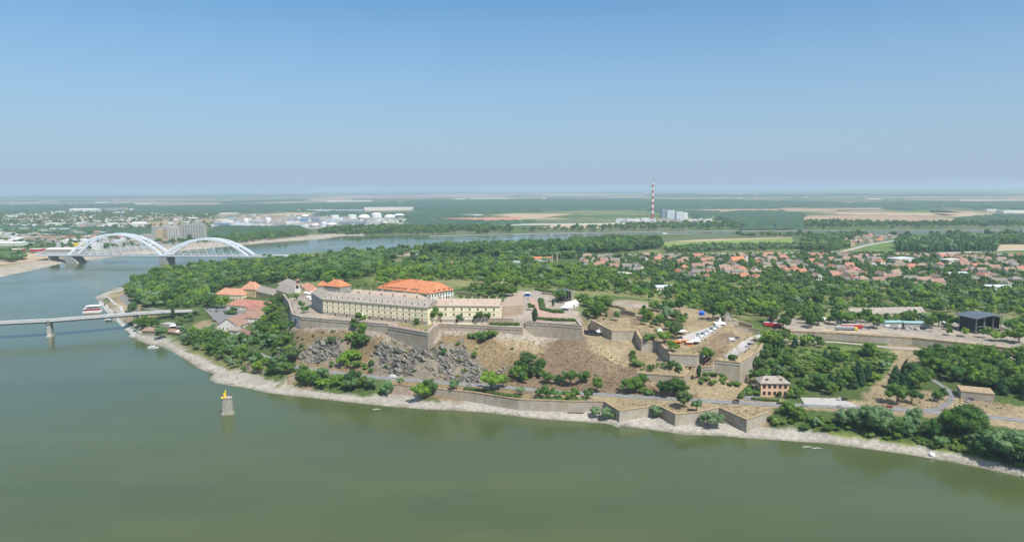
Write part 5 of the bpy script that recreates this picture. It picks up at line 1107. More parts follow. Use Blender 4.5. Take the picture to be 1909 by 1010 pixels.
sp = np.array([(s[0], s[1]) for s in spots]); ok = inpoly(sp, poly_np); spots = [s for s, k in zip(spots, ok) if k and not any((s[0]-q[0])**2+(s[1]-q[1])**2 < 900 for q in [(W(1381,493,8)[:2]), (W(1690,492,8)[:2]), (W(1785,517,8)[:2]), (W(1163,514,8)[:2])])]
spots.sort(key=lambda s: s[1]+rng.uniform(0, 400)); extra = spots[250:]; spots = spots[:250]; print('HOUSES', len(spots), len(extra))
eb = MB()
for x, y, _ in extra:
    z = gz(x, y); eb.box((x, y+5, z+2), (12, 9, 5), ang, 0); eb.prism([(x-6.5, y-.2), (x+6.5, y-.2), (x+6.5, y+10.2), (x-6.5, y+10.2)], z+4.51, z+8, 1+int(rng.integers(3)), [(x-6.3, y+4.8), (x+6.3, y+4.8), (x+6.3, y+5.2), (x-6.3, y+5.2)])
if extra: eb.build('distant_settlement_houses', [M['white'], M['brown_roof'], M['pink_roof'], M['grey_roof']], kind='stuff')
rows = {}
for s in spots: rows.setdefault(s[2], []).append(s)
rr_sorted = sorted(rows)
for ri, rk in enumerate(rr_sorted):
    for hi, (x, y, _) in enumerate(sorted(rows[rk])):
        w = rng.uniform(11, 22); d = rng.uniform(9, 12.5); rf = HR[int(rng.integers(len(HR)))]; kd = 'gable' if rng.random() < .65 else 'hip'; wi = int(rng.integers(4))
        lb = '%s %s roofed house, %s along the %s street of the settlement' % (RN[rf], 'gable' if kd == 'gable' else 'hip', ordinal(hi+1), ordinal(ri+1))
        simple_house((x, y, gz(x, y)), ang+(math.pi/2 if rng.random() < .3 else 0)+rng.uniform(-.1, .1), w, d, rng.uniform(3.4, 6.5), rng.uniform(3.6, 5.2), wi, rf, kd, lb, 'houses of the settlement beyond the wood')
hm_poly = [(p.x, p.y) for p in [W(a, b_, 6) for a, b_ in [(1500,465),(1530,448),(1600,440),(1670,438),(1672,446),(1610,455),(1565,466)]]]
k = 0
for i in range(400):
    p = W(rng.uniform(1500, 1672), rng.uniform(438, 467), 6)
    if not inpoly(np.array([(p.x, p.y)]), hm_poly)[0] or any(abs(p.x-q[0]) < 24 and abs(p.y-q[1]) < 30 for q in rows.get('h', [])): continue
    rows.setdefault('h', []).append((p.x, p.y)); k += 1
    if k > 34: break
    rf = HR[int(rng.integers(len(HR)))]
for hi, (x, y) in enumerate(sorted(rows['h'])):
    rf = HR[hi % 9]; simple_house((x, y, gz(x, y)), rng.uniform(-.6, .6), rng.uniform(10, 17), 9, 4, 4, hi % 4, rf, 'gable', '%s roofed cottage, %s across the hamlet by the winding levee road' % (RN[rf], ordinal(hi+1)), 'cottages of the riverside hamlet')
# salmon roofed estate on the far plain (too small to tell apart)
vb = MB()
for i in range(260):
    x = 800+170*(i % 52)/52+rng.uniform(-2, 2); y = 411+2.2*(i//52)+rng.uniform(-.6, .6)-0.02*(x-800); p = W(x, y, 6); w = rng.uniform(9, 15)
    vb.box((p.x, p.y, 8.5), (w, 10, 5), 0, 0); vb.prism([(p.x-w/2-.5, p.y-5.5), (p.x+w/2+.5, p.y-5.5), (p.x+w/2+.5, p.y+5.5), (p.x-w/2-.5, p.y+5.5)], 11.01, 14.5, 1, [(p.x-w/2, p.y-.3), (p.x+w/2, p.y-.3), (p.x+w/2, p.y+.3), (p.x-w/2, p.y+.3)])
vb.build('distant_estate_houses', [M['cream'], M['red_roof']], kind='stuff')
vb = MB()
for i in range(600):
    t = rng.random(); x = rng.choice([rng.uniform(1190, 1560), rng.uniform(1560, 1760), rng.uniform(0, 300), rng.uniform(1480, 1909)]); y = rng.uniform(362, 369) if x > 400 else rng.uniform(372, 384); p = W(x, y, 6); w = rng.uniform(14, 30)
    vb.box((p.x, p.y, 9), (w, 14, 7), 0, int(rng.integers(3)))
vb.build('distant_town_houses', [M['white'], M['pink_roof'], M['brown_roof']], kind='stuff')

# special buildings of the settlement
building('church', 'church hall with bright orange roof in the settlement', W(1366, 493, 8), W(1389, 492, 8), 14, 7, 6.5, 'gable', 'white', 'orange_roof', cols=5, cat='church', chim=0)
ch = W(1391, 491, 8); root = empty('church_tower', (ch.x, ch.y, 8), label='white church tower with dark spire at the end of the orange roof', cat='tower'); MB().box((0, 0, 7), (4.5, 4.5, 14)).build('shaft', M['white'], root); MB().lathe([(3.2, 14), (2.2, 16), (0.3, 20)], 4).build('spire', M['brown_roof'], root)
building('modern_building', 'large white modern building with flat pale roof in the settlement', W(1677, 492, 8), W(1705, 489, 8), 24, 9, 0, 'flat', 'white', 'pale_blue', rows=2, cols=8, cat='building', chim=0)
building('modern_building', 'white modern block with blue windows and white annex in the settlement', W(1765, 492, 8), W(1790, 491, 8), 16, 8, 0, 'flat', 'white', 'white', rows=2, cols=7, cat='building', chim=0)
building('long_hall', 'long low pale grey hall in front of the settlement', W(1762, 517, 9), W(1805, 515, 9), 16, 5, 1, 'gable', 'greywall', 'pale_blue', cols=10, cat='hall', chim=0)
building('sports_hall', 'white roofed hall alone in the wood behind the fortress', G(1150, 516), G(1178, 515), 20, 4.5, 0, 'flat', 'white', 'white', cols=6, cat='hall', chim=0)
building('long_hall', 'white roofed hall beside the wood edge under the settlement', G(1225, 541, 12), G(1265, 541, 12), 14, 4, 2, 'gable', 'white', 'pale_blue', cols=6, cat='hall', chim=0)
building('long_hall', 'pale grey low hall at the far end of the settlement wood', G(1840, 541, 12), G(1885, 541, 12), 14, 4.5, 2, 'gable', 'white', 'pale_blue', cols=6, cat='hall', chim=0)
building('brick_works', 'brick works with long orange roof and two chimneys', W(992, 491, 8), W(1030, 491, 8), 18, 6, 3, 'gable', 'white', 'orange_roof', cols=9, cat='factory', chim=0)
for i, x in enumerate((1029.5, 1038.5)):
    q = W(x, 491-2*i, 8); root = empty('factory_chimney', q, label=['pale brick chimney nearest the brick works', 'second pale brick chimney beside the brick works'][i], cat='chimney'); MB().cyl((0, 0, 0), 1.6, 16, 10, r2=1.1).build('stack', M['chimney'], root); MB().cyl((0, 0, 16.003), 1.4, 0.6, 10).build('rim', M['chimney'], root)
for i, (x0, x1, y) in enumerate(((828, 849, 495), (852, 864, 493))): building('low_house', ['low brown roofed house near the dark clump behind the fortress', 'second low brown roofed house beside the dark clump'][i], G(x0, y), G(x1, y), 12, 4, 3, 'hip', 'white', 'brown_roof', cols=4, cat='house')
building('low_house', 'flat grey hall among green scrub behind the fortress', G(935, 492.5), G(970, 492), 12, 3.5, 0, 'flat', 'white', 'pale_blue', cols=5, cat='hall', chim=0)
building('long_barrack', 'very long grey roofed barrack behind the festival road', G(1588, 592, 20), G(1724, 592, 20), 13, 5, 4.5, 'gable', 'cream', 'grey_roof', cols=26, cat='barrack', chim=5)
building('market_hall', 'long low teal roofed stall hall nearest the red lorry', G(1640, 608, 24), G(1682, 609, 24), 8, 4, 0.9, 'gable', 'greywall', 'teal', cols=0, cat='hall', chim=0)
building('market_hall', 'long low teal roofed stall hall nearest the big stage', G(1686, 609.5, 24), G(1733, 611, 24), 8, 4, 0.9, 'gable', 'greywall', 'teal', cols=0, cat='hall', chim=0)
building('gate_house', 'stone gate house with steep dark roof above the bastion yard', G(1352, 601, 31), G(1364, 601, 31), 7, 5, 4, 'gabley', 'greywall', 'grey_roof', cols=1, cat='gate house', chim=0)
building('guard_house', 'small brown roofed house beside the red trucks', G(1440, 604, 25), G(1452, 605, 25), 8, 3.5, 3.5, 'hip', 'white', 'brown_roof', cols=2, cat='house')

# ------------------------------------------------------------------ festival structures, tents, vehicles
def tent(label, px, py, z0, s, n=1, name='pagoda_tent'):
    p = G(px, py, z0); root = empty(name, p, R(rng.uniform(-20, 20)), label=label, cat='tent', group='white festival tents')
    h = 2.6
    for x in (-s/2, s/2):
        for y in (-s/2, s/2): MB().box((x*0.94, y*0.94, h/2), (0.14, 0.14, h)).build('pole', M['whitemetal'], root)
    prof = [(s*0.707, h), (s*0.70, h+0.35), (s*0.36, h+0.9), (s*0.16, h+1.8), (0.05, h+s*0.62)]
    c = MB().lathe(prof, 4).build('canopy', M['tent'], root); c.rotation_euler = (0, 0, math.pi/4)
    MB().box((0, s/2*0.94, h/2), (s*0.9, 0.05, h)).build('side_wall', M['tent'], root)
    excl([(p.x-s, p.y-s), (p.x+s, p.y-s), (p.x+s, p.y+s), (p.x-s, p.y+s)]); return root
for a in (('white peaked tent beside the dark low stage under the battery wall',1119,623,30,8.0),('white peaked tent beside the marquee below the small stage roof',1054,578,38,7.5),('white peaked tent standing alone in the wood',1232,552,20,6),('large white peaked tent beside the festival yard trees',1265,622,33,10),
          ('white peaked tent between trees behind the grey lorry',1533,599,25,8.5),('round white peaked tent by the big stage',1769,606,24,10),('small white tent close to the great tree in the festival yard',1230,622,34,4),('white tent roof at the orange stalls',1297,641,31,6.5),
          ('large white canopy at the far end of the stall row',1342,608,32,9),('small white tent beside the barracks foot',676,596,41,6)): tent(*a)
for i, (x, y) in enumerate(((571,549),(577,551),(583,548),(576,557),(581,561),(590,553))):
    p = G(x, y, 41); root = empty('parasol', p, label='white terrace parasol near the clock tower, %s of its cluster' % ordinal(i+1), cat='parasol', group='white parasols on the fortress terrace')
    MB().cyl((0, 0, 0), 0.08, 2.7, 6).build('pole', M['wood'], root); MB().lathe([(2.7, 2.3), (1.6, 2.9), (0.1, 3.4)], 8).build('canopy', M['tent'], root)
for i, (x, y) in enumerate(((279,616),(322,611.5),(333,622),(326,611))):
    p = G(x, y, 6); root = empty('parasol', p, label='white garden parasol of the riverside restaurant, %s along the bank' % ordinal(i+1), cat='parasol', group='white parasols at the riverside restaurant')
    MB().cyl((0, 0, 0), 0.08, 3.0, 6).build('pole', M['wood'], root); MB().lathe([(3.2, 2.6), (1.8, 3.3), (0.1, 3.9)], 8).build('canopy', M['tent'], root)
# marquee
p = G(1070, 573, 38); root = empty('marquee', p, R(60), label='long white marquee below the small stage roof', cat='marquee'); b = MB(); gable_wall(b, 22, 8, 3, 2.0); b.build('side_wall', M['tent'], root); b = MB(); roof_body(b, 22, 8, 3, 2.1, 'gable', 0.2); b.build('canopy', M['tent'], root); MB().box((0, -0.06, 1.2), (2, 0.1, 2.4)).build('doorway', M['black'], root)
def stage(label, A, B, depth, h, over=3):
    A, B = Vector(A), Vector(B); e = (B-A).to_2d(); w = e.length; rz = math.atan2(e.y, e.x); z = min(A.z, B.z); c = (A+B)/2
    root = empty('festival_stage', (c.x, c.y, z), rz, label=label, cat='stage', group=None)
    MB().box((0, depth/2, 0.7), (w, depth, 1.4)).build('platform', M['black'], root)
    for x in (-w/2, -w/6, w/6, w/2):
        for y in (0, depth):
            t = MB()
            for dx, dy in ((-.35, -.35), (.35, -.35), (.35, .35), (-.35, .35)): t.box((x*0.97+dx, y+dy, h/2), (0.12, 0.12, h))
            for k in range(int(h/1.2)): t.box((x*0.97, y, 0.6+1.2*k), (0.8, 0.8, 0.09))
            t.build('tower', M['scaffold'], root)
    for (x0, y0, sx, sy) in ((0, depth-0.2, w*0.94, 0.12),): MB().box((x0, y0, h*0.5+0.5), (sx, sy, h*0.8)).build('back_wall', M['black'], root)
    for s in (-1, 1): MB().box((s*w*0.485, depth*0.5, h*0.5+0.4), (0.12, depth*0.8, h*0.75)).build('side_wall', M['black'], root)
    rb = MB(); n_ = 8
    for i in range(n_):
        x0 = -w/2-over+(w+2*over)*i/n_; x1 = -w/2-over+(w+2*over)*(i+1)/n_-0.08; zf = lambda x: h+1.8*(1-(abs(x)/(w/2+over))**1.5)
        vs = [(x0, -over, zf(x0)-0.4), (x1, -over, zf(x1)-0.4), (x1, depth+over, zf(x1)), (x0, depth+over, zf(x0))]; vs += [(v[0], v[1], v[2]+0.3) for v in vs]
        rb.add(vs, [(3, 2, 1, 0), (4, 5, 6, 7), (0, 1, 5, 4), (1, 2, 6, 5), (2, 3, 7, 6), (3, 0, 4, 7)])
    rb.build('roof', M['darkroof'], root)
    excl([(c.x-w*.6, c.y-w*.5), (c.x+w*.6, c.y-w*.5), (c.x+w*.6, c.y+w*.6), (c.x-w*.6, c.y+w*.6)]); return root
s1 = G(1818, 622, 23); s2 = G(1866, 618, 23); stage('huge dark roofed festival stage with scaffold walls among trees', s1, s2, 16, 14)
s1 = G(1050, 563, 40); s2 = G(1065, 560, 40); stage('small dark roofed stage tower beside the white marquee', s1, s2, 8, 10, 1.5)
p = G(1103, 624, 30); root = empty('low_stage', p, R(-3), label='low black open stage at the foot of the battery wall', cat='stage'); MB().box((0, 0, 0.5), (13, 6, 1.0)).build('platform', M['black'], root); MB().box((0, 2.8, 2.2), (12.6, 0.2, 2.4)).build('back_wall', M['black'], root)
for x in (-6, 6): MB().box((x, -2.6, 1.9), (0.15, 0.15, 1.8)).build('post', M['scaffold'], root)
p = G(983, 552, 42); root = empty('stall', p, label='small stall with white roof and blue mat on the plateau', cat='stall')
MB().box((0, 2, 1.3), (5, 3, 2.6)).build('counter', M['black'], root); MB().box((0, 2, 2.9), (5.6, 3.8, 0.5)).build('roof', M['tent'], root); MB().box((0.5, -1.2, 0.35), (6.5, 2.6, 0.3)).build('mat', M['blue'], root)
p = G(1308, 588, 32); root = empty('canopy_tent', p, label='small bright blue canopy tent under trees behind the yard', cat='tent'); MB().box((0, 0, 1.4), (4.5, 3.5, 2.8), taper=0.9).build('side_wall', M['blue'], root); MB().lathe([(3.6, 2.8), (0.2, 4.4)], 4).build('canopy', M['blue'], root)
for i, (x, y, c1) in enumerate(((1263, 643, 'orange'), (1286, 644, 'orange'), (1278, 641, 'peach'))):
    p = G(x, y, 31); root = empty('food_stall', p, label=['orange stall nearest the large peaked tent', 'orange and white stall by the white canopy', 'pale stall squeezed between two orange stalls'][i], cat='stall', group='food stalls')
    MB().box((0, 1.2, 1.25), (4.5, 2.6, 2.5)).build('stall_body', M[c1], root); MB().box((0, 0.9, 2.7), (5.2, 3.6, 0.25)).build('roof', M['orange' if i != 1 else 'tent'], root); MB().box((0, -0.15, 1.5), (3.2, 0.1, 0.9)).build('hatch', M['black'], root)

# cars
CM = {}
def car_paint(c):
    if c not in CM:
        col = {'white': (0.75, 0.75, 0.74), 'silver': (0.45, 0.47, 0.49), 'black': (0.025, 0.025, 0.03), 'red': (0.35, 0.03, 0.03), 'blue': (0.06, 0.12, 0.3), 'grey': (0.16, 0.17, 0.18)}[c]; CM[c] = mat('car_paint_'+c, col, rough=0.25, spec=0.5, var=0)
    return CM[c]
_cars = {}
def car(label, p, rz, c='white', van=False, group='cars on and beside the riverside road'):
    k = (c, van)
    if k not in _cars:
        L_, Wd = (5.4, 2.0) if van else (4.4, 1.8)
        b = MB()
        if van: sec = [(-2.7, .35), (2.6, .35), (2.7, .9), (2.3, 1.25), (1.75, 2.0), (1.5, 2.15), (-2.65, 2.2)]
        else: sec = [(-2.2, .32), (2.15, .32), (2.2, .65), (2.05, .85), (1.1, .95), (-1.5, 1.0), (-2.15, .95)]
        def ext(s, y0, y1): m_ = MB(); n_ = len(s); vs = [(x, y0, z) for x, z in s]+[(x, y1, z) for x, z in s]; m_.add(vs, [tuple(range(n_)), tuple(range(2*n_-1, n_-1, -1))]+[(i, n_+i, n_+(i+1) % n_, (i+1) % n_) for i in range(n_)]); return m_
        body = ext(sec, -Wd/2, Wd/2).mesh('body', car_paint(c))
        if van: cab = ext([(1.5, 1.3), (2.28, 1.3), (1.74, 1.98), (1.4, 1.98)], -Wd/2-.01, Wd/2+.01)
        else: cab = ext([(-1.75, 1.0), (1.1, .95), (.45, 1.42), (-1.2, 1.45)], -Wd/2+.1, Wd/2-.1)
        cabm = cab.mesh('window', M['glass']); top = None if van else MB().box((-.37, 0, 1.46), (1.6, 1.5, .05)).mesh('roof', car_paint(c))
        wh = MB(); wh.lathe([(.33, -.1), (.33, .1)], 12); whm = wh.mesh('wheel', M['rubber']); hl = MB().box((0, 0, 0), (.08, .4, .16)).mesh('headlight', M['whitemetal']); _cars[k] = (body, cabm, top, whm, hl, L_, Wd)
    body, cabm, top, whm, hl, L_, Wd = _cars[k]
    r = empty('parked_car' if not van else 'parked_van', p, rz, label=label, cat='van' if van else 'car', group=group)
    for nm, m_ in (('body', body), ('window', cabm), ('roof', top)):
        if m_: link(bpy.data.objects.new(nm, m_), r)
    for x in (-L_*0.3, L_*0.3):
        for y in (-Wd/2, Wd/2): o = bpy.data.objects.new('wheel', whm); o.location = (x, y, .33); o.rotation_euler = (math.pi/2, 0, 0); link(o, r)
    for y in (-Wd*.33, Wd*.33): o = bpy.data.objects.new('headlight', hl); o.location = (L_/2-.0, y, .62); link(o, r)
    return r
def road_dir(x):
    for a, b_ in zip(roadp[:-1], roadp[1:]):
        if a.x <= x <= b_.x: e = b_-a; return math.atan2(e.y, e.x), a.lerp(b_, (x-a.x)/(b_.x-a.x))
    return 0, roadp[0]
def on_road(label, px, c, lane, van=False):
    x = W(px, 745, 9).x
    for _ in range(3): rz, q = road_dir(x); x = (px-954.5)/FPX*(q.y/math.cos(0))*1.0*(1.0) if False else W(px, PX(q)[1], 9).x
    rz, q = road_dir(x); n = Vector((-math.sin(rz), math.cos(rz), 0)); p = q+n*lane*1.9; return car(label, (p.x, p.y, gz(p.x, p.y)+0.17), rz+(math.pi if lane > 0 else 0), c, van)
on_road('white van on the road above the short pink river wall', 729, 'white', 1, True); on_road('silver car on the road in front of the bright round tree', 877, 'silver', -1)
on_road('dark car passing the green hedge drive', 1373, 'black', 1); on_road('black car on the road in front of the villa', 1455, 'black', 1); on_road('silver car beside the pale parking lot', 1499, 'silver', -1)
on_road('silver grey car passing the end of the parking lot', 1564, 'silver', -1); on_road('red car on the road behind the silvery willows', 1658, 'red', 1); on_road('dark car entering beside the hedge drive gate', 1371, 'grey', -1)
for lb, x, y, z, c, a, v in (('white car parked beside the black one on the pale lot',1565.5,745.5,9,'white',20,False),('black car parked on the pale lot',1574,745.5,9,'black',30,False),('silver car parked in front of the concrete bunker',1805,749,9,'silver',15,False),('dark car parked tight against the concrete bunker',1809,746,9,'black',10,False),
   ('white van standing on the dry bastion yard',1365,635,26,'white',-3,True),('grey car beside the white van on the bastion yard',1375,631,26,'grey',-20,False),('first silver car at the edge of the bastion yard road',1394,648,26,'silver',-15,False),('second dark car at the edge of the bastion yard road',1398,643,26,'black',-15,False),('black car at the top of the bastion yard road',1408,636,26,'black',-10,False),('white car by the end of the long outer wall',1457,629,21,'white',0,False),
   ('black car on the town square near the white gable',400,599.5,8,'black',-15,False),('dark car on the spit road by the wood',266,577,7,'black',10,False),('black car beside the festival yard tent',1268,631,32,'black',10,False),('grey car on the gate ramp of the yard',1366,599,32,'grey',5,False),('dark car in the stall row of the festival yard',1303,625,32,'grey',20,False),('white car parked by the grey lorry',1545,612.5,24,'white',5,False)):
    p = G(x, y, z); car(lb, (p.x, p.y, p.z+0.22), R(a), c, v)
for i, x in enumerate((386,392,398,404,411,418,425,432,440)):
    p = G(x, 578.5-0.5*abs(i-4)+(i % 2)*3, 8); car('parked car in the town square row, %s from the bridge end' % ordinal(i+1), (p.x, p.y, p.z+.24), R(80+i*3), ['grey', 'silver', 'white', 'black', 'silver', 'blue', 'white', 'grey', 'silver'][i], group='cars parked on the town square')
def lorry(label, px, py, z, L_, rz, box, cab, h=3.9):
    p = G(px, py, z); r = empty('lorry', (p.x, p.y, p.z+0.05), rz, label=label, cat='lorry', group='lorries of the festival')
    MB().box((-1.4, 0, 1.1+(h-1.1)/2), (L_, 2.5, h-1.1)).build('trailer', M[box], r); MB().box((-1.4, 0, h+0.06), (L_, 2.52, 0.1)).build('trailer_roof', M['whitemetal'], r); MB().box((-1.4, 0, 0.95), (L_, 1.2, 0.28)).build('chassis', M['rubber'], r)
    x = L_/2-1.4+1.5; MB().box((x, 0, 1.85), (2.2, 2.45, 2.5), taper=0.93).build('cab', M[cab], r); MB().box((x+1.06, 0, 2.2), (0.12, 2.1, 0.9)).build('windscreen', M['glass'], r)
    for u in (x+0.3, -L_/2-0.4, -L_/2+0.9, L_/2-3.0):
        for y in (-1.15, 1.15): w_ = MB().lathe([(.5, -.15), (.5, .15)], 12).build('wheel', M['rubber'], r); w_.location = (u, y, .5); w_.rotation_euler = (math.pi/2, 0, 0)
    return r
lorry('long red and white lorry with red cab behind the grey lorry', 1588, 612.5, 24, 15.5, R(-4), 'red', 'red'); lorry('long grey lorry with bright yellow cab at the festival wall', 1578, 615.8, 24, 15.5, R(-9), 'blue_grey', 'yellow', 3.4)
lorry('short red truck beside the tree by the gate', 1432, 608.5, 25, 5, R(-10), 'red', 'red'); lorry('short red truck next to the small brown roofed house', 1449, 610, 25, 5, R(-10), 'red', 'red')
for i in range(11):   # white vans and trailers in the festival yard
    t = i/10; p = G(1300+40*t, 634-23*t+(i % 2)*-3, 32); car('white festival van in the stall row, %s from the orange stalls' % ordinal(i+1), (p.x, p.y, p.z+.2), R(38), ['white', 'silver', 'white', 'grey'][i % 4], True, group='vans in the festival stall row')
for i in range(12):
    p = G(1655+7.3*i, 609.5+0.55*i+(i % 3)*1.2, 24); car('vehicle parked behind the outer wall parapet, %s from the grey lorry' % ordinal(i+1), (p.x, p.y, p.z+.1), R(20*(i % 4)), ['white', 'silver', 'grey', 'white', 'black'][i % 5], i % 3 == 0, group='vehicles behind the outer wall')
# low items: gangway logs, beach finds, fishing boats on the shingle
for lb, x, y in (('grey log lying in the shallows below the willows', 702, 763), ('pale driftwood log in the shallows below the corner spur', 1505, 833), ('second driftwood log close to the first in the shallows', 1523, 835.5)):
    p = W(x, y, 0.1); o = MB().tube([(-2.6, 0, 0), (0, 0.3, 0.25), (2.8, -0.2, 0.05)], [0.35, 0.4, 0.15], 7).build('driftwood', M['concrete'], label=lb, cat='log'); o.location = p
p = G(1737, 848, 1); root = empty('beach_shelter', p, label='small white dome shelter standing on the open gravel bank', cat='shelter'); MB().lathe([(1.6, 0), (1.5, 0.8), (0.9, 1.5), (0.1, 1.7)], 10).build('canopy', M['tent'], root)
p = G(1073, 770, 2); root = empty('rowing_boat', p, R(-6), label='long narrow wooden boat pulled up on the gravel below the wall', cat='boat'); MB().prism([(-5, -.7), (4, -.7), (5.6, 0), (4, .7), (-5, .7)], 0, .8, top=[(-5.3, -.95), (4.3, -.95), (6.2, 0), (4.3, .95), (-5.3, .95)]).build('hull', M['wood'], root)
# parapet lamps, road poles
for i, (x, y) in enumerate(((1577,738),(1632,757),(1736,762),(1839,770),(1533,750),(1463,752),(1388,745))):
    p = G(x, y, 9); root = empty('lamp_post', p, label='thin grey roadside lamp post, %s along the riverside road from the villa' % ordinal(i+1), cat='lamp post', group='lamp posts of the riverside road')
    MB().tube([(0, 0, 0), (0, 0, 8.5)], [0.12, 0.07], 6).build('pole', M['scaffold'], root); MB().box((0.5, 0, 8.5), (1.2, 0.3, 0.14)).build('lamp_head', M['scaffold'], root)
def hedge(label, pts, w, h, mt='leaf_scrub'):
    P = [Vector(q) for q in line_pts([G(*a) for a in pts], 1.3)]; mb = MB(); c0 = P[0].copy()
    for q in P:
        v, f = ICO1; s = np.array([w*.62, w*.62, h*.6]); z = gz(q.x, q.y); c = np.array([q.x-c0.x, q.y-c0.y, z-c0.z+h*.5])
        mb.add(v*s*(1+.16*rng.standard_normal(len(v)))[:, None]+c, f)
        for _ in range(26):
            d = rng.standard_normal(3); d /= np.linalg.norm(d); o_ = c+d*s*rng.uniform(.9, 1.2); t = np.cross(d, rng.standard_normal(3)); t /= np.linalg.norm(t)+1e-6; b_ = np.cross(d, t); k = rng.uniform(.15, .38); mb.add([o_-t*k, o_-b_*k, o_+t*k, o_+b_*k], [(0, 1, 2, 3)])
    o = mb.build('hedge', M[mt], label=label, cat='hedge'); o.location = c0; return o
for nm, rp in (('leaf_scrub', 1), ): M['hedge_leaf'] = mat_obj('hedge_leaf', [(0.055, 0.105, 0.025), (0.085, 0.14, 0.03)], noise_scale=0.5, amp=0.35, trans=0.15)
v_ = ico_v(); ICO1 = v_
for a in (('clipped hedge along the top of the great bastion face',[(1004,596,42.5),(1040,598,42.5),(1071,599,42.5)],2.6,2.4),('curved hedge on the inner edge of the pink walk',[(1008,560,42.5),(1012,578,42.5),(1030,582,42.5),(1048,582,42.5)],4.5,2.6),('low hedge strip below the garden wall',[(915,605,40.2),(945,606,40.2),(966,606,40)],2.5,2.2),
    ('square hedge block at the foot of the barracks',[(775,600,41),(793,602,41)],5,4.2),('bright clipped hedge beside the villa drive',[(1380,742,9.5),(1390,732,9.8),(1400,723,10)],3.4,2.6),('low hedge between the villa and the road',[(1404,745,9.4),(1430,747,9.3),(1448,748,9.2)],2.6,1.7),
    ('thick ivy hedge hanging over the long river wall',[(868,727.5,9),(900,732,9),(940,740,9),(968,743.5,9)],3.4,2.6),('second ivy hedge along the river wall towards the spurs',[(1012,746,9),(1050,747,9),(1080,747.5,9)],2.8,2.2),('small round hedge on the bastion yard tip',[(1362,668,26.5),(1369,667,26.5)],4,2.2),
    ('long hedge row at the back of the plateau',[(890,540,41),(915,538,41),(930,540,41)],5,3),('hedge beside the sloping lawn edge of the plateau',[(1000,540,42.5),(1020,544,42),(1035,546,41.5)],4,2.5),('scrubby hedge at the start of the outer wall',[(1440,619,24),(1458,620,24),(1466,617,24)],3,2.2)): hedge(*a, mt='hedge_leaf')
p = G(934, 536, 36); root = empty('leaning_mast', p, label='tall pale leaning crane mast behind the plateau trees', cat='mast'); MB().tube([(0, 0, 0), (3, 0, 10)], [0.35, 0.2], 6).build('mast_pole', M['whitemetal'], root)
# ------------------------------------------------------------------ vegetation
GREENS = [(0.051, 0.122, 0.028), (0.121, 0.231, 0.040), (0.069, 0.158, 0.038), (0.185, 0.296, 0.051), (0.089, 0.188, 0.053), (0.152, 0.267, 0.044), (0.054, 0.128, 0.034), (0.127, 0.202, 0.070)]
M['leaf'] = mat_obj('broad_leaf', GREENS, noise_scale=0.45, amp=0.38, trans=0.34)
M['leaf_bright'] = mat_obj('bright_leaf', [(0.166, 0.302, 0.040), (0.216, 0.347, 0.047)], noise_scale=0.45, amp=0.35, trans=0.25)
M['leaf_silver'] = mat_obj('willow_leaf', [(0.140, 0.246, 0.100), (0.191, 0.289, 0.136), (0.116, 0.216, 0.078)], noise_scale=0.45, amp=0.3, trans=0.2)
M['leaf_dark'] = mat_obj('conifer_needle', [(0.036, 0.090, 0.034), (0.054, 0.119, 0.045)], noise_scale=0.5, amp=0.35, trans=0.1)
M['leaf_poplar'] = mat_obj('poplar_leaf', [(0.077, 0.188, 0.053), (0.108, 0.224, 0.061)], noise_scale=0.3, amp=0.3, trans=0.2)
M['leaf_scrub'] = mat_obj('scrub_leaf', [(0.152, 0.259, 0.045), (0.103, 0.202, 0.040), (0.204, 0.289, 0.070)], noise_scale=0.6, amp=0.35, trans=0.2)
M['bark'] = mat('bark', (0.12, 0.095, 0.07), var=0.15, scale=2)
def ico(sub=1):
    import bmesh
    bm = bmesh.new(); bmesh.ops.create_icosphere(bm, subdivisions=sub, radius=1); v = np.array([x.co[:] for x in bm.verts]); f = [tuple(q.index for q in t.verts) for t in bm.faces]; bm.free(); return v, f
ICO1 = ico(1); ICO2 = ico(2)
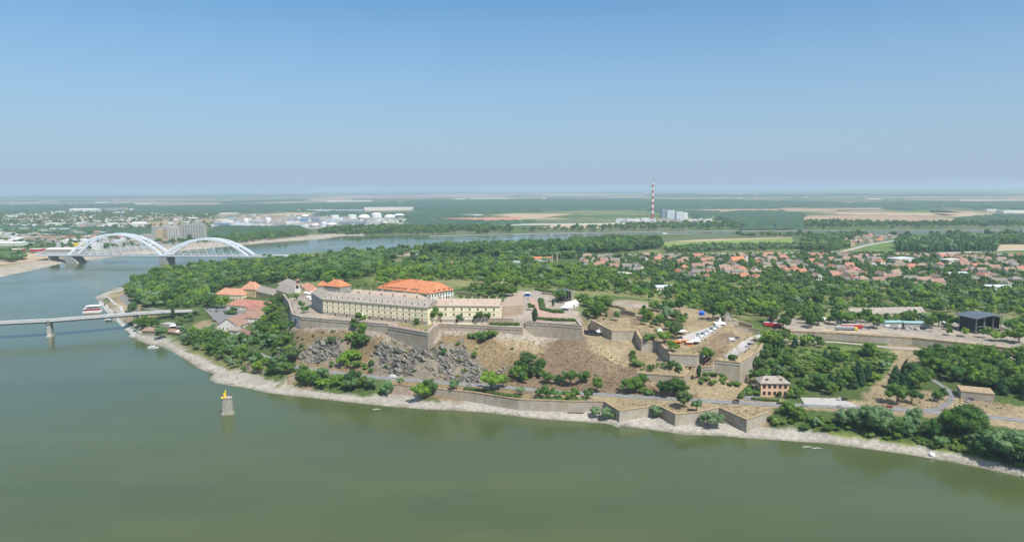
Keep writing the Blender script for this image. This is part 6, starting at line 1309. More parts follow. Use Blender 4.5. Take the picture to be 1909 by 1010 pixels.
def crown(seed, kind, nleaf=1100):
    """unit crown: height 1 from its trunk foot at 0; lobes with leaf sprays spread through the outer shell"""
    r = np.random.default_rng(seed); mb = MB(); lobes = []
    if kind in ('round', 'wide'):
        rx = 0.40 if kind == 'round' else 0.52; cz, rz_ = 0.60, 0.36
        for i in range(17):
            a = r.uniform(0, 2*math.pi); u = r.uniform(-0.75, 1); s = math.sqrt(1-u*u); k = r.uniform(0.5, 0.82)
            lobes.append((np.array([rx*s*math.cos(a)*k*r.uniform(.65, 1.42), rx*s*math.sin(a)*k*r.uniform(.65, 1.42), cz+rz_*u*k]), r.uniform(0.10, 0.22)))
        lobes.append((np.array([0, 0, cz]), 0.26))
    elif kind == 'poplar':
        for i in range(12): z = 0.12+0.8*i/11; lobes.append((np.array([r.uniform(-.03, .03), r.uniform(-.03, .03), z]), 0.12*math.sin(math.pi*(0.18+0.75*i/11))+0.025))
    elif kind == 'conifer':
        for i in range(13):
            z = 0.10+0.85*i/12; w = 0.27*(1-i/12)**0.8
            for j in range(4 if i < 9 else 1): a = r.uniform(0, 6.28); lobes.append((np.array([w*0.7*math.cos(a), w*0.7*math.sin(a), z]), 0.035+w*0.42))
    elif kind == 'bush':
        for i in range(12): a = r.uniform(0, 6.28); k = r.uniform(0, 0.62); lobes.append((np.array([k*math.cos(a), k*math.sin(a)*r.uniform(.6, 1), r.uniform(0.2, 0.62)]), r.uniform(0.22, 0.36)))
    tot = sum(l[1]**2 for l in lobes)
    for c, R_ in lobes:
        v, f = ICO1; d = 1+0.22*r.standard_normal(len(v)); vv = c+v*(R_*0.80)*d[:, None]; mb.add(vv, f)
        n = int(nleaf*R_**2/tot)
        dirs = r.standard_normal((n, 3)); dirs /= np.linalg.norm(dirs, axis=1)[:, None]
        for dd in dirs:
            if dd[2] < -0.55: continue
            p = c+dd*R_*r.uniform(0.72, 1.12); nn = dd+r.standard_normal(3)*0.55; nn /= np.linalg.norm(nn)
            t = np.cross(nn, r.standard_normal(3)); t /= np.linalg.norm(t); b_ = np.cross(nn, t); s = r.uniform(0.013, 0.034)*(0.9 if kind not in ('bush',) else 1.8); s2 = s*r.uniform(.6, 1)
            mb.add([p-t*s, p-b_*s2*.8, p+t*s*.9, p+b_*s2], [(0, 1, 2, 3)])
    return mb
def trunk(seed, kind):
    r = random.Random(seed); mb = MB(); top = 0.55 if kind in ('round', 'wide') else 0.8
    mb.tube([(0, 0, -0.06), (0.01, 0, 0.15), (0.015, 0.01, top)], [0.035, 0.024, 0.008], 7)
    if kind in ('round', 'wide'):
        for i in range(5): a = r.uniform(0, 6.28); mb.tube([(0.01, 0, 0.16+0.05*i), (0.14*math.cos(a), 0.14*math.sin(a), 0.38+0.05*i), (0.24*math.cos(a), 0.24*math.sin(a), 0.55+0.05*i)], [0.016, 0.011, 0.004], 5)
    return mb
KINDS = {'round': [('round', 11, 'leaf'), ('round', 12, 'leaf'), ('round', 13, 'leaf'), ('wide', 14, 'leaf'), ('wide', 15, 'leaf')], 'bright': [('round', 21, 'leaf_bright'), ('wide', 22, 'leaf_bright')],
         'willow': [('wide', 31, 'leaf_silver'), ('round', 32, 'leaf_silver')], 'poplar': [('poplar', 41, 'leaf_poplar'), ('poplar', 42, 'leaf_poplar')], 'conifer': [('conifer', 51, 'leaf_dark'), ('conifer', 52, 'leaf_dark')],
         'bush': [('bush', 61, 'leaf_scrub'), ('bush', 62, 'leaf_scrub'), ('bush', 63, 'leaf')], 'cypress': [('poplar', 43, 'leaf_dark')]}
PROTO = {}; ORDER = []
tree_col = bpy.data.collections.new('tree_shapes')       # source shapes for the woodland masses, not placed in the scene themselves
for k, lst in KINDS.items():
    for (sh, sd, mt_) in lst:
        c = crown(sd, sh, 2800 if sh != 'bush' else 1300).mesh('crown', M[mt_]); t = trunk(sd, sh).mesh('trunk', M['bark']); PROTO.setdefault(k, []).append((c, t, len(ORDER)))
        jo = crown(sd+100, sh, 900).mesh('tree_shape', M[mt_]); ob = bpy.data.objects.new('tree_shape_%02d' % len(ORDER), jo); tree_col.objects.link(ob); ORDER.append(k)
NMS = {'round': 'deciduous_tree', 'bright': 'deciduous_tree', 'willow': 'willow_tree', 'poplar': 'poplar_tree', 'conifer': 'conifer_tree', 'bush': 'bush', 'cypress': 'cypress_tree'}
DESC = {'round': ['dark green leafy tree', 'mid green leafy tree', 'deep green rounded tree', 'broad green leafy tree', 'wide spreading green tree'], 'bright': ['bright green round tree', 'bright green spreading tree'], 'willow': ['silvery green willow', 'grey-green willow'],
        'poplar': ['tall slender poplar', 'slender green poplar'], 'conifer': ['dark conifer', 'dark pointed conifer'], 'bush': ['low green bush', 'low olive bush', 'low dark bush'], 'cypress': ['narrow dark column tree']}
TREES = []   # (x, y, h, kind, variant, place phrase, fixed label)
EXCL += [[tuple(G(*a)[:2]) for a in q] for q in EXCL0]
EX = [np.array(e) for e in EXCL]; EXB = [(e[:, 0].min(), e[:, 0].max(), e[:, 1].min(), e[:, 1].max()) for e in EX]
def blocked(x, y):
    for e, b_ in zip(EX, EXB):
        if b_[0] <= x <= b_[1] and b_[2] <= y <= b_[3] and inpoly(np.array([(x, y)]), e)[0]: return True
    return False
_rl = [(a, b_) for a, b_ in zip(roadp[:-1], roadp[1:])]
def near_road(x, y, d=6.5):
    for a, b_ in _rl:
        ab = (b_-a).to_2d(); ap = Vector((x-a.x, y-a.y)); t = max(0, min(1, ap.dot(ab)/ab.length_squared))
        if (ap-ab*t).length < d: return True
    return False
def put(px, py, z0, h, kind, place, label=None, w=None):
    p = G(px, py, z0); v = int(rng.integers(len(KINDS[kind]))); TREES.append([p.x, p.y, h, kind, v, place, label, w])
def scatter(place, poly, z0, n_or_sp, hr, mix, road=True, keep=None, zmin=1.0, poly_is_world=False):
    P = [G(a[0], a[1], a[2] if len(a) > 2 else z0) for a in poly]; pn = [(p.x, p.y) for p in P]; xs = [p[0] for p in pn]; ys = [p[1] for p in pn]; sp = n_or_sp
    nx, ny = int((max(xs)-min(xs))/sp)+1, int((max(ys)-min(ys))/sp)+1; ks = list(mix); pr = np.array([mix[k] for k in ks], float); pr /= pr.sum()
    c = np.array([(min(xs)+(i+rng.uniform(-.42, .42)+0.5*(j % 2))*sp, min(ys)+(j+rng.uniform(-.42, .42))*sp) for i in range(nx) for j in range(ny)])
    c = c[inpoly(c, pn)]; k_ = 0
    for x, y in c:
        if keep and not keep(x, y): continue
        if y < 1300 and (blocked(x, y) or (road and near_road(x, y))): continue
        if y < 1300 and gz(x, y) < zmin: continue
        kd = ks[int(rng.choice(len(ks), p=pr))]; h = (hr[0]+(hr[1]-hr[0])*rng.beta(1.1, 1.5))*rng.uniform(.72, 1.15)*(0.32 if kd == 'bush' else 1.0); TREES.append([x, y, h, kd, int(rng.integers(len(KINDS[kd]))), place, None, None]); k_ += 1
    return k_
# --- named single trees (px, py of the foot, ground height, tree height, kind)
for a in [(1240,640,32,10.5,'bright','on the battery wall','bright green round tree casting its shadow on the battery wall'),(1261,632,32,15,'round','on the battery wall','large dark tree beside the large white peaked tent'),(1212,634,34,6,'bush','on the battery wall',None),
 (1275,760,9,12,'round','on the river bastions','dark tree on the dry grass of the middle river bastion'),(1318,671,27,10,'round','on the battery wall','dark round tree in the gap between the two high bastions'),(1303,707,14,10,'cypress','below the battery wall',None),
 (803,600,41,15,'conifer','on the barracks terrace','tall dark tree in front of the barracks bend'),(806,602,41,14,'round','on the barracks terrace',None),(858,603,40.5,10.5,'round','on the barracks terrace','green tree in front of the pink roofed barracks wing'),(897,603,40.5,11,'round','on the barracks terrace','round dark green tree at the end of the barracks'),(782,601,41,6,'bush','on the barracks terrace',None),(776,606,41,6,'round','on the barracks terrace','small lawn tree on the pointed bastion'),
 (936,552,41,13,'round','on the plateau','dark tree at the top of the sloping apron'),(955,552,42,11,'round','on the plateau','rounded tree beside the sloping apron'),(990,578,42,7,'round','on the plateau',None),(1045,565,40,14,'round','on the plateau','dark tall tree in front of the small stage tower'),(1082,563,38,9,'round','on the plateau',None),(1119,588,36,14,'round','on the plateau','big green tree behind the battery crown'),(1108,594,36,12,'round','on the plateau',None),(1150,598,36,9,'willow','on the plateau',None),
 (997,623,32,13,'cypress','against the great bastion','ivy covered tree growing against the great bastion'),(1031,571,40,8,'cypress','on the plateau',None),
 (785,746,3,13,'bright','on the gravel beach','bright green tree standing alone on the gravel beach'),(801,740,4,14,'round','on the gravel beach','taller tree behind the bright one on the gravel beach'),(845,727,8.5,8,'willow','on the quay edge','thin see-through tree at the quay edge'),(746,718,8,6,'willow','on the quay edge',None),(917,729,9,15,'bright','beside the road','big bright tree overhanging the riverside road'),(938,722,10,10,'round','beside the road',None),
 (1091,714,12,9,'round','on the lower slope','round tree alone at the foot of the dry slope'),(1113,731,10,11,'round','on the lower slope','dark round tree by the road below the dry slope'),(1171,733,10,11,'round','on the lower slope',None),(1185,733,10,12,'round','on the lower slope',None),(1197,724,12,11,'round','on the lower slope',None),(1243,740,10,12,'round','on the lower slope',None),(1256,738,10,13,'round','on the lower slope',None),(1268,740,10,12,'round','on the lower slope',None),(1205,735,10,5,'bush','on the lower slope',None),
 (1180,672,22,5.5,'round','on the dry slope',None),(1186,682,20,6,'bush','on the dry slope',None),(1179,660,25,5,'round','on the dry slope','small round tree high on the dry slope'),(898,640,30,8,'round','on the dry slope','tree clump high on the dry slope below the curtain wall'),(910,634,32,9,'round','on the dry slope',None),(884,629,33,5,'bush','on the dry slope',None),(918,627,34,5,'bush','on the dry slope',None),
 (1110,777,2,7,'willow','on the gravel beach','pale willow at the foot of the first spur'),(1131,781,2,8,'willow','on the gravel beach',None),(1145,776,2,4,'bush','on the gravel beach',None),(1222,777,3,8,'willow','on the gravel beach','thin shrubby tree between two river spurs'),(1318,796,2,10,'willow','on the gravel beach','wide pale willow between the two largest spurs'),(1336,797,2,10,'willow','on the gravel beach',None),(1299,778,5,8,'willow','on the gravel beach',None),
 (1672,753,9,14,'round','on the roadside meadow','olive green tree alone on the roadside meadow'),(1550,736,10,9,'round','on the roadside meadow','round tree behind the pale parking lot'),(1567,727,10,9,'round','on the roadside meadow',None),(1700,752,9,10,'round','on the roadside meadow',None),(1748,748,9,8,'round','on the roadside meadow','low wide round bush inside the path bend'),(1757,744,9,8,'round','on the roadside meadow',None),
 (1622,665,17,12,'round','below the outer wall','dark tree standing clear below the outer wall'),(1793,820,4,20,'round','on the river bank','tallest dark tree on the river bank'),(1815,822,4,17,'round','on the river bank',None),(1778,815,4,16,'round','on the river bank',None),(1800,806,6,17,'round','on the river bank',None),(1785,805,6,15,'round','on the river bank',None),(1855,850,3,16,'willow','on the river bank',None),(1885,862,3,18,'willow','on the river bank',None),(1902,868,3,15,'round','on the river bank',None),
 (1640,806,3,17,'willow','on the river bank','large silvery willow on the river bank'),(1622,802,3,15,'willow','on the river bank',None),(1590,798,3,13,'willow','on the river bank',None),(1572,795,3,11,'willow','on the river bank',None),
 (1454,740,10,4.5,'round','around the villa',None),(1472,742,10,6.5,'round','around the villa',None),(1488,742,10,8,'round','around the villa',None),(1405,735,10,6,'bush','around the villa',None),
 (323,595,7,15,'cypress','at the bridge head','tall dark cypress-like tree at the bridge head'),(270,615,6,16,'round','at the bridge head','big round tree under the end of the road bridge'),(262,610,6,12,'round','at the bridge head',None),(290,612,6,12,'round','at the bridge head',None),(300,632,5,13,'willow','at the bridge head',None),(336,613,6,12,'round','at the bridge head',None),(352,600,8,11,'round','at the bridge head',None),(368,588,8,9,'willow','at the bridge head',None),
 (400,574,8,17,'round','on the town square','tall round green tree at the town square'),(413,575,8,18,'bright','on the town square','bright round tree at the town square'),(388,572,8,16,'round','on the town square',None),(436,583,8,8,'round','on the town square',None),(430,586,8,6,'bush','on the town square',None),(455,570,8,9,'round','on the town square',None),
 (553,560,41,7,'round','on the barracks terrace','round clipped tree beside the parasols'),(562,575,41,8,'round','on the barracks terrace',None),(570,583,41,7,'round','on the barracks terrace',None),(1430,640,24,10,'bright','on the corner bastion','bright tree behind the corner bastion'),(1366,669,26,4,'bush','on the corner bastion',None),
 (1329,597,31,15,'round','above the festival yard','dark tree above the festival yard ramp'),(1345,595,31,12,'round','above the festival yard',None),(1378,592,29,9,'round','above the festival yard',None),(1435,603,25,16,'round','above the festival yard','tall green tree between the two red trucks'),(1460,612,25,12,'round','above the festival yard',None),(1513,611,25,13,'round','behind the outer wall','green tree in front of the festival tents'),(1524,606,25,12,'round','behind the outer wall',None),(1475,600,25,15,'round','behind the outer wall',None),(1560,606,25,13,'round','behind the outer wall',None),(1580,600,24,10,'bright','behind the outer wall',None),
 (1628,612,24,13,'round','behind the outer wall','tree between the red lorry and the teal hall'),(1737,612,24,13,'round','behind the outer wall',None),(1750,608,24,14,'round','behind the outer wall',None),(1770,625,23,8,'round','behind the outer wall',None),(1800,628,23,9,'bright','behind the outer wall',None),(1838,630,23,10,'round','behind the outer wall',None),(1858,636,22,10,'bright','behind the outer wall',None),(1878,636,22,12,'round','behind the outer wall',None),(1900,640,22,13,'round','behind the outer wall',None)]:
    put(*a[:6], label=a[6])
NB_ = 'round'
cl = {'round': 6, 'bright': 1.2, 'willow': .6, 'bush': 2.5}
SCRUB = [tuple(G(*a)[:2]) for a in [(1480,650,17),(1660,655,17),(1672,668,16),(1640,700,12.5),(1600,712,11.5),(1520,705,12),(1470,680,13)]]
scatter('in the cluster below the dry slope', [(955,700,14),(975,680,18),(1000,678,20),(1012,700,14),(1030,712,11),(1068,716,10.5),(1068,722,10),(1000,716,10),(958,714,11)], 12, 7.0, (9, 13), {'round': 6, 'bush': 1})
scatter('on the quay by the road cluster', [(880,730),(935,740),(1000,748),(1110,748),(1110,742),(1000,738),(940,731)], 9, 6.5, (6, 9), {'round': 3, 'bush': 3, 'willow': 1}, road=True)
scatter('on the rock cleft', [(648,690,14),(640,668,19),(652,632,30),(650,612,34),(690,616,34),(690,632,30),(672,660,22),(685,690,12)], 22, 6.2, (8, 11), {'bright': 3, 'round': 3, 'bush': 1})
scatter('on the shore shelf', [(560,700,8),(620,712,7),(720,720,6),(728,738,2.5),(640,735,2.5),(575,722,3),(550,712,5)], 5, 7.0, (8, 12), {'round': 3, 'willow': 3, 'bright': 1, 'bush': 2}, zmin=1.8)
scatter('on the wooded bank below the town', [(330,625,6),(350,612,7),(420,612,8),(470,612,10),(520,650,14),(560,668,9),(575,690,8.5),(560,712,4),(520,706,3),(470,700,3),(420,684,3),(380,662,3.5),(345,648,3)], 7, 7.5, (6, 12), {'round': 6, 'willow': 2.2, 'bright': 1, 'bush': 2}, zmin=2.0)
scatter('on the steep slope beside the terrace', [(470,608,10),(490,575,16),(500,560,18),(520,556,24),(536,575,30),(544,610,30),(556,640,24),(520,655,14),(490,640,11)], 20, 6.5, (6, 9), {'round': 4, 'bush': 5, 'bright': 1})
scatter('on the wooded slope beside the villa', [(1398,700,13),(1425,655,20),(1432,632,22),(1480,638,18),(1560,648,17),(1640,655,17),(1670,668,16),(1652,690,14),(1640,716,11),(1600,722,10.5),(1500,735,10),(1470,712,11),(1440,712,11),(1405,718,10.5)], 15, 8.2, (8, 12), {'round': 6, 'bush': 5.0, 'conifer': .3, 'bright': 1.6, 'willow': .5}, keep=lambda x, y: not inpoly(np.array([(x, y)]), SCRUB)[0] or rng.random() < .16)
scatter('in the green scrub beside the meadow', [(1480,650,17),(1660,655,17),(1672,668,16),(1640,700,12.5),(1600,712,11.5),(1520,705,12),(1470,680,13)], 15, 5.0, (5, 9), {'bush': 1})
scatter('in the conifer row by the meadow', [(1500,735,9.7),(1560,712,11),(1630,705,12),(1640,722,10.5),(1560,730,10)], 11, 8.5, (11, 15), {'conifer': 5, 'round': 2})
scatter('in the meadow copse', [(1652,716,11),(1665,695,14),(1730,700,13),(1745,725,10.5),(1700,735,10),(1660,728,10)], 11, 8.5, (11, 15), {'conifer': 4, 'round': 3})
scatter('in the dark wood over the bunker', [(1735,700,12.5),(1705,668,15),(1760,664,16),(1860,670,15),(1990,680,15),(2010,752,10),(1915,748,10),(1855,735,11),(1800,722,11),(1770,712,11.5)], 13, 9.5, (12, 18), {'round': 8, 'bright': .8, 'conifer': 1.4, 'bush': 1})
scatter('on the river bank', [(1436,772,7),(1520,782,7),(1600,789,6.5),(1700,798,6),(1780,808,6),(1909,828,6),(2010,845,6),(2010,895,2.6),(1909,872,2.8),(1800,846,2.8),(1700,826,2.6),(1600,812,2.6),(1500,800,2.6),(1440,790,3)], 4.5, 8.6, (7, 13), {'round': 6, 'willow': 3, 'bush': 3, 'bright': .8}, zmin=2.2)
scatter('along the river bank edge', [(1436,768,8),(1520,776,8),(1600,783,7.5),(1700,792,7),(1780,802,7),(1909,820,7),(2010,838,7),(2010,893,2.6),(1909,870,2.8),(1800,844,2.8),(1700,824,2.6),(1600,810,2.6),(1500,799,2.6),(1440,792,3)], 4.5, 5.6, (8, 13), {'bush': 8, 'willow': 1}, zmin=2.0)
scatter('among the cliff rocks', [(515,665,10),(560,640,18),(640,640,24),(690,655,21),(800,660,17),(870,650,26),(930,690,14),(930,712,10.5),(700,704,10)], 15, 8.5, (3, 8), {'bush': 8, 'round': 1}, keep=lambda x, y: rng.random() < .85)
scatter('on the upper cliff under the terrace', [(552,612,31),(640,614,34),(640,640,24),(560,645,21)], 28, 8, (3, 6), {'bush': 1}, keep=lambda x, y: rng.random() < .45)
scatter('on the open slope', [(830,620,34),(960,640,26),(1080,640,29),(1190,665,23),(1200,720,12),(1050,700,13),(900,680,16)], 25, 13, (2.5, 5), {'bush': 1}, keep=lambda x, y: rng.random() < .35)
scatter('on the counterguard', [(1195,690,19.5),(1215,676,21),(1290,676,21.5),(1293,684,20),(1272,698,19),(1200,694,19)], 20, 5.5, (6, 9), {'round': 2, 'bush': 6})
scatter('in the ditch under the corner bastion', [(1290,712,14),(1300,694,17),(1330,694,16),(1372,712,12),(1372,722,11),(1330,716,12)], 14, 5.0, (7, 10), {'bush': 8, 'round': 1})
scatter('between the small stage and the battery', [(1085,590,37),(1090,560,38),(1130,565,37),(1140,592,36),(1115,596,37)], 37, 9, (7, 11), {'round': 5, 'bush': 2})
scatter('around the plateau gardens', [(850,560,42),(860,535,41),(930,535,40),(965,545,42),(930,558,41.8),(880,566,41.8)], 41, 9, (5, 9), {'round': 4, 'bush': 5})
scatter('under the plateau trees', [(1200,605,34),(1190,585,37),(1260,575,36),(1280,600,34),(1250,620,33),(1215,618,34)], 35, 10, (8, 13), {'round': 6, 'bush': 2, 'willow': 1})
scatter('behind the outer wall', [(1455,600,25),(1480,590,25),(1600,597,24),(1740,598,22),(1909,606,20),(2010,612,20),(2010,635,22),(1890,628,23),(1780,618,23.5),(1740,612,24),(1640,604,24),(1500,606,25)], 24, 13, (9, 14), {'round': 7, 'bright': 1, 'willow': .4})
# big woods
scatter('in the wood on the spit', [(238,596,6),(240,560,6),(236,540,6),(262,520,6),(320,505,6),(400,496,6),(480,488,6),(560,484,7),(640,480,7),(700,476,7),(720,490,10),(690,520,18),(640,530,26),(600,532,26),(560,520,22),(500,530,10),(450,530,8),(400,545,7),(390,570,7.5),(330,576,6.5),(262,574,6)], 7, 10.5, (8, 17), {'round': 8, 'bright': 1.2, 'willow': 1.0})
scatter('behind the fortress', [(700,500,14),(800,478,8),(900,476,8),(1000,486,8),(1085,500,9),(1120,508,10),(1200,518,11),(1290,526,11),(1420,531,11),(1600,536,11),(1740,541,12),(1915,548,12),(2010,552,12),(2010,598,18),(1909,590,18),(1740,584,19),(1590,580,20),(1480,592,24),(1380,590,28),(1300,578,30),(1230,562,28),(1180,556,30),(1110,545,34),(1000,538,36),(900,532,36),(850,520,36),(720,512,34)], 14, 10.5, (6, 15), {'round': 7, 'bright': 2.6, 'willow': 1.0, 'bush': 3}, keep=lambda x, y: fbm(x, y, 48, 3) > (-0.34 if x > 170 and y < 900 else -0.06))
scatter('among the scrub behind the fortress', [(600,540,30),(700,533,38),(705,512,30),(640,505,12),(850,492,10),(1000,500,15),(1130,508,14),(1120,545,34),(1000,538,38),(850,522,38)], 20, 8.5, (6, 10), {'bush': 6, 'round': 2, 'bright': 2})
scatter('among the settlement gardens', [(1085,480,8),(1560,474,8),(1915,479,8),(1915,548,10),(1740,540,10),(1420,530,10),(1200,520,9),(1110,505,9)], 8, 10.5, (5, 12), {'round': 6, 'bush': 1, 'cypress': .4})
scatter('in the belt by the levee', [(600,484),(700,479),(850,477),(1085,478),(1085,484),(900,482),(700,490)], 6, 13, (12, 20), {'round': 5, 'willow': 1, 'poplar': 1.5, 'cypress': .3}, keep=lambda x, y: fbm(x, y, 70, 3) > -0.12)
scatter('in the floodplain wood', [(1240,466),(1300,461),(1500,458),(1500,464),(1400,468),(1240,471)], 5, 11, (9, 14), {'round': 4, 'willow': 2})
scatter('along the right river arm', [(1370,441),(1500,439.5),(1700,440),(1915,437),(1915,440),(1700,443),(1400,444)], 4, 22, (12, 22), {'round': 5, 'poplar': 1}, keep=lambda x, y: fbm(x, y, 60, 2) > -0.05)
scatter('in the hamlet wood', [(1490,470),(1500,444),(1560,440),(1620,441),(1560,452),(1590,461),(1560,469)], 5, 12, (10, 17), {'round': 5, 'willow': 1})
scatter('in the poplar stand', [(1672,470),(1674,454),(1760,451),(1850,452),(1860,470),(1760,471)], 6, 9, (20, 26), {'poplar': 8, 'willow': 1})
scatter('in the hedge belt', [(1855,455),(1860,446),(1915,445),(1915,455)], 6, 12, (14, 18), {'round': 1})
scatter('in the poplar plantation', [(770,477),(800,471),(860,467),(980,464),(1058,463),(1064,456),(1150,454),(1236,455),(1238,461),(1210,466),(1150,471),(900,478)], 5, 11.5, (22, 26), {'poplar': 5, 'round': 5})
scatter('on the near channel bank', [(610,480),(640,474),(700,471),(790,468),(800,472),(700,477),(620,482)], 5, 15, (14, 20), {'round': 5, 'willow': 2}, keep=lambda x, y: fbm(x, y, 50, 2) > -0.1)
scatter('on the far channel bank', [(400,450),(440,440),(560,432),(575,440),(480,450),(420,458)], 6, 13, (12, 18), {'round': 5})
scatter('on the refinery bank', [(590,436),(620,427),(700,424),(800,426),(900,424),(960,428),(960,433),(800,437),(650,438)], 6, 15, (13, 20), {'round': 5, 'poplar': .6}, keep=lambda x, y: fbm(x, y, 90, 2) > -0.15)
scatter('on the power station bank', [(960,430),(1200,420),(1300,418),(1500,414),(1700,417),(1915,414),(1915,424),(1500,426),(1300,427),(1000,432)], 6, 24, (12, 20), {'round': 5}, keep=lambda x, y: fbm(x, y, 120, 2) > -0.02 or x > 330)
scatter('behind the bridge arches', [(160,469),(200,464),(330,456),(400,453),(400,447),(280,452),(170,462)], 6, 17, (8, 14), {'round': 4, 'bush': 1}, keep=lambda x, y: fbm(x, y, 40, 2) > -0.15)
scatter('on the near city bank', [(0,486),(0,474),(40,476),(48,484),(20,490)], 5, 11, (12, 18), {'willow': 3, 'round': 3})
scatter('around the city edge', [(0,468),(0,396),(280,394),(400,402),(400,412),(400,446),(280,452),(200,462),(150,464)], 6, 27, (9, 15), {'round': 5}, keep=lambda x, y: fbm(x, y, 160, 3) > -0.12)

# --- the individually placed trees: those that show largest; the rest stand as two masses
def newt(x, y, h, kd, v, label, group):
    c, t, _ = PROTO[kd][v]; z = gz(x, y); r = empty(NMS[kd], (x, y, z-0.1), rng.uniform(0, 6.28), label=label, cat={'bush': 'bush'}.get(kd, 'tree'), group=group)
    s = h; wsc = rng.uniform(0.92, 1.2); sx = s*wsc
    if kd == 'bush': sx = s*1.5
    r.scale = (sx, sx*rng.uniform(.9, 1.1), s)
    link(bpy.data.objects.new('crown', c), r)
    if kd != 'bush': link(bpy.data.objects.new('trunk', t), r)
    else: link(bpy.data.objects.new('stem', t), r)
    return r
TREES = [t for t in TREES if not (t[1] < 1300 and gz(t[0], t[1]) < 0.6)]
vis = [t for t in TREES if abs(PX((t[0], t[1], 10))[0]-954.5) < 985]
def size(t): return t[2]/math.hypot(t[0], t[1])
fixed = [t for t in vis if t[6]]; others = sorted([t for t in vis if not t[6]], key=lambda t: -size(t)); ids = set(id(t) for t in fixed)
tr = [t for t in others if t[3] != 'bush'][:285-len(fixed)]; bu = [t for t in others if t[3] == 'bush'][:110]
ind = fixed+tr+bu
cnt = {}
for t in sorted(ind, key=lambda t: math.atan2(t[0], t[1])):
    if t[6]: newt(*t[:5], t[6], 'trees around the fortress'); continue
    d = DESC[t[3]][t[4]]; key = (d, t[5]); cnt[key] = cnt.get(key, 0)+1
    newt(*t[:5], '%s %s, %s counting from the bridge' % (d, t[5], ordinal(cnt[key])), t[5].split(' ', 1)[1]+' trees' if t[3] != 'bush' else 'bushes '+t[5])
rest_ids = set(id(t) for t in ind); rest = [t for t in TREES if id(t) not in rest_ids]
def mass(name, items):
    vs = [(t[0], t[1], (gz(t[0], t[1]) if t[1] < 4000 else 6)-0.2) for t in items]
    me = bpy.data.meshes.new(name); me.from_pydata(vs, [], [])
    a = me.attributes.new('variant', 'INT', 'POINT'); a.data.foreach_set('value', [PROTO[t[3]][t[4]][2] for t in items])
    s = me.attributes.new('size', 'FLOAT_VECTOR', 'POINT'); arr = []
    for t in items: w = t[2]*rng.uniform(.95, 1.25)*(1.5 if t[3] == 'bush' else 1); arr += [w, w, t[2]]
    s.data.foreach_set('vector', arr)
    r = me.attributes.new('turn', 'FLOAT_VECTOR', 'POINT'); ra = []
    for t in items: ra += [0, 0, rng.uniform(0, 6.28)]
    r.data.foreach_set('vector', ra)
    o = bpy.data.objects.new(name, me); link(o); tag(o, kind='stuff')
    ng = bpy.data.node_groups.new('scatter_'+name, 'GeometryNodeTree'); ng.interface.new_socket('Geometry', in_out='INPUT', socket_type='NodeSocketGeometry'); ng.interface.new_socket('Geometry', in_out='OUTPUT', socket_type='NodeSocketGeometry')
    N = ng.nodes; K = ng.links; gi = N.new('NodeGroupInput'); go = N.new('NodeGroupOutput'); ip = N.new('GeometryNodeInstanceOnPoints'); ci = N.new('GeometryNodeCollectionInfo')
    ci.inputs['Collection'].default_value = tree_col; ci.inputs['Separate Children'].default_value = True; ci.inputs['Reset Children'].default_value = True
    def attr(nm, ty): q = N.new('GeometryNodeInputNamedAttribute'); q.data_type = ty; q.inputs['Name'].default_value = nm; return q
    av, as_, ar_ = attr('variant', 'INT'), attr('size', 'FLOAT_VECTOR'), attr('turn', 'FLOAT_VECTOR'); m2p = N.new('GeometryNodeMeshToPoints')
    K.new(gi.outputs[0], m2p.inputs[0]); K.new(m2p.outputs[0], ip.inputs['Points']); K.new(ci.outputs[0], ip.inputs['Instance']); ip.inputs['Pick Instance'].default_value = True
    def out(q): return [s for s in q.outputs if s.enabled and s.name == 'Attribute'][0]
    K.new(out(av), ip.inputs['Instance Index']); K.new(out(as_), ip.inputs['Scale']); K.new(out(ar_), ip.inputs['Rotation']); K.new(ip.outputs[0], go.inputs[0])
    md = o.modifiers.new('scatter', 'NODES'); md.node_group = ng; return o
mass('woodland', [t for t in rest if t[3] != 'bush']); mass('undergrowth', [t for t in rest if t[3] == 'bush'])
print('TREES', len(TREES), 'individual', len(ind), 'rest', len(rest))
# far woods read as one mass: closed canopy bodies with a bumpy top
M['canopy'] = mat('far_canopy', (0.044, 0.086, 0.046), var=0.3, scale=0.012, dark=(0.030, 0.064, 0.034))
def canopy(poly, h=15, st=22, z=6):
    P = [W(a, b_, z) for a, b_ in poly]; pn = [(p.x, p.y) for p in P]; xs = [p[0] for p in pn]; ys = [p[1] for p in pn]; st = max(st, math.sqrt((max(xs)-min(xs))*(max(ys)-min(ys))/9000))
    gx = np.arange(min(xs)-st, max(xs)+st, st); gy = np.arange(min(ys)-st, max(ys)+st, st); X, Y = np.meshgrid(gx, gy); pts = np.column_stack([X.ravel(), Y.ravel()]); ins = inpoly(pts, pn)
    Z = np.where(ins, z+h*rng.uniform(0.65, 1.12, len(pts)), z-4.0); J = rng.uniform(-.3, .3, (len(pts), 2))*st; nx = len(gx); fs = []
    for j in range(len(gy)-1):
        for i in range(nx-1):
            q = (j*nx+i, j*nx+i+1, (j+1)*nx+i+1, (j+1)*nx+i)
            if any(ins[k] for k in q): fs.append(q)
    return np.column_stack([pts+J, Z]), fs
CB = MB()
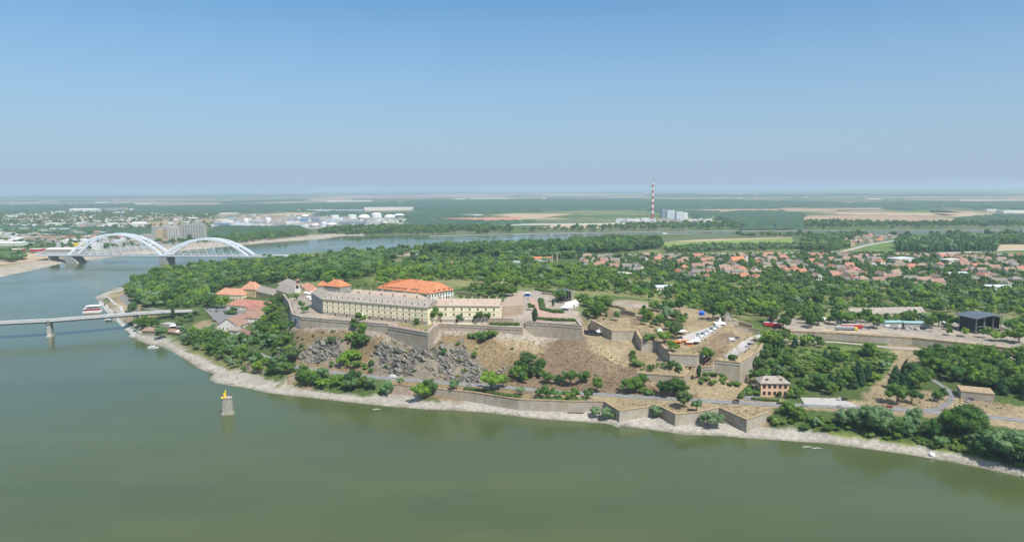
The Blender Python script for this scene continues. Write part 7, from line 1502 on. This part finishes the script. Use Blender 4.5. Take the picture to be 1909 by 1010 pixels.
for poly, h in [([(740,384),(760,376),(1000,373),(1240,373),(1560,378),(1600,386),(1400,388),(1240,391),(1100,392),(900,399),(800,398)],16),([(400,398),(400,384),(560,381),(740,378),(740,386),(640,395),(520,396)],15),([(250,397),(252,388),(400,384),(400,402)],14),([(0,398),(0,384),(250,381),(250,390),(120,396)],12),
 ([(1335,409),(1360,398),(1460,397),(1500,404),(1490,411),(1500,424),(1380,425)],17),([(1560,386),(1600,379),(1700,378),(1800,379),(1915,378),(1915,392),(1800,388),(1700,386)],14),([(1780,411),(1860,404),(1915,405),(1915,418),(1800,418)],16),([(580,403),(600,397),(820,400),(900,406),(820,411),(760,420),(760,408)],12),
 ([(0,372),(0,366),(300,365),(600,362),(600,366),(300,371)],14),([(600,362),(900,358),(1200,359),(1200,361),(900,361),(620,364.5)],14),([(1200,367),(1210,362),(1500,363),(1915,363),(1915,366),(1500,368)],12),([(1240,398),(1200,393),(1340,396),(1330,404),(1300,410),(1290,402)],12),([(1700,393),(1640,390),(1720,386),(1760,391)],12),([(820,412),(760,420),(900,424),(1000,414),(900,414)],11),([(400,377),(560,372),(580,374),(420,381)],12),
 ([(0,434),(0,424),(120,426),(260,427),(280,430),(270,436),(120,436)],10),([(60,446),(120,440),(280,438),(280,443),(180,444)],10),([(390,440),(400,426),(560,426),(575,434),(480,440),(420,450)],13)]:
    v, f = canopy(poly, h); CB.add(v, f)
for i in range(70):
    y = 357+42*rng.random()**1.3; x = rng.uniform(-60, 1950); w = rng.uniform(30, 260); t = 0.25+0.7*(y-355)/40*rng.uniform(.5, 2)
    if 400 < x+w and x < 780 and y > 390: continue
    sl = -0.006*w+rng.uniform(-.3, .3); v, f = canopy([(x, y), (x+8, y-t), (x+w, y-t+sl), (x+w-5, y+sl)], rng.uniform(5, 9), 26); CB.add(v, f)
CB.build('distant_forest', M['canopy'], kind='stuff')
# rock outcrops on the cliff: splintered slabs dipping one way, countless
M['rock'] = mat('grey_schist', (0.225, 0.212, 0.185), var=0.3, scale=0.35, bump=0.8, bscale=2.0, dark=(0.12, 0.108, 0.088))
rk = MB()
for poly, n_ in (([(692,705,9.8),(692,668,18),(712,664,19),(760,674,14),(800,671,15),(850,672,20),(862,664,22),(876,674,19),(905,692,13),(925,702,12),(930,714,10.5),(860,712,10),(760,704,9.8)],1250),([(515,668,10),(522,652,13),(560,655,15),(600,652,17),(640,655,18),(650,668,15),(640,684,11.5),(590,678,10.5)],520),([(900,700,12),(960,680,17),(1010,690,14),(960,705,11.5)],50)):
    P = [G(*a) for a in poly]; pn = [(p.x, p.y) for p in P]; xs = [p[0] for p in pn]; ys = [p[1] for p in pn]; k = 0; tries = 0
    while k < n_ and tries < 9000:
        tries += 1; x, y = rng.uniform(min(xs), max(xs)), rng.uniform(min(ys), max(ys))
        if not inpoly(np.array([(x, y)]), pn)[0] or near_road(x, y, 6) or fbm(x, y, 14, 3) < -0.02: continue
        k += 1; s = rng.uniform(0.45, 1.45)*(1.5 if rng.random() < .12 else 1); v, f = ICO1; a = R(-35)+rng.uniform(-.35, .35)
        q = v*np.array([s*2.3, s*0.75, s*0.5])*(1+0.25*rng.standard_normal(len(v)))[:, None]; ct_, st_ = math.cos(a), math.sin(a)
        q = np.column_stack([q[:, 0]*ct_-q[:, 2]*st_, q[:, 1], q[:, 0]*st_+q[:, 2]*ct_]); t = rng.uniform(-.5, .5); q = np.column_stack([q[:, 0]*math.cos(t)-q[:, 1]*math.sin(t), q[:, 0]*math.sin(t)+q[:, 1]*math.cos(t), q[:, 2]]); rk.add(q+np.array([x, y, gz(x, y)-s*0.05]), f)
rk.build('rock_outcrop', M['rock'], kind='stuff')
rb2 = MB(); v2, f2 = ICO2
for poly, n_ in (([(692,703,9.8),(695,672,17),(760,675,14),(800,672,15),(862,664,22),(900,690,13.5),(925,706,11),(860,710,10),(760,703,9.8)],42),([(525,668,11),(560,658,14),(600,655,17),(640,658,18),(645,668,15),(600,674,11.5)],24)):
    P = [G(*a) for a in poly]; pn = [(p.x, p.y) for p in P]; xs = [p[0] for p in pn]; ys = [p[1] for p in pn]; k = 0; tries = 0
    while k < n_ and tries < 4000:
        tries += 1; x, y = rng.uniform(min(xs), max(xs)), rng.uniform(min(ys), max(ys))
        if not inpoly(np.array([(x, y)]), pn)[0] or near_road(x, y, 9): continue
        k += 1; s = rng.uniform(1.4, 3.3); ph = rng.uniform(0, 50)
        dsp = np.array([1+0.5*mnoise.noise(Vector((q[0]*1.7+ph, q[1]*1.7, q[2]*2.5)))+0.18*rng.standard_normal() for q in v2])
        q = v2*np.array([s*1.5, s*0.9, s*0.62])*dsp[:, None]; a = R(-28)+rng.uniform(-.3, .3); q = np.column_stack([q[:, 0]*math.cos(a)-q[:, 2]*math.sin(a), q[:, 1], q[:, 0]*math.sin(a)+q[:, 2]*math.cos(a)]); rb2.add(q+np.array([x, y, gz(x, y)-s*0.18]), f2)
rb2.build('rock_face', M['rock'], kind='stuff')
# dry tufts and low weeds over the slopes
M['dry_tuft'] = mat_obj('dry_tuft', [(0.30, 0.22, 0.11), (0.20, 0.18, 0.08), (0.38, 0.29, 0.16), (0.22, 0.20, 0.09)], noise_scale=2, amp=0.3)
tb = MB()
for poly, n_ in (([(560,640,21),(724,618,32),(800,650,24),(830,615,35),(975,620,33),(1090,640,30),(1200,660,24),(1240,735,10.5),(1000,722,10),(700,700,10),(560,680,10)],4200),([(1120,752,8.5),(1440,760,9),(1400,780,9)],300),([(1100,602,38),(1180,570,37),(1280,600,33),(1300,655,30),(1240,650,31),(1200,625,34)],900),([(1480,735,10),(1700,725,10),(1909,760,9),(1700,765,9)],350),([(1330,665,26),(1375,672,26),(1418,640,26),(1400,618,26),(1340,650,26)],300)):
    P = [G(*a) for a in poly]; pn = [(p.x, p.y) for p in P]; xs = [p[0] for p in pn]; ys = [p[1] for p in pn]
    c = np.column_stack([rng.uniform(min(xs), max(xs), n_*2), rng.uniform(min(ys), max(ys), n_*2)]); c = c[inpoly(c, pn)][:n_]
    for x, y in c:
        if fbm(x, y, 25, 3) < -0.25 or near_road(x, y, 5): continue
        z = gz(x, y); s = rng.uniform(0.25, 0.85)
        for _ in range(7):
            a = rng.uniform(0, 6.28); w_ = s*rng.uniform(.25, .5); dx, dy = math.cos(a)*s*.5, math.sin(a)*s*.5; ox, oy = -math.sin(a)*w_, math.cos(a)*w_
            tb.add([(x+ox*.6, y+oy*.6, z-.05), (x-ox*.6, y-oy*.6, z-.05), (x-ox+dx, y-oy+dy, z+s*.8), (x+ox+dx, y+oy+dy, z+s*.9)], [(0, 1, 2, 3)])
tb.build('dry_grass_tufts', [M['dry_tuft']], kind='stuff')
# shingle stones on the beach
bs = MB(); pl = line_pts(nw, 3.0, 4)
for i in range(1500):
    p = pl[int(rng.integers(len(pl)))]; x, y = p[0]+rng.uniform(-3, 3), p[1]+rng.uniform(-3, 8); z = gz(x, y)
    if z < 0.0 or z > 2.6: continue
    s = rng.uniform(0.15, 0.5)*(2 if rng.random() < .06 else 1); v, f = ICO1; bs.add(v*np.array([s, s, s*.5])*(1+0.2*rng.standard_normal(len(v)))[:, None]+np.array([x, y, z]), f)
bs.build('beach_stones', M['concrete'], kind='stuff')
for o in bpy.data.objects:
    if o.get('category') and not o.get('kind'): o['kind'] = 'thing'
